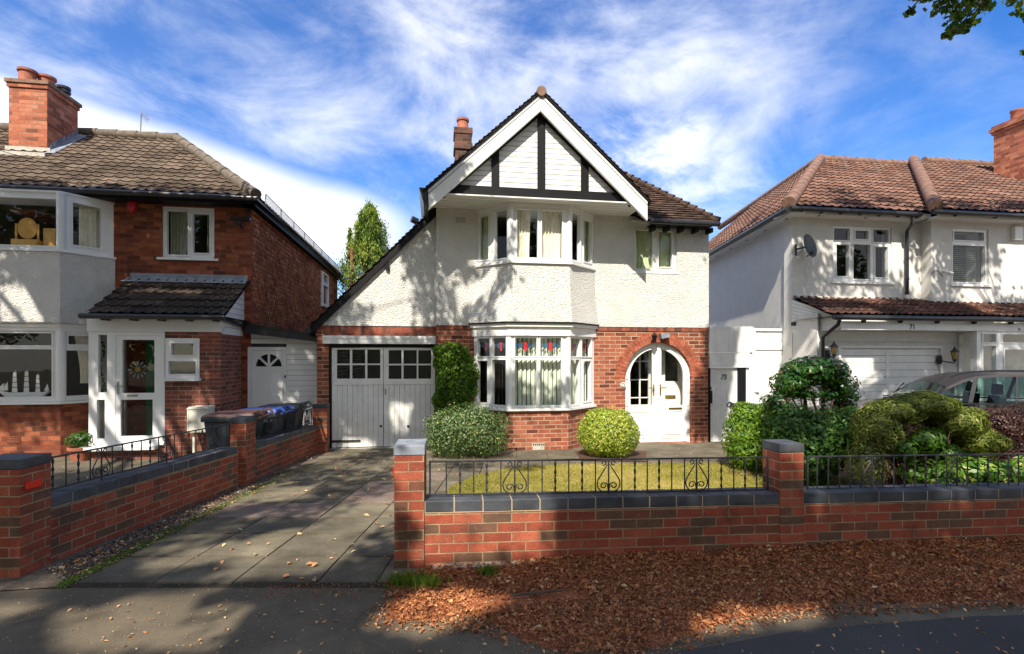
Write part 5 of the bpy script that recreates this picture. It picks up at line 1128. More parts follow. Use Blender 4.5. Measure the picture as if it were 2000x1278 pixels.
# soffit, fascia and gutter
m = MB(); m.pb(PR, eC+.04, aB-.1, zT-.0, zT+.02, -.2, OE-.03); m.pb(PR, eC+.04, aB-.1, zT, ze-.0, OE-.05, OE-.02); m.pb(PR, aB-.18, aE, zT-.0, zT+.018, -.2, OE+OB-.03); m.pb(PR, aB-.18, aE, zT, ze, OE+OB-.05, OE+OB-.02)
e1_ = c0+sd2*9; PSd = Plane(e1_.x, e1_.y, c0.x, c0.y); m.pb(PSd, 0, PSd.len-.03, zT, ze, -.05, -.02); m.pb(PSd, 0, PSd.len-.03, zT-.001, zT+.019, -.36, -.05)
m.build('fascia_and_soffit', 'upvc', RH)
m = MB()
for k in range(9): p = PSd.pt(.5+k*1.0, zT-.004, -.2); m.tube([p, p-Vector((0, 0, .006))], .03, 8)
for x_ in (1600, 1690): p = g_(PR.a(x_, .2), zT-.002, .2); m.tube([p, p-Vector((0, 0, .006))], .03, 8)
m.build('soffit_vents', 'black', RH)
m = MB(); m.tube([g_(eC, ze-.05, OE+.04), g_(eC2-.12, ze-.05, OE+.04)], .055, 8); m.tube([g_(eC2-.1, ze-.05, OE+OB+.04), g_(aE, ze-.05, OE+OB+.04)], .055, 8); m.tube([c0+Vector((-.03, 0, -.05)), e1_+Vector((-.03, 0, -.05))], .055, 8)
for k in range(7): A_ = lerp(eC, eC2, (k+.6)/7); m.pb(PR, A_-.02, A_+.02, ze-.12, ze-.04, OE-.02, OE+.05)
for k in range(6): A_ = eC2+.5+k; m.pb(PR, A_-.02, A_+.02, ze-.12, ze-.04, OE+OB-.02, OE+OB+.05)
m.build('gutter', 'gutter', RH, smooth=50)
h = [PR.r(1630, 446, 1661, 469), PR.r(1672, 450.5, 1697.5, 467), PR.r(1707, 448.5, 1737, 473), PR.r(1635, 478, 1659, 539.5), PR.r(1668, 477.5, 1701, 545), PR.r(1711, 482, 1735.5, 542)]
window(RH, PR, w1, h, o=-.03, name='upper_window', sill=.05, glass='glass')
h2 = [PR.r(1865, 453, 1923.5, 469.5, OB), PR.r(1862.5, 479.5, 1925.5, 551, OB)]
window(RH, PR, w2, h2, o=OB-.03, name='upper_window', sill=.05)
vb = MB(); q = h2[1]; n = 19
for k in range(n): z_ = lerp(q[2]-.02, q[3]+.02, (k+.5)/n); vb.hexa([PR.pt(q[0]-.02, z_-.012, OB-.12), PR.pt(q[1]-.1, z_-.012, OB-.12), PR.pt(q[1]-.1, z_+.004, OB-.15), PR.pt(q[0]-.02, z_+.004, OB-.15), PR.pt(q[0]-.02, z_-.010, OB-.12), PR.pt(q[1]-.1, z_-.010, OB-.12), PR.pt(q[1]-.1, z_+.006, OB-.15), PR.pt(q[0]-.02, z_+.006, OB-.15)])
tag(vb.build('venetian_blind', 'grey_net', origin=PR.pt(q[0], q[2], OB-.13)), 'horizontal slat blind in the upper window under the right-hand eaves', 'blind')
# downpipes
m = MB(); m.tube([g_(PR.a(1781, .36), zz(1781, 424, .36), .36), g_(PR.a(1782, .36), zz(1782, 436, .36), .36), g_(a(1766), zz(1766, 452, .06), .07), g_(a(1766), zz(1766, 576, .06), .07)], .036, 8)
for y_ in (505, 545, 572): q_ = g_(a(1766), zz(1766, y_, .06), .07); m.tube([q_-Vector((0, 0, .02)), q_+Vector((0, 0, .02))], .045, 8)
m.build('downpipe', 'gutter', RH, smooth=50)
# lean-to roof and ground floor
LF = 1.2; zl = zz(1800, 588); e0 = PR.a(1625, LF); zle = zz(1800, 619, LF)
bk_ = LF; rise = zl-zle; s2 = math.hypot(bk_, rise); Vl = (into*bk_+Vector((0, 0, rise)))/s2
tiles('lean_to_roof', 'tile_lean', RH, g_(0, zle+.02, LF), PR.d, Vl, [(e0, 0), (aE, 0), (aE, s2), (.02, s2)], course=.25, wave=.165, amp=.024, thick=.03)
m = MB(); m.q([g_(e0, zle, LF-.01), g_(aE, zle, LF-.01), g_(aE, zl, 0), g_(.02, zl, 0)]); m.q([g_(e0, zle-.01, LF-.01), g_(aE, zle-.01, LF-.01), g_(aE, zle-.01, 0), g_(.02, zle-.01, 0)]); m.build('roof_deck', 'black', RH)
m = MB()
x = .1
while x < aB: m.lathe([(.05, 0), (.06, .03), (.02, .06)], g_(x, zl+.0, .03), 6); x += .18
m.build('mortar_fillet', 'mortar', RH)
fx = PR.a(1640, LF-.1); zfb = zz(1800, 645.5, LF-.1)
m = MB(); m.pb(PR, fx, aE, zfb, zle-.012, LF-.14, LF-.06); m.pb(PR, fx, aE, zfb, zfb+.02, -.45, LF-.141); m.build('lean_to_fascia', 'oldwhite', RH)
SG_ = Plane(*g_(0, 0, 0)[:2], *g_(fx-.02, 0, LF-.08)[:2]); 
# cladding triangle on the left end of the lean-to
EL = Plane(*g_(.0, 0, .0)[:2], *g_(fx, 0, LF-.06)[:2]); Lx = EL.len; sgn_ = Vector(EL.n)
z_a, z_b = zle-.02, zz(1548, 650)
m = MB(); m.prism(EL, [(0, z_b), (Lx-.02, zfb), (Lx-.02, zle-.0), (0, zl-.03)], -.05, .0); m.build('lean_to_cladding', 'upvc', RH)
m = MB()
for k in range(1, 9):
    t = k/9; za0, za1 = lerp(z_b, zl-.03, t), lerp(zfb, zle, t); m.prism(EL, [(0.0, za0), (Lx-.03, za1), (Lx-.03, za1+.006), (0.0, za0+.006)], .0, .003)
m.build('cladding_grooves', 'lead', RH)
m = MB(); m.tube([g_(e0-.02, zle-.035, LF+.06), g_(aE, zle-.035, LF+.06)], .05, 8)
for k in range(6): A_ = PR.a(1688+k*72, LF); m.prism(PR, [(A_-.03, zle-.03), (A_+.03, zle-.03), (A_-.01, zle-.13)], LF-.055, LF+.04)
m.build('lean_to_gutter', 'gutter', RH, smooth=50)
m = MB(); m.tube([g_(PR.a(1639, LF), zle-.05, LF+.02), g_(PR.a(1637, LF), PR.z(1637, 634, LF), LF+.0), g_(PR.a(1607, .8), PR.z(1607, 659, .8), .8), g_(PR.a(1606, .8), -.1, .8)], .036, 8)
m.build('downpipe', 'gutter', RH, smooth=50)
OG_ = .7
PRg = Plane(*g_(0, 0, OG_)[:2], ang=ANG); ga = PRg.a; gz_ = PRg.z
pL, pR_ = ga(1596), ga(1871); gd = (ga(1637), ga(1841), Z-.1, gz_(1735, 676))
m = MB(); m.plate(PRg, pL, pR_, Z, zfb+.0, [gd], -.2, 0); 
E3 = Plane(*g_(.0, 0, .0)[:2], *PRg.pt(pL, 0, -.001)[:2]); m.pb(E3, .0, E3.len, Z, zfb+.35, -.05, -.012); m.build('garage_wall', 'render_fine', RH)
m = MB(); m.pb(PRg, gd[0]-.2, pR_-.01, gz_(1735, 667), gz_(1735, 664.5), 0, .02); m.pb(PRg, gd[0]-.2, pR_-.01, gz_(1735, 664.5), zfb-.02, 0, .012); m.build('garage_lintel', 'oldwhite', RH)
m = MB(); m.plate(PRg, gd[0], gd[1], Z, gd[3], [(gd[0]+.055, gd[1]-.055, Z-.1, gd[3]-.045)], -.05, .015); m.build('garage_frame', 'oldwhite', RH)
dr0, dr1, dzt = gd[0]+.06, gd[1]-.06, gd[3]-.05
m = MB(); m.pb(PRg, dr0, dr1, Z+.05, dzt, -.09, -.052); m.build('slat_backing', 'dishgrey', RH); mid0, mid1 = ga(1733), ga(1739); m = MB()
m.pb(PRg, mid0, mid1, Z+.05, dzt, -.05, -.028); gr_ = m.build('garage_door', 'oldwhite', RH); sub(gr_)
ps_ = .148; z = dzt
while z > Z+.1:
    pass
    m = MB() if z == dzt else m
    for q0_, q1_ in ((dr0, mid0-.003), (mid1+.003, dr1)): m.pb(PRg, q0_, q1_, z-ps_+.007, z, -.05, -.032)
    z -= ps_
m.build('door_slats', 'oldwhite', gr_)
m = MB(); z = dzt-ps_
while z > Z+.1:
    for q_ in (mid0-.02, dr1-.025, dr0+.025): m.pb(PRg, q_-.008, q_+.008, z-.004, z+.010, -.033, -.025)
    z -= ps_
m.build('slat_clips', 'iron', gr_)
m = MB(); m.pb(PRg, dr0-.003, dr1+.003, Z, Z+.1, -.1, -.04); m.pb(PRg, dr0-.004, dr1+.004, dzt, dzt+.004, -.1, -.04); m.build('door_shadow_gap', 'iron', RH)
# glazed porch at the right edge
OP = 1.1; PQ = Plane(*g_(0, 0, OP)[:2], ang=ANG); qa = PQ.a; qz = PQ.z
jn = PRg.pt(pR_, 0, 0); f0 = PQ.pt(qa(1908), 0, 0); PV = Plane(jn.x, jn.y, f0.x, f0.y); Lv = PV.len
zt1, zt0, zm1 = qz(1930, 653), qz(1930, 669), qz(1930, 676)
window(RH, PV, (0, Lv, Z, zfb), [(.12*Lv, .72*Lv, PV.z(1890, 676), zfb-.1)] and [(.12*Lv, .70*Lv, zm1-1.5, zm1-.03), (.12*Lv, .70*Lv, zt0, zt1)], name='porch_glazing')
window(RH, PQ, (qa(1908), qa(2500), Z, zfb), [(qa(1919), qa(1944), zt0, zt1), (qa(1919), qa(1944), zm1-1.5, zm1), (qa(1956.5), qa(2040), zt0, zt1), (qa(1961), qa(2040), zm1-1.5, qz(1980, 683)), (qa(2060), qa(2480), zm1-1.5, zt1)], name='porch_glazing')
m = MB(); m.pb(PR, pR_+.1, aE, Z, zfb, -.1, -.05); m.build('porch_inner_wall', 'roomwhite', RH)
txt('house_number', '71', .135, PR, PR.a(1782, LF-.06), PR.z(1782, 639, LF-.06), LF-.058, 'black', .003, RH)
txt('small_number', '71', .075, PR, PR.a(1990.5, LF-.06), PR.z(1990.5, 644, LF-.06), LF-.058, 'black', .003, RH)
# chimney on the right
rp = at(1948, 335, 15.0); ang_c = ANG; PX = Plane(rp.x, rp.y, ang=ANG)
o_near = 1.7; PXn = Plane(*PX.pt(0, 0, 0)[:2], ang=ANG)
m = MB(); zt_ = CZ+(700-262)/1000*15.0
m.pb(PX, 0, 2.0, 5.6, zt_, -.1, 1.25); chr_ = m.build('chimney', 'brick_chimney', RH); sub(chr_)
m = MB(); m.pb(PX, -.04, 2.04, zt_, zt_+.08, -.14, 1.29); m.pb(PX, -.08, 2.08, zt_+.08, zt_+.17, -.18, 1.33); m.pb(PX, -.04, 2.04, zt_+.17, zt_+.25, -.14, 1.29); m.build('chimney_head', 'brick_chimney', chr_)
for o_, x_ in ((.28, .3), (.80, .3), (.55, 1.2)):
    m = MB(); m.lathe([(.14, 0), (.13, .26), (.15, .28), (.15, .33), (.12, .33)], PX.pt(x_, zt_+.25, o_), 16); m.build('chimney_pot', 'terracotta', chr_, smooth=50)
m = MB(); m.q([PX.pt(-.01, 5.6, -.12), PX.pt(-.01, 5.6, 1.4), PX.pt(-.2, 5.9, 1.4), PX.pt(-.2, 6.9, -.12)]) if False else None
# things on the right house
ds = thing('satellite_dish', 'dark grey satellite dish on the left corner of the white rendered house', 'satellite dish', g_(a(1556), zz(1556, 495), .0), ANG)
c = g_(a(1560), zz(1560, 487), .26); ax = Vector((.52, -.82, .2)).normalized(); s1_ = ax.cross(Vector((0, 0, 1))).normalized(); s2_ = s1_.cross(ax)
m = MB(); n = 20
for sgn_o in (0, .008):
    for j, rr_ in enumerate((0.001, .08, .15, .21, .235)):
        for k in range(n): t = 2*math.pi*k/n; m.v.append(tuple(c+s1_*rr_*math.cos(t)+s2_*rr_*1.08*math.sin(t)+ax*(rr_*rr_*1.1-sgn_o)))
for s_o in range(2):
    for j in range(4):
        for k in range(n): k2 = (k+1) % n; o_ = s_o*5*n+j*n; m.f.append((o_+k, o_+k2, o_+n+k2, o_+n+k))
m.build('dish', 'dishgrey', ds, smooth=50)
m = MB(); lnb = g_(PR.a(1587, .45), zz(1587, 494, .45), .45); m.tube([c-ax*.02-Vector((0, 0, .2)), lnb], .012, 6); m.tube([lnb-ax*.06, lnb+ax*.02], .035, 8); m.build('receiver_arm', 'gutter', ds)
m = MB(); m.tube([c-ax*.02, g_(a(1553), zz(1553, 488), .1), g_(a(1553), zz(1553, 488), .0)], .02, 6); m.tube([g_(a(1553), zz(1553, 500), .02), g_(a(1553), zz(1553, 478), .02)], .02, 6); m.build('mount', 'iron', ds)
cc = thing('security_camera', 'white wall camera with looped cable beside the slatted upper window', 'camera', g_(PR.a(1847, OB), zz(1847, 532, OB), OB), ANG)
m = MB(); p = g_(PR.a(1843, OB), zz(1843, 530, OB), OB); m.tube([p, p+PR.n*.08], .035, 8); q_ = g_(PR.a(1846, OB+.12), zz(1846, 530, OB+.12), OB+.1); m.tube([q_, g_(PR.a(1852, OB+.12), zz(1852, 537, OB+.12), OB+.22)], .04, 10); m.build('camera_body', 'upvc', cc, smooth=50)
m = MB(); m.tube([g_(PR.a(1817+t*3, OB), zz(1830, 538-10*math.sin(t/8*math.pi*1.1), OB), OB+.01) for t in range(9)], .006, 5); m.build('cable', 'gutter', cc)
m = MB(); q = PR.r(1974, 444, 1990, 470, OB); m.pb(PR, q[0], q[1], q[2], q[3], OB, OB+.09); tag(m.build('alarm_box', 'upvc', origin=g_(q[0], q[2], OB), bevel=.015), 'white square alarm box high on the right-hand white wall', 'alarm box')
m = MB(); q = PR.r(1549, 630, 1557, 637, 0); m.pb(EL, .02, .1, q[2], q[3], .0, .05); tag(m.build('junction_box', 'iron', origin=EL.pt(.05, q[2], 0)), 'tiny dark box on white cladding below the end of the lean-to roof', 'junction box')
def lantern(px, py, lbl, o0=OG_):
    A_, Z_ = PR.hit(px, py, o0+.18)[:2]; L = thing('wall_lantern', lbl, 'lantern', g_(A_, Z_-.12, o0), ANG, 'carriage lanterns beside the garage')
    c = g_(A_, Z_, o0+.18); m = MB(); m.lathe([(.035, -.09), (.06, .05), (.058, .05)], c, 6); m.build('lamp_glass', 'glass_amber', L)
    m = MB(); m.lathe([(.085, .05), (.08, .065), (.045, .10), (.02, .13), (.008, .17)], c, 6); m.lathe([(.012, -.15), (.04, -.12), (.04, -.09)], c, 6)
    for k in range(6): t = k*math.pi/3; m.tube([c+Vector((.037*math.cos(t), .037*math.sin(t), -.09)), c+Vector((.062*math.cos(t), .062*math.sin(t), .05))], .005, 4)
    m.build('lamp_cage', 'iron', L)
    m = MB(); bp = g_(A_-.17 if px > 1700 else A_-.0, Z_-.10, o0+.01); m.lathe([(.05, -.09), (.065, 0), (.05, .09)], bp, 10, 1, .4); m.tube([bp, bp+PR.n*.08-Vector((0, 0, .04)), c-Vector((0, 0, .17)), c-Vector((0, 0, .13))], .014, 6); m.build('bracket', 'iron', L)
lantern(1864.5, 693, 'black carriage lantern with amber glass at the right of the white garage door')
lantern(1629, 683, 'black amber-glass lantern left of the white garage door, just above the shrub')
# ================================================================= ground
def groundmat(name, stops, scale=3, grain=120, rough=.9, bmp=.4, extra=None, spec=.25, speck=0, speckcol=(.4, .36, .28), gs=(.72, 1.2)):
    m, t, b, o = newmat(name); v = posvec(t)
    c = t.ramp(t.noise(v, scale, 7, .62), stops)
    k = t.maprange(t.noise(v, grain, 3, .7), .28, .72, gs[0], gs[1]); c = t.mix(1.0, c, t.add('ShaderNodeCombineColor', i_0=k, i_1=k, i_2=k).outputs[0], 'MULTIPLY')
    if speck:
        vo = t.add('ShaderNodeTexVoronoi'); vo.inputs['Scale'].default_value = grain*.35; t.put(vo.inputs['Vector'], v)
        sm = t.math('MULTIPLY', t.maprange(vo.outputs[0], .14, .2, 1, 0), t.maprange(t.noise(v, grain*.1, 3, .6), .45, .62, 0, speck)); c = t.mix(sm, c, speckcol)
    t.put(b.inputs['Base Color'], c); b.inputs['Roughness'].default_value = rough; b.inputs['Specular IOR Level'].default_value = spec
    bump(t, b, t.noise(v, grain, 4, .7), bmp, .005); return m
M['asphalt'] = groundmat('old_asphalt', [(.3, (.095, .078, .054)), (.55, (.15, .124, .086)), (.75, (.23, .19, .13))], 1.3, 170, speck=.6, bmp=.7)
M['tarmac'] = groundmat('dark_tarmac', [(.35, (.055, .053, .05)), (.7, (.085, .08, .074))], 1.6, 200, speck=.15)
M['slab'] = groundmat('concrete_slab', [(.3, (.09, .076, .052)), (.5, (.15, .13, .09)), (.72, (.25, .215, .15))], 2.0, 90, bmp=.35, speck=.25)
M['slab2'] = groundmat('darker_slab', [(.3, (.075, .064, .045)), (.5, (.12, .105, .075)), (.72, (.19, .165, .12))], 2.6, 90, bmp=.35, speck=.2)
M['slab3'] = groundmat('aggregate_slab', [(.3, (.14, .105, .085)), (.7, (.25, .19, .155))], 3, 60, bmp=.9, speck=.9, speckcol=(.30, .25, .2))
M['joint'] = groundmat('slab_bed', [(.3, (.035, .028, .02)), (.6, (.06, .05, .035)), (.75, (.06, .075, .025))], 3, 80)
M['soil'] = groundmat('soil', [(.3, (.055, .032, .022)), (.6, (.11, .06, .04)), (.8, (.16, .10, .065))], 4, 60, bmp=1)
M['gravel'] = groundmat('gravel_bed', [(.3, (.07, .055, .04)), (.6, (.15, .12, .09)), (.75, (.10, .11, .04))], 6, 45, bmp=1, speck=1, speckcol=(.38, .33, .27))
M['lawn'] = groundmat('dry_lawn', [(.3, (.19, .17, .03)), (.5, (.30, .25, .06)), (.7, (.44, .35, .13))], 1.6, 90, bmp=.9)
M['litterbase'] = groundmat('leaf_litter_base', [(.3, (.20, .07, .03)), (.5, (.34, .12, .05)), (.75, (.46, .20, .09))], 5, 70, bmp=1)
def sheet(name, pts, h, mat, kind='structure', thick=0, parent=None, lbl=None):
    """polygon lying h above the ground, cut where the ground bends"""
    bm = bmesh.new(); bm.faces.new([bm.verts.new((p[0], p[1], 0)) for p in pts]); 
    for y_ in (YS, YE):
        bmesh.ops.bisect_plane(bm, geom=bm.verts[:]+bm.edges[:]+bm.faces[:], plane_co=(0, y_, 0), plane_no=(0, 1, 0))
    for v in bm.verts: v.co.z = gz(v.co.y)+h
    if thick:
        r = bmesh.ops.extrude_face_region(bm, geom=bm.faces[:]); 
        for v in [g for g in r['geom'] if isinstance(g, bmesh.types.BMVert)]: v.co.z -= thick
    bmesh.ops.recalc_face_normals(bm, faces=bm.faces[:])
    if not thick:
        for f in bm.faces:
            if f.normal.z < 0: f.normal_flip()
    me = bpy.data.meshes.new(name); bm.to_mesh(me); bm.free(); me.materials.append(M[mat]); o = bpy.data.objects.new(name, me); COL.objects.link(o)
    if parent: o.parent = parent; o.matrix_parent_inverse = PM[parent.name].inverted()
    return tag(o, lbl, None, None, kind)
G2 = lambda px, py: tuple(ground(px, py)[:2])
sheet('ground', [(-120, -60), (120, -60), (120, 200), (-120, 200)], 0, 'asphalt')
sheet('road', [(-120, -9), (120, -9), (120, -1.6), (-120, -1.6)], -.0+.004, 'tarmac')
m = MB(); m.box(-120, 120, -1.6, -1.46, -.02, .075); tag(m.build('kerb', 'slab'), kind='structure')
sheet('pavement_patch', [G2(1100, 1400), G2(2300, 1400), G2(2300, 1195), G2(1900, 1205), G2(1560, 1232), G2(1400, 1262), G2(1150, 1300)], .004, 'tarmac')
# driveway slabs (joint bed below, each slab a raised piece; one sheet of slabs per drive)
vpx = 1009
def ray_x(px_front, y_): # slab joint lines converge toward px vpx
    p = ground(px_front, 1143); d = (vpx-1000)/1000; return p.x+(y_-p.y)*d
bed = [G2(120, 1148), G2(772, 1148), G2(830, 990), G2(872, 980), G2(1000, 900), G2(1000, 868), G2(640, 868), G2(618, 884), G2(330, 1050)]
sheet('driveway_bed', bed, .004, 'joint')
yf = ground(600, 1143).y; xs_f = [140, 297, 453, 618, 734, 860, 1010, 1160, 1310]
xw = [ground(x, 1143).x for x in xs_f]; dvx = (vpx-1000)/1000
rows_y = [ground(600, y).y for y in (1143, 1090, 1045, 1014, 985)]; 
while rows_y[-1] < 10.05: rows_y.append(rows_y[-1]+.60)
smb = {'slab': MB(), 'slab2': MB(), 'slab3': MB()}
edgeL = [(ground(140, 1147)), (ground(330, 1050)), (ground(640, 884))]
def left_edge(y):
    p = edgeL
    for k in range(2):
        if y <= p[k+1].y or k == 1: t = (y-p[k].y)/(p[k+1].y-p[k].y); return lerp(p[k].x, p[k+1].x, t)
walk = lambda x, y: True
pil = ground(772, 1118)
for j in range(len(rows_y)-1):
    y0, y1 = rows_y[j]+.013, rows_y[j+1]-.013
    if y1 > 10.05: y1 = 10.05
    off = random.uniform(-.1, .1) if j % 2 else 0
    cols = [xx+(0 if k < 5 else 0) for k, xx in enumerate(xw)]
    xsj = [-9]+cols[1:]
    for k in range(len(xsj)-1):
        x0, x1 = xsj[k]+.006, xsj[k+1]-.006
        if y0 > 6.0 and k == 0: 
            pass
        if x1 > 1.4 and y0 < 8.3: continue
        if x0 > ground(772, 1118).x-.05 and y0 < 4.1: continue
        lim = ground(855, 985).x+.25*(y0-4.3)
        if y0 < 7.9 and x0 > lim-.1 and y0 > 4.0 and x0 > -.62+.30*(y0-4.6): continue
        q = [[x0+(y0-yf)*dvx, y0], [x1+(y0-yf)*dvx, y0], [x1+(y1-yf)*dvx, y1], [x0+(y1-yf)*dvx, y1]]
        l0, l1 = left_edge(y0), left_edge(y1)
        if q[1][0] < l0+.03: continue
        q[0][0] = max(q[0][0], l0); q[3][0] = max(min(max(q[3][0], l1), q[2][0]-.01), -9)
        key = 'slab3' if (j == 3 and k <= 1) else random.choice(['slab', 'slab', 'slab2', 'slab2', 'slab3'] if random.random() < .25 else ['slab', 'slab2'])
        h = .014+random.uniform(-.002, .003); tl_ = random.uniform(-.0015, .0015)
        m = smb[key]; m.q([(q[0][0], q[0][1], gz(q[0][1])+h), (q[1][0], q[1][1], gz(q[1][1])+h+tl_), (q[2][0], q[2][1], gz(q[2][1])+h+tl_), (q[3][0], q[3][1], gz(q[3][1])+h)])
        for s0, s1 in ((0, 1), (1, 2), (3, 0)):
            a_, b_ = q[s0], q[s1]; m.q([(a_[0], a_[1], gz(a_[1])+.002), (b_[0], b_[1], gz(b_[1])+.002), (b_[0], b_[1], gz(b_[1])+h), (a_[0], a_[1], gz(a_[1])+h)])
for k_, nm in (('slab', 'driveway'), ('slab2', 'driveway'), ('slab3', 'driveway')):
    if smb[k_].f: tag(smb[k_].build(nm, k_), kind='structure')
# path along the house front, lawn, soil, gravel, left drive
sheet('garden_path', [G2(830, 925), G2(1010, 903), G2(1420, 899), G2(1520, 905), G2(1560, 868), G2(1230, 866), G2(1000, 872), G2(860, 880)], .006, 'slab2')
sheet('lawn', [G2(866, 978), G2(880, 955), G2(930, 932), G2(1000, 917), G2(1100, 911), G2(1400, 908), G2(1500, 910), G2(1660, 938), G2(1700, 985)], .026, 'lawn', thick=.03)
sheet('flower_bed', [G2(1420, 930), G2(1440, 888), G2(1560, 878), G2(2300, 860), G2(2400, 990), G2(1700, 968), G2(1570, 950)], .030, 'soil')
sheet('flower_bed', [G2(985, 905), G2(1000, 884), G2(1110, 884), G2(1180, 878), G2(1262, 882), G2(1262, 903), G2(1120, 901)], .012, 'soil')
sheet('flower_bed', [G2(836, 885), G2(855, 868), G2(1000, 874), G2(1005, 903), G2(900, 909), G2(836, 905)], .012, 'soil')
sheet('gravel_strip', [G2(-60, 1160), G2(140, 1148), G2(330, 1051), G2(640, 885), G2(616, 882), G2(497, 935), G2(464, 950), G2(90, 1112)], .009, 'gravel')
sheet('left_driveway', [G2(-900, 1115), G2(85, 1105), G2(460, 948), G2(620, 878), G2(620, 866), G2(-900, 880)], .006, 'slab2')
# ================================================================= garden walls
ZW = -.2
M['pointing'] = plain('pointing', (.42, .33, .22), .9)
def cap_pillar(name, lbl, P, a0, a1, o0, o1, ztop, cat='pillar', capmat='bluebrick', grp='brick gate pillars'):
    c = P.pt((a0+a1)/2, 0, (o0+o1)/2); T = thing(name, lbl, cat, c, 0, grp)
    m = MB(); m.pb(P, a0, a1, ZW, ztop-.075, o0, o1); m.build('brickwork', 'brick_wall', T)
    m = MB(); m.pb(P, a0-.004, a1+.004, ztop-.07, ztop, o0-.004, o1+.004); m.pb(P, a0+.003, a1-.003, ztop-.075, ztop-.07, o0+.003, o1-.003); m.build('coping', capmat, T, bevel=.004); return T
p0 = at(770, 700, 3.9); PW = Plane(p0.x, p0.y, ang=R(6.6)); w_ = PW.a
TIL = -.0105                       # the wall runs slightly downhill to the right
zc0 = PW.z(832, 979)
def wall_run(name, lbl, P, a0, a1, zfun, th=.215, capth=.095, grp='low brick garden walls'):
    T = thing(name, lbl, 'garden wall', P.pt((a0+a1)/2, 0, -th/2), 0, grp)
    m = MB(); zf0, zf1 = zfun(a0), zfun(a1)
    def pb_s(m, z0a, z0b, z1a, z1b, o0, o1): g = P.pt; m.hexa([g(a0, z0a, o1), g(a1, z0b, o1), g(a1, z0b, o0), g(a0, z0a, o0), g(a0, z1a, o1), g(a1, z1b, o1), g(a1, z1b, o0), g(a0, z1a, o0)])
    pb_s(m, ZW, ZW, zf0-capth, zf1-capth, -th, 0); sl__ = (zf1-zf0)/(a1-a0)
    m.uv = lambda c: ((c-P.p).dot(P.d), c.z-sl__*((c-P.p).dot(P.d)-a0)-(zf0-capth)+.0755*20) if abs((c-P.p).dot(P.d)) > -1 else None
    m.build('brickwork', 'brick_wall', T)
    m = MB(); n = max(1, int(round((a1-a0)/.228)))
    for k in range(n):
        b0, b1 = lerp(a0, a1, k/n)+.0035, lerp(a0, a1, (k+1)/n)-.0035; j = random.uniform(-.003, .003); g = P.pt; zb0_, zb1_ = zfun(b0)-capth+.006, zfun(b1)-capth+.006; zt0_, zt1_ = zfun(b0)+j, zfun(b1)+j; o1 = .002+j; o0 = -th-.004
        m.hexa([g(b0, zb0_, o1), g(b1, zb1_, o1), g(b1, zb1_, o0), g(b0, zb0_, o0), g(b0, zt0_, o1), g(b1, zt1_, o1), g(b1, zt1_, o0), g(b0, zt0_, o0)])
    m.build('coping', 'bluebrick', T, bevel=.006)
    m = MB(); g = P.pt; m.hexa([g(a0, zf0-capth, -.002), g(a1, zf1-capth, -.002), g(a1, zf1-capth, -th+.004), g(a0, zf0-capth, -th+.004), g(a0, zf0-.005, -.002), g(a1, zf1-.005, -.002), g(a1, zf1-.005, -th+.004), g(a0, zf0-.005, -th+.004)]); m.build('mortar_bed', M['pointing'], T)
    return T
zfun = lambda x: zc0+TIL*(x-w_(832))
p2a, p2b = w_(1523), w_(1569)
m = MB()
WT = wall_run('garden_wall', 'low red brick front wall with blue-grey coping below the lawn railing', PW, w_(829.5), p2a-.002, zfun)
W2 = wall_run('garden_wall', 'low red brick front wall with blue-grey coping right of the tall brick pillar', PW, p2b+.002, w_(2500), zfun)
cap_pillar('brick_pillar', 'brick pillar with pale grey cap at the driveway end of the front wall', PW, w_(770), w_(828.5), -.34, .003, PW.z(800, 871), capmat='lead')
cap_pillar('brick_pillar', 'brick pillar with dark blue cap between the two front railings', PW, p2a, p2b, -.235, .003, PW.z(1545, 867))
m = MB(); m.pb(PW, w_(770.5), w_(775), ZW, .0, 0, 0); 
m = MB(); q = PW.pt(w_(770), .0, -.14); z_ = PW.z(770, 928); m.box(q.x-.02, q.x-.003, q.y-.03, q.y+.03, z_-.03, z_+.03)
tag(m.build('reflector', 'reflector', origin=(q.x, q.y, z_)), 'small red reflector on the driveway side of the pale-capped pillar', 'reflector', 'red reflectors on pillars')
m = MB(); m.pb(PW, w_(845), w_(1110), -.05, .028, .0, .07); tag(m.build('wall_footing', 'mortar'), kind='structure')
# left garden wall
a0_ = at(38.7, 880, 3.76); a1_ = at(465+16, 875, 6.77)
e_ = at(90, 975, 4.02); f_2 = at(465, 876, 6.62)
PA = Plane(a0_.x, a0_.y, ang=R(3)); zA = PA.z(38, 898)
cap_pillar('brick_pillar', 'large brick pillar with red reflector at the left edge of the driveway', PA, -.335, 0, -.27, 0, CZ-(898-HY-0)/1000*3.76+.0)
m = MB(); q = PA.pt(.002, 0, 0); yy0, yy1 = 3.79, 3.93; zr = CZ-(948-HY)/1000*3.83
m.box(q.x+.0, q.x+.012, yy0, yy1, zr-.030, zr+.030); tag(m.build('reflector', 'reflector', origin=(q.x, yy0, zr), bevel=.01), 'red oblong reflector on the large left pillar', 'reflector', 'red reflectors on pillars')
def zline(P, pa, pb):
    (A0, Z0), (A1, Z1) = pa, pb; return lambda x: Z0+(Z1-Z0)*(x-A0)/(A1-A0)
PB1 = Plane(e_.x, e_.y, f_2.x, f_2.y)     # faces right? runs into depth
PB1 = Plane(e_.x-.0, e_.y, f_2.x-.0, f_2.y); LB = PB1.len
z1_ = zline(PB1, (0, PB1.z(92, 973)), (LB, PB1.z(463, 873)))
wall_run('garden_wall', 'low red brick wall with dark coping left of the driveway, nearer run', PB1, 0.0, LB-.002, z1_)
q2 = at(481, 951, 6.77); PC2 = Plane(q2.x, q2.y, ang=R(5))
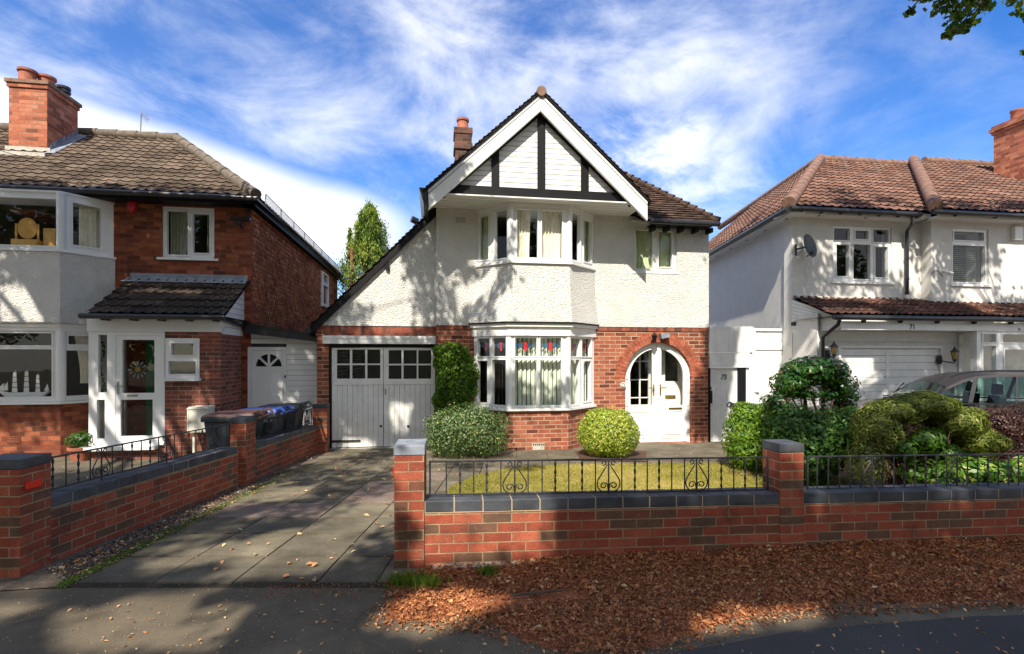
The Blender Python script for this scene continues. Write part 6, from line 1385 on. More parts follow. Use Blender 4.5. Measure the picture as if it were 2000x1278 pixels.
cap_pillar('brick_pillar', 'brick pillar in the left driveway wall in front of the wheelie bins', PC2, -.215, 0, -.30, 0, CZ-(817-HY)/1000*6.77)
s0 = at(496, 868, 7.12); s1 = at(620, 831, 9.55); PB2 = Plane(s0.x, s0.y, s1.x, s1.y); LB2 = PB2.len
z2_ = zline(PB2, (0, PB2.z(497, 866)), (LB2, PB2.z(619, 830)))
wall_run('garden_wall', 'low red brick wall with dark coping beside the driveway, farther run to the garage', PB2, 0.0, LB2, z2_)
q3 = at(613, 885, 9.6); PC3 = Plane(q3.x, q3.y, ang=ANG)
cap_pillar('brick_pillar', 'short brick pillar against the left garage pier', PC3, 0, .26, -.12, .12, CZ-(789-HY)/1000*9.6)
# ================================================================= iron railings
def scroll(P, c, zb, zt, o, w, mb, r=.0055):
    h = zt-zb; s = .098
    for sg in (-1, 1):
        pts = []
        for k in range(13):
            t = k/12; an = R(-40)+t*R(330); rr = s*(.10+.15*t); pts.append((s*.43+rr*math.cos(an)*1.0, h*.90+rr*math.sin(an)*.9))
        pts += [(s*.10, h*.84), (s*.40, h*.68), (s*.72, h*.50), (s*.93, h*.37), (s*.98, h*.25), (s*.90, h*.14), (s*.68, h*.05), (s*.35, h*.015), (s*.05, h*.01)]
        mb.tube([P.pt(c+sg*x, zb+z, o) for x, z in pts], r, 5)
        pts = [(s*.03, h*.03), (s*.05, h*.12)]
        for k in range(15):
            t = k/14; an = R(190)-t*R(400); rr = s*(.34-.20*t); pts.append((s*.42+rr*math.cos(an), h*.20+rr*math.sin(an)*.85))
        mb.tube([P.pt(c+sg*x, zb+z, o) for x, z in pts], r, 5)
def railing(lbl, P, marks, zb, zt, o, a0, a1, grp='black iron railings on the brick walls', rad=.0065, endpost=True):
    """marks: (position along, kind)  P plain, T twisted, C scroll centre"""
    T = thing('railing', lbl, 'railing', P.pt((a0+a1)/2, zb(a0), o), 0, grp)
    for f, hh in ((zt, .008), (zb, .007)):
        m = MB(); m.tube([P.pt(a0, f(a0), o), P.pt(a1, f(a1), o)], hh, 6); m.build('rail', 'iron', T)
    for x, k in marks:
        m = MB(); z0, z1 = zb(x), zt(x)
        if k == 'T':
            n = 24; m.tube([P.pt(x, lerp(z0, z1, i/n), o) for i in range(n+1)], [rad*(.75+.95*abs(math.sin(i/n*math.pi*4))**2) if 2 < i < n-1 else rad*.8 for i in range(n+1)], 5)
            m.build('twisted_bar', 'iron', T)
        elif k == 'C':
            m.tube([P.pt(x, z0-.035, o), P.pt(x, z1, o)], rad, 6); m.build('bar', 'iron', T); m = MB(); scroll(P, x, z0, z1, o, .150, m); m.build('scroll', 'iron', T, smooth=60)
        else: m.tube([P.pt(x, z0, o), P.pt(x, z1, o)], rad*.85, 6); m.build('bar', 'iron', T)
    if endpost:
        for x in (a0, a1): m = MB(); m.pb(P, x-.007, x+.007, zb(x)-.03, zt(x)+.005, o-.007, o+.007); m.build('end_bar', 'iron', T)
OR = -.11; mk = []
r_ = lambda px: PW.a(px, OR)
zoom2 = [(647, 'P'), (725, 'T'), (803, 'P'), (877, 'T'), (958, 'P'), (1037, 'C'), (1113, 'P'), (1193, 'P'), (1268, 'T'), (1345, 'P'), (1421, 'T'), (1497, 'P'), (1572, 'C'), (1647, 'P'), (1722, 'T'), (1792, 'P'), (1860, 'T')]
mk = [(r_(650+x/2.918), k) for x, k in zoom2]
for x, k in ((1380, 'P'), (1460, 'P'), (1535, 'C'), (1610, 'P'), (1690, 'T'), (1767, 'P'), (1838, 'T'), (1910, 'P')): mk.append((r_(880+x/3.195), k))
ztp = PW.z(836, 902, OR); ztq = PW.z(1495, 893.5, OR); zbp = PW.z(836, 967, OR); zbq = PW.z(1495, 957, OR)
A_, B_ = r_(840), r_(1499); A1 = r_(835)
zt_f = lambda x: lerp(ztp, ztq, (x-A1)/(B_-A1)); zb_f = lambda x: lerp(zbp, zbq, (x-A1)/(B_-A1))
railing('long black iron railing with scrolls in front of the lawn between the two pillars', PW, mk, zb_f, zt_f, OR, A_, B_)
for x in (A1-.05, ): m = MB()
sp_ = .104; x = r_(1596); mk = []; pat = 'PPTPPCPPTPTPPCPPTPTPPCPP'; k = 0; end = w_(2480)
while x < end: mk.append((x, pat[k % 7] if False else pat[k % len(pat)])); x += sp_; k += 1
railing('black iron railing in front of the shrubs right of the dark-capped pillar', PW, mk, zb_f, zt_f, OR, r_(1577), end)
def side_rail(lbl, P, L, zf, pat, st=.104, a_s=.05, a_e=.03, h=.262):
    x = a_s+st; mk = []; k = 0
    while x < L-a_e: mk.append((x, pat[k % len(pat)])); x += st; k += 1
    railing(lbl, P, mk, lambda q: zf(q)+.03, lambda q: zf(q)+.03+h, -.11, a_s-.04, L-a_e+.02)
side_rail('black iron railing with scrolls on the near part of the left driveway wall', PB1, LB, z1_, 'TPTPCPPTPTPCPP', .118)
side_rail('black iron railing on the far part of the left driveway wall before the bins', PB2, LB2, z2_, 'PTPTPCPPTPTPCP', .108)
# ================================================================= leaves
def leaves(name, C, N, size, tint, mat, parent=None, origin=None, aspect=.55, droop=0.0, curl=0.0):
    C = np.asarray(C, float); N = np.asarray(N, float); n = len(C); N /= (np.linalg.norm(N, axis=1, keepdims=True)+1e-9)
    T = rng.normal(size=(n, 3)); 
    if droop: T[:, 2] -= droop
    T -= N*(T*N).sum(1, keepdims=True); T /= (np.linalg.norm(T, axis=1, keepdims=True)+1e-9); B = np.cross(N, T)
    L = np.broadcast_to(np.asarray(size, float), (n,))[:, None]; Wd = L*aspect
    v0 = C-T*L*.5; v1 = C+B*Wd*.5-T*L*.05+N*L*curl; v2 = C+T*L*.5; v3 = C-B*Wd*.5-T*L*.05+N*L*curl
    V = np.stack([v0, v1, v2, v3], 1).reshape(-1, 3)
    if parent is not None: base = np.array(PM[parent.name].translation); Rm = np.array(PM[parent.name].to_3x3()); V = (V-base) @ Rm
    elif origin is not None: V = V-np.array(origin)
    me = bpy.data.meshes.new(name); me.vertices.add(4*n); me.vertices.foreach_set('co', V.ravel())
    me.loops.add(4*n); me.loops.foreach_set('vertex_index', np.arange(4*n, dtype=np.int32)); me.polygons.add(n)
    me.polygons.foreach_set('loop_start', np.arange(n, dtype=np.int32)*4); me.polygons.foreach_set('loop_total', np.full(n, 4, dtype=np.int32))
    at_ = me.attributes.new('tint', 'FLOAT', 'FACE'); at_.data.foreach_set('value', np.broadcast_to(np.asarray(tint, float), (n,)).astype(np.float32).copy())
    uv = me.uv_layers.new(name='UVMap'); uvs = np.tile(np.array([[0, 0], [1, 0], [0, 1], [1, 0]], dtype=np.float32), (n, 1)); uv.data.foreach_set('uv', uvs.ravel())
    me.update(calc_edges=True); me.materials.append(M[mat] if isinstance(mat, str) else mat)
    o = bpy.data.objects.new(name, me); COL.objects.link(o)
    if parent is not None: o.parent = parent
    elif origin is not None: o.location = origin
    return o
def blob(center, rad, n, shell=.35, lump=.18, seed=0, flat=0.0, box=0.0, k=5):
    """points on a lumpy shell with outward normals"""
    r = np.random.default_rng(seed); d = r.normal(size=(n, 3)); d /= np.linalg.norm(d, axis=1, keepdims=True)
    ph = r.uniform(0, 6.28, (k, 3)); fr = r.uniform(2, 5, (k, 3)); f = np.zeros(n)
    for i in range(k): f += np.sin(d[:, 0]*fr[i, 0]+ph[i, 0])*np.sin(d[:, 1]*fr[i, 1]+ph[i, 1])*np.sin(d[:, 2]*fr[i, 2]+ph[i, 2])
    f = f/k*2
    if box: e = 2+6*box; s = (np.abs(d)**e).sum(1)**(-1/e); d2 = d*s[:, None]
    else: d2 = d
    rr = (1-shell*r.uniform(0, 1, n)**1.7)*(1+lump*f)
    P_ = d2*rr[:, None]*np.array(rad)+np.array(center); N_ = d/np.array(rad)+r.normal(size=(n, 3))*.9; return P_, N_, r.uniform(0, 1, n)*.7+.3*(f-f.min())/(np.ptp(f)+1e-6)
M['lf_varieg'] = leafmat('variegated_leaf', [(0, (.03, .075, .02)), (.45, (.06, .13, .03)), (.7, (.20, .27, .12)), (.88, (.42, .46, .28)), (1, (.50, .50, .10))], .25)
M['lf_euony'] = leafmat('golden_leaf', [(0, (.08, .15, .02)), (.35, (.24, .34, .03)), (.7, (.50, .54, .08)), (1, (.66, .66, .28))], .3)
M['lf_lime'] = leafmat('bright_green_leaf', [(0, (.04, .11, .01)), (.5, (.12, .24, .015)), (1, (.28, .38, .03))], .35)
M['lf_dark'] = leafmat('glossy_dark_leaf', [(0, (.012, .045, .01)), (.55, (.03, .095, .015)), (.85, (.06, .16, .02)), (.97, (.07, .17, .02)), (1, (.22, .08, .03))], .2, .28)
M['lf_mid'] = leafmat('mid_green_leaf', [(0, (.02, .07, .012)), (.6, (.05, .13, .02)), (1, (.12, .20, .03))], .3)
M['lf_olive'] = leafmat('olive_needle', [(0, (.06, .10, .012)), (.5, (.17, .22, .03)), (.8, (.36, .38, .09)), (1, (.55, .52, .20))], .25, .6)
M['lf_green2'] = leafmat('fresh_green_leaf', [(0, (.025, .075, .008)), (1, (.09, .19, .018))], .3)
M['lf_purple'] = leafmat('purple_leaf', [(0, (.03, .012, .012)), (.6, (.075, .03, .024)), (1, (.15, .065, .045))], .25)
M['lf_laurel'] = leafmat('spotted_laurel_leaf', [(0, (.04, .13, .015)), (.6, (.13, .26, .03)), (.85, (.45, .50, .12)), (1, (.60, .58, .25))], .3, .3)
M['lf_creeper'] = leafmat('creeper_leaf', [(0, (.03, .09, .008)), (.5, (.09, .20, .012)), (.93, (.20, .32, .03)), (1, (.22, .07, .02))], .35)
M['lf_conifer'] = leafmat('conifer_spray', [(0, (.035, .085, .012)), (.5, (.12, .20, .025)), (1, (.30, .36, .05))], .25, .7)
M['lf_tree'] = leafmat('street_tree_leaf', [(0, (.03, .08, .01)), (.6, (.07, .14, .015)), (1, (.16, .20, .03))], .4)
M['lf_litter'] = leafmat('dry_leaf', [(0, (.06, .022, .012)), (.15, (.28, .10, .04)), (.5, (.52, .20, .075)), (.8, (.58, .28, .12)), (.93, (.72, .46, .24)), (.97, (.78, .62, .38)), (1, (.62, .54, .15))], .1, .7)
M['grass'] = leafmat('grass_blade', [(0, (.13, .15, .02)), (.5, (.30, .27, .05)), (1, (.50, .42, .16))], .3, .6)
M['grass_green'] = leafmat('green_grass_blade', [(0, (.06, .13, .012)), (1, (.20, .30, .03))], .3, .6)
M['core'] = plain('shrub_inner_shade', (.02, .03, .01), .95, .3)
def stems(T, base, tips, r0=.02, mat='twig', name='stem', wob=.08):
    m = MB(); rr = random
    for t in tips:
        b = Vector(base)+Vector((rr.uniform(-.06, .06), rr.uniform(-.06, .06), 0)); t = Vector(t); pts = [b.lerp(t, k/5)+Vector((rr.uniform(-wob, wob), rr.uniform(-wob, wob), 0))*math.sin(k/5*math.pi) for k in range(6)]
        m.tube(pts, [r0*(1-.14*k) for k in range(6)], 5)
    return m.build(name, mat, T, smooth=60)
def shrub(name, lbl, base, blobs, mat, lsize, aspect=.5, grp='garden shrubs', stemn=8, cat='shrub', seed=1, droop=0, name2='foliage', r0=.02, flip=False):
    T = thing(name, lbl, cat, base, 0, grp); Cs, Ns, Ts, Ls = [], [], [], []
    for i, b in enumerate(blobs):
        c, rad, n = b[:3]; kw_ = b[3] if len(b) > 3 else {}; P_, N_, t_ = blob(c, rad, n, seed=seed*31+i, **kw_); ok = P_[:, 2] > gz(base[1])+.03; Cs.append(P_[ok]); Ns.append(N_[ok]); Ts.append(t_[ok])
    C_ = np.concatenate(Cs); N_ = np.concatenate(Ns); t_ = np.concatenate(Ts); r = np.random.default_rng(seed); t_ = np.clip(t_*.75+r.normal(0, .2, len(t_))+.1, 0, 1)
    leaves(name2, C_, N_, lsize*r.uniform(.7, 1.25, len(C_)), t_, mat, T, aspect=aspect, droop=droop, curl=.08)
    tips = [Vector(b[0])+Vector((random.uniform(-.6, .6)*b[1][0], random.uniform(-.6, .6)*b[1][1], random.uniform(-.2, .6)*b[1][2])) for b in blobs for _ in range(max(1, stemn//len(blobs)))]
    stems(T, base, tips, r0); return T
def gp(px, py): return ground(px, py)
# dome shrub left of bay
D_ = 9.1; c = at(911, 855, D_); g = Vector((c.x, D_, gz(D_)))
shrub('variegated_shrub', 'wide clipped variegated shrub below the wall climber', g, [((c.x, D_, .30), (.70, .5, .46), 13000, dict(box=.08, lump=.2, shell=.3)), ((c.x+.25, D_-.05, .36), (.40, .38, .44), 1500, dict(lump=.3, shell=.2)), ((c.x-.3, D_, .28), (.42, .4, .44), 1200, dict(lump=.35, shell=.15)), ((c.x, D_, .32), (.77, .56, .50), 420, dict(lump=.25, shell=.12))], 'lf_varieg', .036, .6, seed=3)
D_ = 9.2; c = at(1188.5, 846, D_); g = Vector((c.x, D_, gz(D_)))
shrub('golden_shrub', 'round golden-green ball shrub left of the arched front door', g, [((c.x, D_, .27), (.54, .5, .46), 12500, dict(box=.02, lump=.13, shell=.3)), ((c.x, D_, .28), (.60, .55, .50), 380, dict(lump=.2, shell=.12))], 'lf_euony', .04, .6, seed=4)
# climber on the wall
c = at(889, 745, 10.0); g = PH.pt(PH.a(889), gz(10)-.0, .12); T = thing('wall_climber', 'leafy green climber growing up the brick beside the ground-floor bay', 'climber', g, ANG, None)
pts = []; r = np.random.default_rng(5)
while len(pts) < 8500:
    px = r.uniform(843, 936); py = r.uniform(662, 890); e = 6*math.sin(py*.07)+4*math.sin(py*.19+1)
    if px < 849+e*.6 or px > 925+e+(6 if 700 < py < 790 else -4): continue
    if py < 668+abs(px-880)*.28+3*math.sin(px*.3): continue
    if py > 800 and r.uniform() < .5: continue
    if 790 < py < 825 and 880 < px < 905 and r.uniform() < .8: continue
    A_ = PH.a(px, .15); Z_ = PH.z(px, py, .15); w_k = .05+.16*r.uniform()**1.5+.06*math.sin(px*.12+py*.05)
    pts.append(tuple(PH.pt(A_, Z_, max(.02, w_k))))
pts = np.array(pts); N_ = np.tile(np.array(PH.n), (len(pts), 1))+r.normal(size=(len(pts), 3))*.8+np.array([0, 0, .4])
leaves('foliage', pts, N_, .055*r.uniform(.6, 1.3, len(pts)), np.clip(r.uniform(0, .95, len(pts)), 0, 1), 'lf_creeper', T, aspect=.6, droop=.8)
m = MB()
for k in range(7):
    x0 = PH.a(880+k*3); ps = [PH.pt(x0+(k-3)*.018*j+.03*math.sin(j*2+k), -.15+j*.38, .03) for j in range(6)]; m.tube(ps, [.016-.002*j for j in range(6)], 5)
m.build('stem', 'twig', T)
# right-hand planting
def A(px, py, D): v = at(px, py, D); return (v.x, v.y, v.z)
g = Vector((A(1462, 0, 7.9)[0], 7.9, gz(7.9)))
shrub('bright_shrub', 'bright lime-green shrub in front of the white gate door, left of the dark pillar', g, [(A(1455, 850, 7.9), (.33, .35, .52), 3300, dict(lump=.15)), (A(1500, 835, 8.0), (.30, .35, .42), 2300, dict(lump=.2)), (A(1475, 885, 7.8), (.42, .35, .35), 2600, {})], 'lf_lime', .055, .5, seed=6)
g = Vector((A(1612, 0, 7.3)[0], 7.3, gz(7.3)))
T = shrub('small_tree', 'small evergreen tree with dark glossy domed crown over the brick pillar', g, [(A(1590, 726, 7.3), (.44, .42, .22), 2300, dict(lump=.22, shell=.6)), (A(1545, 752, 7.3), (.28, .32, .20), 1000, dict(lump=.3, shell=.6)), (A(1640, 762, 7.3), (.22, .3, .24), 800, dict(shell=.7, lump=.3)), (A(1518, 790, 7.3), (.18, .25, .18), 520, dict(lump=.3, shell=.7)), (A(1655, 800, 7.3), (.10, .2, .2), 260, dict(lump=.3, shell=.8)), (A(1580, 770, 7.2), (.36, .3, .10), 420, dict(shell=.9))], 'lf_dark', .075, .45, seed=7, stemn=16, cat='tree', r0=.024, droop=.5)
m = MB()
for x0, x1, y1 in ((1612, 1610, 742), (1632, 1640, 745), (1600, 1570, 760)): b0 = Vector(A(x0, 0, 7.3)); b0.z = gz(7.3); t0 = Vector(A(x1, y1, 7.3)); m.tube([b0, b0.lerp(t0, .4)+Vector((.03, 0, 0)), b0.lerp(t0, .75)-Vector((.02, 0, 0)), t0], [.04, .034, .03, .015], 7)
m.build('trunk', 'bark', T, smooth=60)
g = Vector((A(1590, 0, 6.6)[0], 6.6, gz(6.6)))
shrub('green_shrub', 'mass of mid-green shrubbery behind the dark-capped pillar', g, [(A(1545, 850, 6.8), (.35, .35, .40), 2600, dict(lump=.25, shell=.6)), (A(1610, 865, 6.6), (.42, .4, .42), 3000, dict(lump=.25, shell=.6)), (A(1560, 920, 6.5), (.42, .3, .28), 1900, dict(shell=.6)), (A(1660, 850, 6.7), (.26, .3, .38), 1500, dict(shell=.7, lump=.25)), (A(1570, 815, 6.9), (.26, .3, .18), 600, dict(shell=.9, lump=.3))], 'lf_mid', .07, .42, seed=8, stemn=16, droop=.4)
# olive conifer-like hedge shrub with a brown bare hollow
g = Vector((A(1790, 0, 5.9)[0], 5.9, gz(5.9)))
OS = [(A(1710, 845, 5.9), (.20, .35, .32), 4600, dict(shell=.5, lump=.25)), (A(1740, 805, 5.9), (.24, .35, .14), 4200, dict(shell=.5, lump=.25)), (A(1800, 792, 5.9), (.30, .38, .15), 5800, dict(shell=.5, lump=.25)), (A(1860, 822, 5.8), (.25, .35, .19), 5200, dict(shell=.6, lump=.3)), (A(1900, 862, 5.8), (.25, .3, .16), 4200, dict(shell=.6, lump=.3)), (A(1820, 860, 6.2), (.42, .3, .33), 2000, dict(shell=.3)), (A(1690, 905, 5.8), (.16, .3, .25), 1200, {})]
T = shrub('conifer_shrub', 'wide olive-yellow conifer shrub with a bare brown hollow, in front of the car', g, OS, 'lf_olive', .062, .2, seed=9, stemn=0, droop=-.2)
m = MB(); 
for k in range(90):
    b = Vector((A(1790+random.uniform(-60, 40), 0, 5.9)[0], 5.8+random.uniform(-.25, .2), gz(5.9))); t = Vector(A(random.uniform(1700, 1880), random.uniform(795, 900), 5.75+random.uniform(-.15, .2))); mid = b.lerp(t, .5)+Vector((random.uniform(-.12, .12), random.uniform(-.1, .1), random.uniform(-.08, .08))); m.tube([b, mid, t], [.011, .008, .003], 4)
m.build('bare_branches', 'twig', T)
Pb, Nb, tb = blob(A(1772, 872, 5.78), (.36, .16, .27), 5200, shell=.9, seed=77)
leaves('dead_foliage', Pb, Nb, .05, tb, leafmat('dead_needle', [(0, (.05, .028, .018)), (1, (.14, .075, .045))], .1, .9), T, aspect=.2)
g = Vector((A(1800, 0, 5.5)[0], 5.6, gz(5.6)))
shrub('green_shrub', 'fresh green leafy shoots in the hollow of the olive conifer shrub', g, [(A(1812, 862, 5.5), (.20, .14, .14), 900, dict(shell=.8)), (A(1850, 888, 5.5), (.16, .14, .12), 600, dict(shell=.8)), (A(1772, 880, 5.5), (.12, .12, .12), 350, dict(shell=.9)), (A(1830, 925, 5.4), (.4, .2, .14), 900, dict(shell=.9))], 'lf_green2', .06, .45, seed=10, stemn=6)
g = Vector((A(1960, 0, 6.3)[0], 6.3, gz(6.3)))
shrub('purple_shrub', 'dark purple-leaved shrub at the right edge in front of the car', g, [(A(1950, 838, 6.3), (.26, .3, .28), 2600, dict(shell=.6, lump=.22)), (A(2010, 830, 6.3), (.3, .3, .28), 2600, dict(shell=.6, lump=.2)), (A(1975, 885, 6.3), (.36, .3, .28), 2200, dict(shell=.7)), (A(2080, 850, 6.3), (.35, .3, .35), 1500, {})], 'lf_purple', .034, .6, seed=11, stemn=16)
g = Vector((A(1925, 0, 4.95)[0], 5.15, gz(5.1)))
shrub('spotted_laurel', 'low yellow-spotted laurel behind the right-hand railing', g, [(A(1905, 925, 5.0), (.27, .2, .17), 520, dict(shell=.7)), (A(1960, 935, 5.05), (.32, .2, .18), 600, dict(shell=.7)), (A(2030, 925, 5.1), (.3, .2, .2), 500, {}), (A(1860, 950, 5.05), (.2, .16, .1), 260, dict(shell=.7))], 'lf_laurel', .085, .42, seed=12, stemn=10)
# plant in terracotta pot by the left porch
g = PL.pt(PL.a(158, 1.0), gz(9)-.0, 1.0); T = thing('potted_plant', 'small green plant in a terracotta pot beside the white glazed porch', 'potted plant', g, 0)
m = MB(); m.lathe([(.12, 0), (.165, .20), (.185, .20), (.185, .25), (.16, .25), (.15, .18)], g, 16); m.build('pot', 'terracotta', T, smooth=50)
P_, N_, t_ = blob((g.x, g.y, g.z+.36), (.24, .2, .16), 500, shell=.8, seed=21); leaves('foliage', P_, N_, .07, t_, 'lf_mid', T, aspect=.4)
# ivy in the porch side light
Pi = []
for k in range(160): t = random.uniform(0, 1); Pi.append(tuple(PP.pt(PP.a(199+4*math.sin(t*9)+random.uniform(-3, 3), -.15), PP.z(200, lerp(668, 766, t), -.15), -.15)))
T = thing('hanging_plant', 'trailing ivy hanging in the narrow porch side light', 'plant', Pi[0], 0); leaves('foliage', Pi, rng.normal(size=(160, 3))+np.array([0, -1, 0]), .04, rng.uniform(0, 1, 160), 'lf_mid', T, aspect=.7)
# conifer behind
cD = 19.0; cx_, cb = at(712, 560, cD), gz(20); T = thing('conifer_tree', 'tall weeping yellow-green conifer rising behind the gap between the houses', 'tree', (cx_.x, cD, cb), 0)
m = MB(); m.tube([(cx_.x, cD, cb), (cx_.x+.05, cD, 4), (cx_.x+.2, cD, 7.0)], [.28, .18, .03], 8); m.build('trunk', 'bark', T, smooth=60)
Cs, Ns, Ts = [], [], []; r = np.random.default_rng(12)
zt_ = CZ+(700-408)/1000*cD
sprays = []
for i in range(300):
    t = r.uniform()**.75; z = lerp(1.6, zt_, t); an = r.uniform(0, 6.28); base_r = 1.22*(1-t)**.55*(1+.22*math.sin(an*3+z*2.1))+.05; rr = base_r*r.uniform(.55, 1.08)
    sprays.append((cx_.x+.2*t+rr*math.cos(an), cD+rr*math.sin(an), z, .14+.20*(1-t)))
for t2 in range(9): sprays.append((at(683, 0, cD).x+r.normal(0, .05), cD, CZ+(700-lerp(452, 520, t2/9))/1000*cD, .07+.012*t2))
for sx_, sy_, sz_, s_r in sprays:
    n = 120; p = r.normal(size=(n, 3))*np.array([.42, .42, .85])*s_r; p[:, 2] -= np.abs(p[:, 0]+p[:, 1])*.5; Cs.append(p+np.array([sx_, sy_, sz_])); Ns.append(r.normal(size=(n, 3))+np.array([sx_-cx_.x, sy_-cD, 0])*2); Ts.append(np.clip(r.normal(.5, .2)+r.normal(0, .15, n), 0, 1))
leaves('crown', np.concatenate(Cs), np.concatenate(Ns), .12, np.concatenate(Ts), 'lf_conifer', T, aspect=.32, droop=2.5)
# ================================================================= lawn blades, leaf litter
r = np.random.default_rng(3); lp = [Vector((*G2(*q), 0)) for q in ((866, 976), (880, 955), (930, 932), (1000, 917), (1100, 911), (1400, 908), (1500, 910), (1660, 938), (1700, 985))]
def inpoly(x, y, poly):
    c = False; j = len(poly)-1
    for i in range(len(poly)):
        xi, yi, xj, yj = poly[i][0], poly[i][1], poly[j][0], poly[j][1]
        if (yi > y) != (yj > y) and x < (xj-xi)*(y-yi)/(yj-yi)+xi: c = not c
        j = i
    return c
x0, x1 = min(p.x for p in lp), max(p.x for p in lp); y0, y1 = min(p.y for p in lp), max(p.y for p in lp)
B = []
while len(B) < 34000:
    x, y = r.uniform(x0, x1), r.uniform(y0, y1)
    if inpoly(x, y, lp): B.append((x, y, gz(y)+.026+.011))
B = np.array(B); N_ = r.normal(size=(len(B), 3)); N_[:, 2] *= .25
tn = .48+.24*np.sin(B[:, 0]*1.3+B[:, 1]*.8)+.22*np.sin(B[:, 0]*3.7-B[:, 1]*2.9+1)*np.sin(B[:, 1]*4.1)+r.normal(0, .2, len(B))
tag(leaves('lawn_grass', B, N_, r.uniform(.025, .06, len(B)), np.clip(tn, 0, 1), 'grass', aspect=.14, droop=0, origin=(0, 5, 0)), 'short dry yellow-green lawn grass behind the railing', 'grass', None, 'stuff')
# litter
lit = [G2(755, 1140), G2(850, 1108), G2(1000, 1100), G2(1300, 1085), G2(2100, 1040), G2(2400, 1040), G2(2600, 1190), G2(1900, 1196), G2(1560, 1215), G2(1400, 1255), G2(1260, 1300), G2(1100, 1300), G2(960, 1250), G2(820, 1240), G2(700, 1225)]
def edge_d(x, y):
    d = 9
    for i in range(len(lit)):
        a_, b_ = Vector(lit[i]), Vector(lit[(i+1) % len(lit)]); p = Vector((x, y)); t = max(0, min(1, (p-a_).dot(b_-a_)/(b_-a_).length_squared)); d = min(d, (p-a_.lerp(b_, t)).length)
    return d
# the mound itself: a thin uneven bank, deepest along the wall
bm = bmesh.new(); st = .06; gx = {}
xs = np.arange(-1.7, 7.2, st); ys = np.arange(2.55, 5.0, st)
wall_y = lambda x: PW.p.y+(x-PW.p.x)*math.tan(R(6.6))
def mound(x, y):
    if not inpoly(x, y, lit) or y > wall_y(x)+.05: return None
    e = edge_d(x, y) if y < wall_y(x)-.3 else min(edge_d(x, y)+.3, .5); nz = .5+.5*math.sin(x*2.3+y*1.7)*math.sin(x*5.1-y*3.3+1)
    h = min(1, e/.35)*(.008+.014*nz)+.05*max(0, 1-(wall_y(x)-y)/.55)*min(1, max(0, (x+.15)/.9))*(.6+.4*nz)
    return max(.002, h)
grid = {}
for i, x in enumerate(xs):
    for j, y in enumerate(ys):
        h = mound(x, y)
        if h is not None and not (x < .35 and -.30 < y-3.2 < -.0 and random.random() < .0): grid[(i, j)] = bm.verts.new((x, y, gz(y)+h-.006))
for (i, j) in list(grid):
    k = [(i, j), (i+1, j), (i+1, j+1), (i, j+1)]
    if all(q in grid for q in k): bm.faces.new([grid[q] for q in k])
me = bpy.data.meshes.new('leaf_bank'); bm.to_mesh(me); bm.free(); me.materials.append(M['litterbase']); me.polygons.foreach_set('use_smooth', [True]*len(me.polygons))
o = bpy.data.objects.new('leaf_bank', me); COL.objects.link(o); tag(o, 'bank of crumbled russet leaf litter below the front wall', 'leaf litter', None, 'stuff')
P_, N_, t_, s_ = [], [], [], []
tot = 0
bare = lambda x, y: ((x-.12)/.42)**2+((y-3.42-(x-.12)*.15)/.10)**2 < 1 + random.uniform(-.4, .4)
while tot < 78000:
    x, y = r.uniform(-1.7, 6.6), r.uniform(2.6, 4.9); h = mound(x, y)
    if h is None:
        continue
    e = edge_d(x, y)
    if e < .3 and y < wall_y(x)-.3 and r.uniform() > (e/.3)**.8+.08: continue
    if bare(x, y) and r.uniform() < .85: continue
    P_.append((x, y, gz(y)+h+r.uniform(.0, .016))); n_ = r.normal(size=3)*.45+np.array([0, 0, 1]); N_.append(n_); s_.append(r.choice([.010, .018, .028, .050], p=[.38, .37, .21, .04])); tot += 1
t_ = np.clip(r.beta(1.5, 2.2, tot), 0, .955); t_[r.uniform(0, 1, tot) < .012] = .985
tag(leaves('leaf_litter', P_, N_, np.array(s_), t_, 'lf_litter', aspect=.5, origin=(0, 3.4, 0), curl=.18), 'dense crumbled russet leaves lying below the front wall', 'leaf litter', None, 'stuff')
# scattered leaves over pavement, drive and gravel
P_, N_, t_, s_ = [], [], [], []
def scat(n, f, sz, tr_=(0, 1), lift=.004):
    k = 0
    while k < n:
        p = f()
        if p is None: continue
        P_.append((p[0], p[1], gz(p[1])+lift+r.uniform(0, .008))); N_.append(r.normal(size=3)*.3+np.array([0, 0, 1])); s_.append(r.uniform(*sz)); t_.append(r.uniform(*tr_)); k += 1
scat(1500, lambda: (r.uniform(-4, 1.2), r.uniform(2.6, 3.9)), (.004, .013), (.3, 1))
scat(700, lambda: (r.normal(-1.35, .28), r.normal(3.62, .10)), (.006, .02), (0, .6))
scat(260, lambda: tuple(np.array(G2(r.uniform(120, 1990), r.uniform(1165, 1290)))), (.012, .035), (.6, 1))
scat(90, lambda: tuple(np.array(G2(r.uniform(400, 800), r.uniform(880, 1140)))), (.02, .075), (.6, 1), .018)
scat(420, lambda: (lambda t, u: tuple(np.array(G2(lerp(lerp(95, 470, t), lerp(160, 560, t), u), lerp(lerp(1118, 955, t), lerp(1135, 935, t), u)))))(r.uniform(), r.uniform()), (.01, .045), (.5, 1), .012)
scat(160, lambda: tuple(np.array(G2(r.uniform(830, 1400), r.uniform(880, 985)))), (.02, .05), (.4, 1), .03)
scat(300, lambda: tuple(np.array(G2(r.uniform(-100, 460), r.uniform(885, 960)))), (.02, .05), (.4, 1), .008)
scat(120, lambda: (r.uniform(-3.6, -1.6), r.uniform(6, 9.6)), (.02, .05), (.3, 1), .018)
tag(leaves('fallen_leaves', P_, N_, np.array(s_), np.array(t_), 'lf_litter', aspect=.55, origin=(0, 4, 0), curl=.15), 'scattered fallen leaves on pavement, driveway and lawn', 'fallen leaves', None, 'stuff')
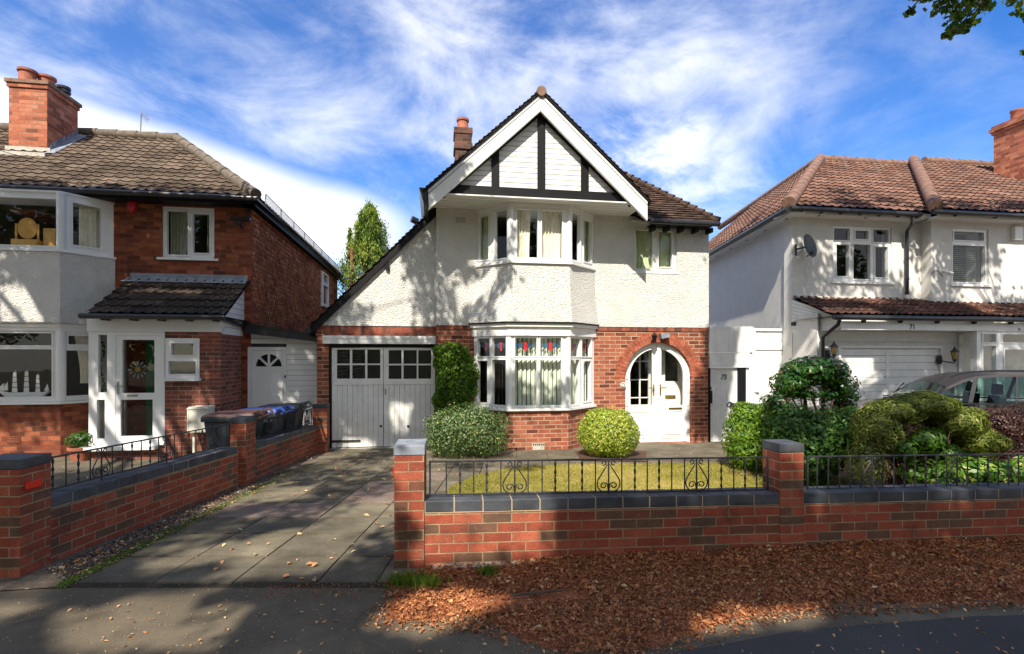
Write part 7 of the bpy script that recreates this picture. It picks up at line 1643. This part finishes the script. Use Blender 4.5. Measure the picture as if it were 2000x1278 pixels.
# grass tufts at the foot of the wall and moss along the gravel
for px, py, n, w, lbl in ((798, 1145, 420, .085, 'green grass tuft at the foot of the pale-capped pillar'), (830, 1150, 320, .07, 'green grass tuft just right of the pale-capped pillar'), (952, 1128, 240, .035, 'small upright grass tuft midway along the sunlit front wall'), (1130, 1117, 150, .05, 'low moss-like grass tuft in the litter under the wall')):
    g = ground(px, py); d = r.normal(size=(n, 3)); P0_ = np.array([g.x, g.y, g.z])+d*np.array([w, w*.5, 0]); ht = r.uniform(.03, .11, n)*(1 if n > 200 else .5); P0_[:, 2] = g.z+ht*.5+.01
    C_ = P0_; N_2 = r.normal(size=(n, 3)); N_2[:, 2] *= .1; m_ = leaves('grass_tuft', C_, N_2, ht, r.uniform(0, 1, n), 'grass_green', origin=tuple(g), aspect=.07, droop=-3.0); tag(m_, lbl, 'grass tuft', 'grass tufts at the wall foot')
P3 = []
for k in range(2600):
    t, u = r.uniform(), r.uniform(); p = G2(lerp(105, 560, t)+u*18, lerp(1150, 925, t)+r.normal(0, 4)); P3.append((p[0], p[1], gz(p[1])+.018))
N_ = r.normal(size=(len(P3), 3)); tag(leaves('moss_edge', P3, N_, .016, r.uniform(0, 1, len(P3)), 'grass_green', origin=(-2, 5, 0), aspect=.6), 'thin green moss and weeds along the edge of the driveway slabs', 'moss', None, 'stuff')
P3 = []
for k in range(5200):
    t, u = r.uniform()**1.3, r.uniform(); p = G2(lerp(lerp(92, 480, t), lerp(140, 590, t), u), lerp(lerp(1115, 945, t), lerp(1146, 912, t), u)); P3.append((p[0], p[1], gz(p[1])+.012))
N_ = r.normal(size=(len(P3), 3))*.5+np.array([0, 0, 1]); tag(leaves('gravel', P3, N_, r.uniform(.008, .022, len(P3)), r.uniform(0, 1, len(P3)), leafmat('pebble', [(0, (.07, .055, .045)), (.6, (.2, .165, .13)), (1, (.42, .37, .31))], 0, .8), origin=(-2, 5, 0), aspect=.8, curl=.35), 'fine gravel strip beside the left driveway wall', 'gravel', None, 'stuff')
m = MB(); g0, g1 = ground(997, 1176), ground(1100, 1168); m.tube([g0+Vector((0, 0, .04)), g0.lerp(g1, .5)+Vector((0, .01, .045)), g1+Vector((0, 0, .05))], [.008, .011, .006], 6); tag(m.build('twig', 'bark', origin=g0), 'thin dark twig lying on the leaf litter', 'twig')
# ================================================================= wheelie bins and meter box
def wheelie(lbl, cx_, y_, w, d, h, rz, lid, body='plastic_bin'):
    T = thing('wheelie_bin', lbl, 'wheelie bin', (cx_, y_, gz(y_)), rz, 'wheelie bins'); Mx = PM[T.name]; z0 = 0; f = lambda x, y, z: Mx @ Vector((x, y, z))
    m = MB(); wb, db = w*.76, d*.70; hb = h*.93
    m.hexa([f(-wb/2, -db/2, .06), f(wb/2, -db/2, .06), f(wb/2, db/2-.06, .06), f(-wb/2, db/2-.06, .06), f(-w*.46, -d*.47, hb), f(w*.46, -d*.47, hb), f(w*.46, d*.42, hb), f(-w*.46, d*.42, hb)]); m.build('body', body, T, bevel=.02)
    m = MB(); m.hexa([f(-w*.5, -d*.5, hb-.055), f(w*.5, -d*.5, hb-.055), f(w*.5, d*.46, hb-.055), f(-w*.5, d*.46, hb-.055), f(-w*.5, -d*.5, hb+.01), f(w*.5, -d*.5, hb+.01), f(w*.5, d*.46, hb+.01), f(-w*.5, d*.46, hb+.01)]); m.build('rim', body, T, bevel=.01)
    m = MB(); m.hexa([f(-w*.5, -d*.52, hb+.012), f(w*.5, -d*.52, hb+.012), f(w*.5, d*.48, hb+.012), f(-w*.5, d*.48, hb+.012), f(-w*.44, -d*.44, hb+.05), f(w*.44, -d*.44, hb+.05), f(w*.42, d*.44, hb+.075), f(-w*.42, d*.44, hb+.075)]); ld = m.build('lid', lid, T, bevel=.015); sub(ld)
    m = MB()
    for s_ in (-1, 1): m.tube([f(s_*w*.34, d*.40, hb+.04), f(s_*w*.34, d*.52, hb+.085), f(s_*w*.34, d*.60, hb+.03)], .022, 6)
    m.tube([f(-w*.42, d*.56, hb-.0), f(w*.42, d*.56, hb-.0)], .016, 6); m.build('lid_handle', lid, ld)
    for s_ in (-1, 1):
        m = MB(); m.tube([f(s_*w*.36, d*.34, .10), f(s_*w*.44, d*.34, .10)], .10, 14); m.build('wheel', 'rubber', T, smooth=40)
    return T
wheelie('dark wheelie bin with brown lid, nearest the camera behind the wall pillar', -4.06, 7.55, .58, .74, .93, R(-84), 'brown_lid')
wheelie('dark wheelie bin with blue lid between the two other bins', -3.98+(-.06), 8.25, .56, .72, .93, R(-86), 'blue_lid')
wheelie('dark grey wheelie bin with grey lid, farthest from the camera', -4.0, 8.95, .56, .72, .955, R(-83), 'plastic_bin')
wheelie('dark wheelie bin with its lid showing behind the lime-green shrub by gate 75', A(1473, 0, 9.7)[0], 9.75, .56, .70, .90, R(95), 'plastic_bin')
wheelie('dark green bin half hidden behind the small evergreen tree', A(1668, 0, 9.3)[0], 9.3, .5, .6, .74, R(5), 'plastic_bin')
T = thing('meter_box', 'cream metal meter cabinet on the porch brick wall', 'meter box', PP.pt(PP.a(391), gz(9), .0), ANG)
OM = .30; q = PP.r(365, 800, 406, 845, OM); m = MB(); m.pb(PP, q[0], q[1], q[2], q[3], .005, OM); m.prism(PP, [(q[0]-.012, q[3]), (q[1]+.012, q[3]), (q[1]+.0, q[3]+.045), (q[0]+.03, q[3]+.045)], .005, OM+.015); m.build('cabinet', 'cream', T, bevel=.006)
m = MB(); m.plate(PP, q[0]+.02, q[1]-.02, q[2]+.02, q[3]-.03, [(q[0]+.026, q[1]-.026, q[2]+.026, q[3]-.036)], OM, OM+.003); m.pb(PP, q[0]+.04, q[0]+.055, (q[2]+q[3])/2-.02, (q[2]+q[3])/2+.0, OM, OM+.008); m.build('door', 'mortar', T)
m = MB(); x = PP.a(379, .2); m.tube([PP.pt(x, q[2], .2), PP.pt(x, gz(9)-.05, .2)], .022, 8); m.build('post', 'cream', T)
# ================================================================= car
CD = 8.3; CY = 8.3
cg = gz(CY); ca = at(1764, 782, CD)
PCar = Plane(ca.x, CY, ang=R(-18)); T = thing('parked_car', 'grey-brown estate car parked on the white house driveway behind the shrubs', 'car', PCar.pt(1.6, cg, -.85), R(-18))
X = lambda px: PCar.a(px); Y = lambda px, py: PCar.z(px, py)
Wd = 1.62
def loft(stations, name, mat, par, smooth=35, close=True):
    m = MB(); n = len(stations[0])
    for s_ in stations: m.v += [tuple(p) for p in s_]
    for i in range(len(stations)-1):
        for j in range(n-1): m.f.append((i*n+j, (i+1)*n+j, (i+1)*n+j+1, i*n+j+1))
    if close: m.f.append(tuple(range(n))); m.f.append(tuple(range((len(stations)-1)*n, len(stations)*n))[::-1])
    return m.build(name, mat, par, smooth=smooth)
# side profile (a, z): lower body with wheel arches, belt line; greenhouse separately
belt = [(-1.16, .62), (-1.14, .70), (-1.0, .80), (-.6, .90), (-.2, .955), (.0, .985), (1.0, .985), (2.0, 1.0), (2.9, 1.01), (3.1, .95), (3.14, .7)]
sill = .24
prof = [(-1.16, .42)]+belt+[(3.14, .42), (3.05, sill)]
def arch(cx__, r_=.35, n=9): return [(cx__+r_*math.cos(math.pi*k/n), sill+.06+r_*math.sin(math.pi*k/n)) for k in range(n+1)]
wx1, wx0 = 2.35, -.38
prof += [(wx1+.36, sill)]+arch(wx1)+[(wx1-.36, sill), (wx0+.36, sill)]+arch(wx0)+[(wx0-.36, sill), (-1.1, sill)]
zb = lambda z: z+cg-.03
m = MB()
secs = [(.0, .06, 0), (-.03, .0, 0), (-Wd+.03, .0, 0), (-Wd, .06, 0)]
bm_st = []
for o_, ins, _ in ((0, .03, 0), (-.04, 0, 0), (-Wd+.04, 0, 0), (-Wd, .03, 0)):
    bm_st.append([PCar.pt(x, zb(z-(ins if z > .9 else 0)), o_) for x, z in prof])
i = 0; n = len(prof)
for s_ in bm_st: m.v += [tuple(p) for p in s_]
for k in range(3):
    for j in range(n): j2 = (j+1) % n; m.f.append((k*n+j, k*n+j2, (k+1)*n+j2, (k+1)*n+j))
m.f.append(tuple(range(n))); m.f.append(tuple(reversed(range(3*n, 4*n))))
body = m.build('body', 'carpaint', T, smooth=35); sub(body)
# greenhouse: roof panel with pillars, glass between
roofz = lambda x: Y(1930, 727)+.0
R0 = [(X(a_), Y(a_, b_)) for a_, b_ in ((1812, 786), (1832, 771), (1858, 756), (1890, 743), (1920, 736), (1965, 733), (2040, 732), (2130, 734), (2180, 752), (2205, 785))]
th_ = .05
def inset(t): return .0+.16*t
zbel = Y(1900, 786)
def gpt(x, z, side): # side 0 near, 1 far : tumblehome
    f = max(0, (z-zbel))/.5; o_ = -inset(f)-.03; return PCar.pt(x, z, o_ if side == 0 else -Wd-o_)
m = MB(); n = len(R0); W8 = 6
for k, (x, z) in enumerate(R0):
    for j in range(W8+1):
        t = j/W8; p = gpt(x, z, 0).lerp(gpt(x, z, 1), t); crown = .045*math.sin(math.pi*t)*(1 if 0 < k < n-1 else .3); m.v.append((p.x, p.y, p.z+crown))
rf = []
for k in range(2, n-3):
    for j in range(W8): a_ = k*(W8+1)+j; m.f.append((a_, a_+1, a_+W8+2, a_+W8+1))
m.build('roof', 'carpaint', T, smooth=40)
for ks, nm_ in (((0, 1), 'windscreen'), ((n-3, n-2), 'rear_window')):
    m2 = MB()
    for k in ks:
        for j in range(W8): m2.q([m.v[q_] for q_ in (k*(W8+1)+j, k*(W8+1)+j+1, k*(W8+1)+j+W8+2, k*(W8+1)+j+W8+1)])
    m2.build(nm_, 'glass_car', T)
for sd_ in (0, 1):
    m = MB(); e = .035
    for k in range(n-1): # cant rail
        (x, z), (x2, z2) = R0[k], R0[k+1]; d = Vector((x2-x, z2-z)).normalized(); nx, nz = d.y*e, -d.x*e
        ps = [gpt(x, z, sd_), gpt(x2, z2, sd_), gpt(x2+nx, z2+nz*1.0, sd_), gpt(x+nx, z+nz*1.0, sd_)]; m.q(ps)
    def pil(xb0, xb1, xt0, xt1, zt__): m.q([gpt(xb0, zbel-.01, sd_), gpt(xb1, zbel-.01, sd_), gpt(xt1, zt__, sd_), gpt(xt0, zt__, sd_)])
    pil(X(1815), X(1820), X(1842), X(1846), Y(1845, 756)); m.build('window_frame', 'carpaint', T)
    for pp_ in ((1893, 1902, 1913, 1923, 736), (1986, 1990, 1998, 2002, 735), (2090, 2100, 2100, 2110, 736)): m = MB(); pil(X(pp_[0]), X(pp_[1]), X(pp_[2]), X(pp_[3]), Y(pp_[3], pp_[4])); m.build('door_pillar', 'gutter', T)
    m = MB(); top_ = [(x, z-.03) for x, z in R0]; ps = [gpt(R0[0][0]+.06, zbel, sd_)]+[gpt(x+.03 if k < 3 else x, z, sd_) for k, (x, z) in enumerate(top_)][1:-1]+[gpt(R0[-1][0]-.05, zbel, sd_)]
    m.q([p+PCar.n*(-.012 if sd_ == 0 else .012) for p in ps]); m.build('side_window', 'glass_car', T)
    m = MB(); o_ = .004 if sd_ == 0 else -Wd-.004
    m.pb(PCar, X(1800), 3.0, zbel-.035, zbel-.012, min(o_, o_-.004), max(o_, o_+.004)); m.build('waist_trim', 'gutter', body)
m = MB(); m.tube([PCar.pt(X(1869), Y(1869, 738), -.2), PCar.pt(X(1885), Y(1885, 732), -.2), PCar.pt(X(1915), Y(1915, 727), -.2), PCar.pt(X(1960), Y(1960, 725), -.2), PCar.pt(X(2110), Y(2110, 726), -.2), PCar.pt(X(2130), Y(2130, 734), -.2)], .014, 6); m.build('roof_rail', 'gutter', T, smooth=50)
for wx in (wx0, wx1):
    for o_, o2 in ((-.02, -.22), (-Wd+.22, -Wd+.02)):
        m = MB(); m.tube([PCar.pt(wx, zb(.32), o_), PCar.pt(wx, zb(.32), o2)], .31, 24); wh = m.build('wheel', 'rubber', T, smooth=40); sub(wh)
        m = MB(); oo_ = o_+.004 if o_ > -1 else o2-.004; m.tube([PCar.pt(wx, zb(.32), oo_), PCar.pt(wx, zb(.32), oo_-.01)], .20, 20); m.build('rim', 'steel', wh, smooth=40)
m = MB(); m.pb(PCar, X(1905), X(1909), zb(.3), zbel-.04, .0, .002); m.pb(PCar, X(1918), X(1935), zbel-.14, zbel-.115, .0, .03); m.build('door_handle', 'carpaint', body)
for o_ in (-.5, -1.25):
    m = MB(); sx_ = X(1962); m.hexa([PCar.pt(sx_, zbel-.5, o_+.2), PCar.pt(sx_+.12, zbel-.5, o_+.2), PCar.pt(sx_+.12, zbel-.5, o_-.2), PCar.pt(sx_, zbel-.5, o_-.2), PCar.pt(sx_+.10, zbel+.08, o_+.17), PCar.pt(sx_+.2, zbel+.08, o_+.17), PCar.pt(sx_+.2, zbel+.08, o_-.17), PCar.pt(sx_+.10, zbel+.08, o_-.17)])
    m.hexa([PCar.pt(sx_+.10, zbel+.1, o_+.1), PCar.pt(sx_+.19, zbel+.1, o_+.1), PCar.pt(sx_+.19, zbel+.1, o_-.1), PCar.pt(sx_+.10, zbel+.1, o_-.1), PCar.pt(sx_+.11, zbel+.27, o_+.09), PCar.pt(sx_+.19, zbel+.27, o_+.09), PCar.pt(sx_+.19, zbel+.27, o_-.09), PCar.pt(sx_+.11, zbel+.27, o_-.09)])
    m.build('seat', 'iron', T, bevel=.02)
m = MB(); c = PCar.pt(X(1936), zbel-.01, -1.15); m.lathe([(.17, 0), (.185, .015), (.17, .03), (.155, .015)], c, 18); m.build('steering_wheel', 'iron', T)
m = MB(); m.pb(PCar, X(1790), X(1905), zbel-.2, zbel-.03, -Wd+.2, -.2); m.build('dashboard', 'iron', T)
mm = thing('phone_mount', 'small black holder seen through the car window on the windscreen', 'holder', PCar.pt(X(1858), Y(1858, 765), -.6), 0)
m = MB(); A_, Z_ = PCar.hit(1858, 762, -.6)[:2]; m.tube([PCar.pt(A_-.11, Z_+.05, -.6), PCar.pt(A_-.06, Z_, -.6), PCar.pt(A_+.0, Z_+.0, -.6)], .012, 6); m.pb(PCar, A_+.0, A_+.035, Z_-.06, Z_+.07, -.62, -.58); m.lathe([(.03, 0), (.03, .012)], PCar.pt(A_-.11, Z_+.045, -.6), 10); m.build('arm', 'iron', mm)
# ================================================================= street trees over and behind the camera
TREES = [((-6.2, -.9), 'tall street tree left of the viewpoint shading the left house', 7), ((4.6, -3.6), 'street tree behind the viewpoint shading the driveway and front wall', 8), ((8.6, 1.2), 'street tree on the right whose leaves hang into the top right of the sky', 9)]
TREE_PTS = {0: [], 1: [], 2: []}
LIT = []    # photo regions the sun reaches
def L_(*p): LIT.append(p)
L_((1070, 520), (1110, 515), (1165, 540), (1180, 530), (1235, 535), (1390, 430), (1390, 640), (1050, 640), (1010, 600))        # right half of the render
L_((1100, 640), (1378, 640), (1370, 700), (1345, 780), (1330, 870), (1110, 870), (1150, 760))
L_((860, 330), (1060, 175), (1400, 430), (1240, 430), (1180, 400), (880, 400), (950, 300))
L_((990, 860), (1420, 865), (1500, 985), (880, 985), (900, 945), (1100, 925))                                  # lawn
L_((770, 880), (1085, 985), (1085, 1090), (770, 1110), (830, 1040), (770, 1000))
L_((690, 1225), (760, 1180), (900, 1150), (1010, 1165), (960, 1195), (840, 1250))
L_((1010, 170), (1230, 330), (1060, 370), (960, 360))
L_((0, 200), (160, 200), (360, 262), (430, 340), (200, 345), (0, 340)); L_((0, 120), (100, 120), (100, 300), (0, 300))
L_((0, 560), (60, 560), (100, 630), (0, 640)); L_((1590, 310), (2000, 310), (2000, 395), (1880, 390), (1760, 380), (1640, 360), (1440, 440))
L_((1935, 460), (2000, 450), (2000, 600), (1950, 590)); L_((880, 220), (930, 220), (930, 330), (880, 330)); L_((640, 400), (780, 400), (780, 600), (640, 560))
L_((250, 1160), (420, 1150), (330, 1215), (120, 1240), (60, 1230)); L_((560, 1035), (640, 1030), (560, 1075), (420, 1100), (320, 1125), (250, 1130), (300, 1095))
L_((1125, 790), (1255, 790), (1255, 900), (1125, 900)); L_((1410, 790), (1500, 790), (1480, 880), (1410, 900)); L_((1550, 690), (1680, 690), (1660, 760), (1560, 740)); L_((1380, 1190), (1440, 1180), (1450, 1225), (1390, 1230))
L_((1940, 230), (2000, 215), (2000, 370), (1940, 350)); L_((1600, 570), (1700, 575), (1700, 600), (1600, 600)); L_((1840, 905), (2000, 900), (2000, 955), (1840, 960)); L_((100, 1190), (500, 1180), (420, 1278), (100, 1278)); L_((700, 985), (770, 960), (770, 1000), (650, 1120), (560, 1130))
L_((500, 1100), (620, 1085), (560, 1130), (450, 1138)); L_((650, 1010), (770, 985), (768, 1020), (640, 1040)); L_((520, 960), (620, 950), (600, 975), (500, 985)); L_((1340, 1200), (1600, 1180), (1620, 1225), (1350, 1250)); L_((0, 950), (35, 950), (35, 1120), (0, 1120)); L_((1630, 740), (1680, 740), (1680, 800), (1640, 800))
L_((730, 580), (800, 580), (800, 640), (730, 640)); L_((750, 770), (800, 770), (790, 830), (760, 830)); L_((900, 560), (980, 560), (980, 600), (900, 600)); L_((330, 620), (440, 620), (440, 650), (330, 650)); L_((980, 640), (1110, 640), (1110, 790), (980, 790))
def is_lit(px, py): return any(inpoly(px, py, q) for q in LIT)
r = np.random.default_rng(42)
def surf(px, py):
    """rough 3-D point seen at a photo pixel: ground, wall or the row of facades"""
    g = ground(px, py) if py > 745 else None
    fac = PH.w(px, py); roof_push = 0
    if px > 1560: fac = PR.w(px, py)
    if px < 600: fac = PL.w(px, py)
    if py < 410 and not (840 < px < 1260):
        D = fac.y; k = max(0, (400-py))/100*2.1; fac = at(px, py, D+k)
    if 840 < px < 1262 and py < 400: fac = PH.w(px, py, .9)
    if 770 < px and 978 < py < 1110: return PW.w(px, py)
    if px < 40 and py > 880: return PA.w(px, py)
    if g is not None and g.y < fac.y: return g
    return fac
to_sun = -SUND
clumps = []
tries = 0
def visible(c, rad):
    if c.y < .3: return False
    px = 1000+c.x/c.y*1000; py = 700-(c.z-CZ)/c.y*1000; pr = rad/c.y*1000*1.35
    return -pr < px < 2000+pr and py > -pr and py < 1400
SD_ = np.array(SUND)
def inpoly_np(x, y, poly):
    c = np.zeros(len(x), bool); j = len(poly)-1
    for i in range(len(poly)):
        xi, yi = poly[i]; xj, yj = poly[j]
        with np.errstate(divide='ignore', invalid='ignore'): c ^= ((yi > y) != (yj > y)) & (x < (xj-xi)*(y-yi)/(yj-yi+1e-12)+xi)
        j = i
    return c
def falls_lit(Q):
    """for points Q (n,3): does their shadow land in one of the sunlit patches"""
    Q = np.asarray(Q, float); out = np.zeros(len(Q), bool)
    def plane_t(P, off=0.0):
        n = np.array(P.n); p = np.array(P.p)+n*off; return ((p-Q) @ n)/(SD_ @ n)
    tg = (Q[:, 2]+.03)/-SD_[2]; tg = (Q[:, 2]-np.array([gz(v) for v in (Q[:, 1]+SD_[1]*tg)]))/-SD_[2]
    cands = [tg]
    tw = plane_t(PW); pw = Q+SD_*tw[:, None]; tw = np.where((pw[:, 2] < .95) & (pw[:, 2] < np.where(np.abs(pw[:, 0]+.78) < .12, .95, .53)) & (pw[:, 0] > -.9) & (pw[:, 2] > -.1), tw, 1e9); cands.append(tw)
    for P, lo_x, hi_x, off, zlo, zhi in ((PH, -4.0, 4.35, 0, -.3, 4.6), (PH, -1.6, 2.7, .88, 4.4, 6.7), (PL, -20, -4.95, 0, -.3, 4.8), (PL, -20, -7.6, .6, -.3, 4.8), (PR, 5.9, 30, .1, -.3, 4.9)):
        tf = plane_t(P, off); pf = Q+SD_*tf[:, None]; cands.append(np.where((pf[:, 0] > lo_x) & (pf[:, 0] < hi_x) & (pf[:, 2] > zlo) & (pf[:, 2] < zhi), tf, 1e9))
    # roofs: 38 degree plane above each eave
    for P, lo_x, hi_x, ez, tn in ((PL, -20, -4.9, 4.8, .78), (PR, 5.6, 30, 4.75, .66)):
        n = np.array(P.n); nn = np.array([n[0]*tn, n[1]*tn, 1.0]); p0_ = np.array(P.p)+n*.35; p0_[2] = ez; tr_ = ((p0_-Q) @ nn)/(SD_ @ nn); pr = Q+SD_*tr_[:, None]
        cands.append(np.where((pr[:, 0] > lo_x) & (pr[:, 0] < hi_x) & (pr[:, 2] > ez) & (pr[:, 2] < 7.6), tr_, 1e9))
    C4 = np.stack(cands); C4 = np.where(C4 > 0, C4, 1e9); t = C4.min(0); h = Q+SD_*t[:, None]; ok = h[:, 1] > .4
    yy_ = np.where(ok, h[:, 1], 1.0); px = 1000+h[:, 0]/yy_*1000; py = 700-(h[:, 2]-CZ)/yy_*1000
    for q in LIT: out |= inpoly_np(px, py, q)
    return out & ok
def proj_spill(c, rad):
    q = np.clip(r.normal(size=(24, 3)), -1.7, 1.7)*np.array([.55, .55, .38])*rad+np.array(c); return falls_lit(q).mean()
while len(clumps) < 700 and tries < 16000:
    tries += 1; px, py = r.uniform(-500, 2500), r.uniform(330, 1330)**1.0
    if py < 420 and r.uniform() < .35: continue
    if 0 <= px <= 2000 and is_lit(px, py): continue
    if py > 1130 and px < 900 and r.uniform() < .45: continue
    if px < 0 and r.uniform() < .5: continue
    if px > 2000 and r.uniform() < .6: continue
    s_ = surf(px, py)
    if s_.y > 12.5 or s_.y < .8: continue
    zc_ = r.uniform(6.6, 10.6); t = (zc_-s_.z)/to_sun.z; c = s_+to_sun*t; rad = r.uniform(.28, .5)
    if visible(c, rad): 
        zc_ = r.uniform(9.5, 12.5); t = (zc_-s_.z)/to_sun.z; c = s_+to_sun*t
        if visible(c, rad): continue
    if proj_spill(c, rad) > .55: continue
    clumps.append((c, rad))
# denser foliage where the photograph shows steady shade: side gate, garage doors, left porch
for x0_, x1_, y0_, y1_, n_ in ((1385, 1560, 600, 880, 46), (640, 850, 670, 880, 26), (230, 620, 640, 880, 34), (1560, 1850, 640, 800, 26), (230, 490, 400, 540, 14), (0, 220, 660, 880, 14)):
    k_n = 0; k_t = 0
    while k_n < n_ and k_t < 900:
        k_t += 1; px, py = r.uniform(x0_, x1_), r.uniform(y0_, y1_); s_ = surf(px, py); t = (r.uniform(7.2, 11)-s_.z)/to_sun.z; c = s_+to_sun*t; rad = r.uniform(.22, .38)
        if visible(c, rad) or proj_spill(c, rad) > .6: continue
        clumps.append((c, rad)); k_n += 1
# the twigs that hang into view, top right
for px, py, D, rad in ((1850, -60, 5.2, .30), (1900, -20, 5.2, .26), (1875, 30, 5.2, .17), (1845, 10, 5.2, .15), (1800, -15, 5.3, .14), (1920, 10, 5.3, .13), (1870, 60, 5.2, .09), (1985, -10, 5.0, .12), (2010, 20, 5.0, .12), (2010, 100, 4.8, .06), (1850, 70, 5.2, .05), (1775, 25, 5.3, .06), (1890, 50, 5.25, .08), (1960, -90, 5.2, .3), (1790, -70, 5.2, .25)):
    clumps.append((at(px, py, D), rad))
for c, rad in clumps:
    k = min(range(3), key=lambda i: (Vector((*TREES[i][0], 8))-c).length+(0 if i != 2 or c.x > 2 else 3)); TREE_PTS[k].append((c, rad))
EXTRA = {0: [], 1: [], 2: []}
for i, ((tx, ty), lbl, hh) in enumerate(TREES):
    T = thing('street_tree', lbl, 'tree', (tx, ty, 0), 0, 'street trees'); pts_ = TREE_PTS[i]
    if not pts_: continue
    cm = sum((p[0] for p in pts_), Vector())/len(pts_); fork = Vector((tx, ty, 4.6)); top = Vector((lerp(tx, cm.x, .35), lerp(ty, cm.y, .35), 7.6))
    m = MB(); m.tube([(tx, ty, -.1), (tx+.03, ty, 1.2), (tx-.04, ty+.05, 3), tuple(fork), tuple(top)], [.33, .26, .23, .21, .10], 12); m.build('trunk', 'bark', T, smooth=60)
    nl = 9
    def limb_cost(q):
        st_ = fork.lerp(top, .5); return sum(proj_spill(st_.lerp(q+Vector((0, 0, .3)), f_), .12) for f_ in (.2, .35, .5, .6, .7, .8, .9, 1))+random.uniform(0, .3)
    cand = sorted([p[0] for p in pts_[::max(1, len(pts_)//60)]], key=limb_cost); lim = []
    for q in cand:
        if all((q-q2).length > .9 for q2 in lim): lim.append(q)
        if len(lim) >= nl: break
    mbr = MB(); nodes = []
    for q in lim:
        q2 = q+Vector((0, 0, .25)); s = fork.lerp(top, random.uniform(.1, .9)); mid = s.lerp(q2, .5)+Vector((random.uniform(-.2, .2), random.uniform(-.2, .2), .35)); mbr.tube([s, s.lerp(mid, .5)+Vector((0, 0, .1)), mid, mid.lerp(q2, .5), q2], [.09, .075, .06, .045, .025], 7); nodes += [mid, mid.lerp(q2, .5), q2]
    C_, N_, S_, Tn = [], [], [], []
    for c, rad in pts_:
        nd = min(nodes, key=lambda v: (v-c).length)
        if not falls_lit([tuple(nd.lerp(c, f_)) for f_ in (.2, .4, .6, .8, .95)]).any(): mbr.tube([nd, nd.lerp(c, .6)+Vector((random.uniform(-.1, .1), random.uniform(-.1, .1), .08)), c+Vector((0, 0, rad*.3))], [.022, .014, .006], 4, cap=False)
        small = rad < .2 or (c.x > 3 and 4.5 < c.y < 5.5 and rad <= .31 and c.z > 4.5 and c.z < 6.6); n = int(175*(rad/.4)**1.5) if not small else int(20+600*rad*rad*3.2)
        d = np.clip(r.normal(size=(n, 3)), -1.7, 1.7)*np.array([.55, .55, .38])*rad*(1 if not small else .8); C_.append(d+np.array(c)); N_.append(r.normal(size=(n, 3))+np.array([0, 0, .6])); S_.append(r.uniform(.08, .15, n) if not small else r.uniform(.055, .085, n)); Tn.append(r.uniform(0, 1, n))
    mbr.build('limbs', 'bark', T, smooth=60)
    C_, N_, S_, Tn = [np.concatenate(q_) for q_ in (C_, N_, S_, Tn)]; keep = ~falls_lit(C_) | (r.uniform(0, 1, len(C_)) < .03) | ((C_[:, 2] < 6.6) & (C_[:, 1] > 4.4)); C_, N_, S_, Tn = C_[keep], N_[keep], S_[keep], Tn[keep]
    leaves('crown', C_, N_, S_, Tn, 'lf_tree', T, aspect=.75, droop=.6, curl=.05)
# the far side of the street, behind the viewpoint: what the windows reflect
for i, (tx, ty, hh, wr, lbl) in enumerate([(-23, -13, 13, 4.4, 'broad tree across the road beyond the far left one'), (-31, -10, 10, 4.4, 'leftmost tree across the road'), (21, -13, 10, 4.2, 'broad tree across the road beyond the far right one'), (29, -10, 10, 4.4, 'rightmost tree across the road'), (-15, -14, 13, 4.3, 'broad tree across the road far to the left'), (-8, -15, 14, 4.4, 'broad tree across the road on the left'), (-1, -14.5, 13.5, 4.3, 'broad tree across the road opposite the middle house'), (6, -15, 14, 4.4, 'broad tree across the road on the right'), (13.5, -14, 13, 4.3, 'broad tree across the road far to the right')]):
    T = thing('garden_tree', lbl, 'tree', (tx, ty, 0), 0, 'trees across the road'); m = MB(); m.tube([(tx, ty, 0), (tx+.1, ty, 2.5), (tx, ty, 6)], [.35, .28, .1], 8); m.build('trunk', 'bark', T, smooth=60)
    P_, N_, t_ = blob((tx, ty, hh*.52), (wr, wr*.8, hh*.47), 7500, shell=.6, lump=.3, seed=50+i); leaves('crown', P_, N_, .42, t_, 'lf_tree', T, aspect=.7)
for o in bpy.data.objects:
    if o.type == 'MESH' and not o.data.materials: print('nomat', o.name)
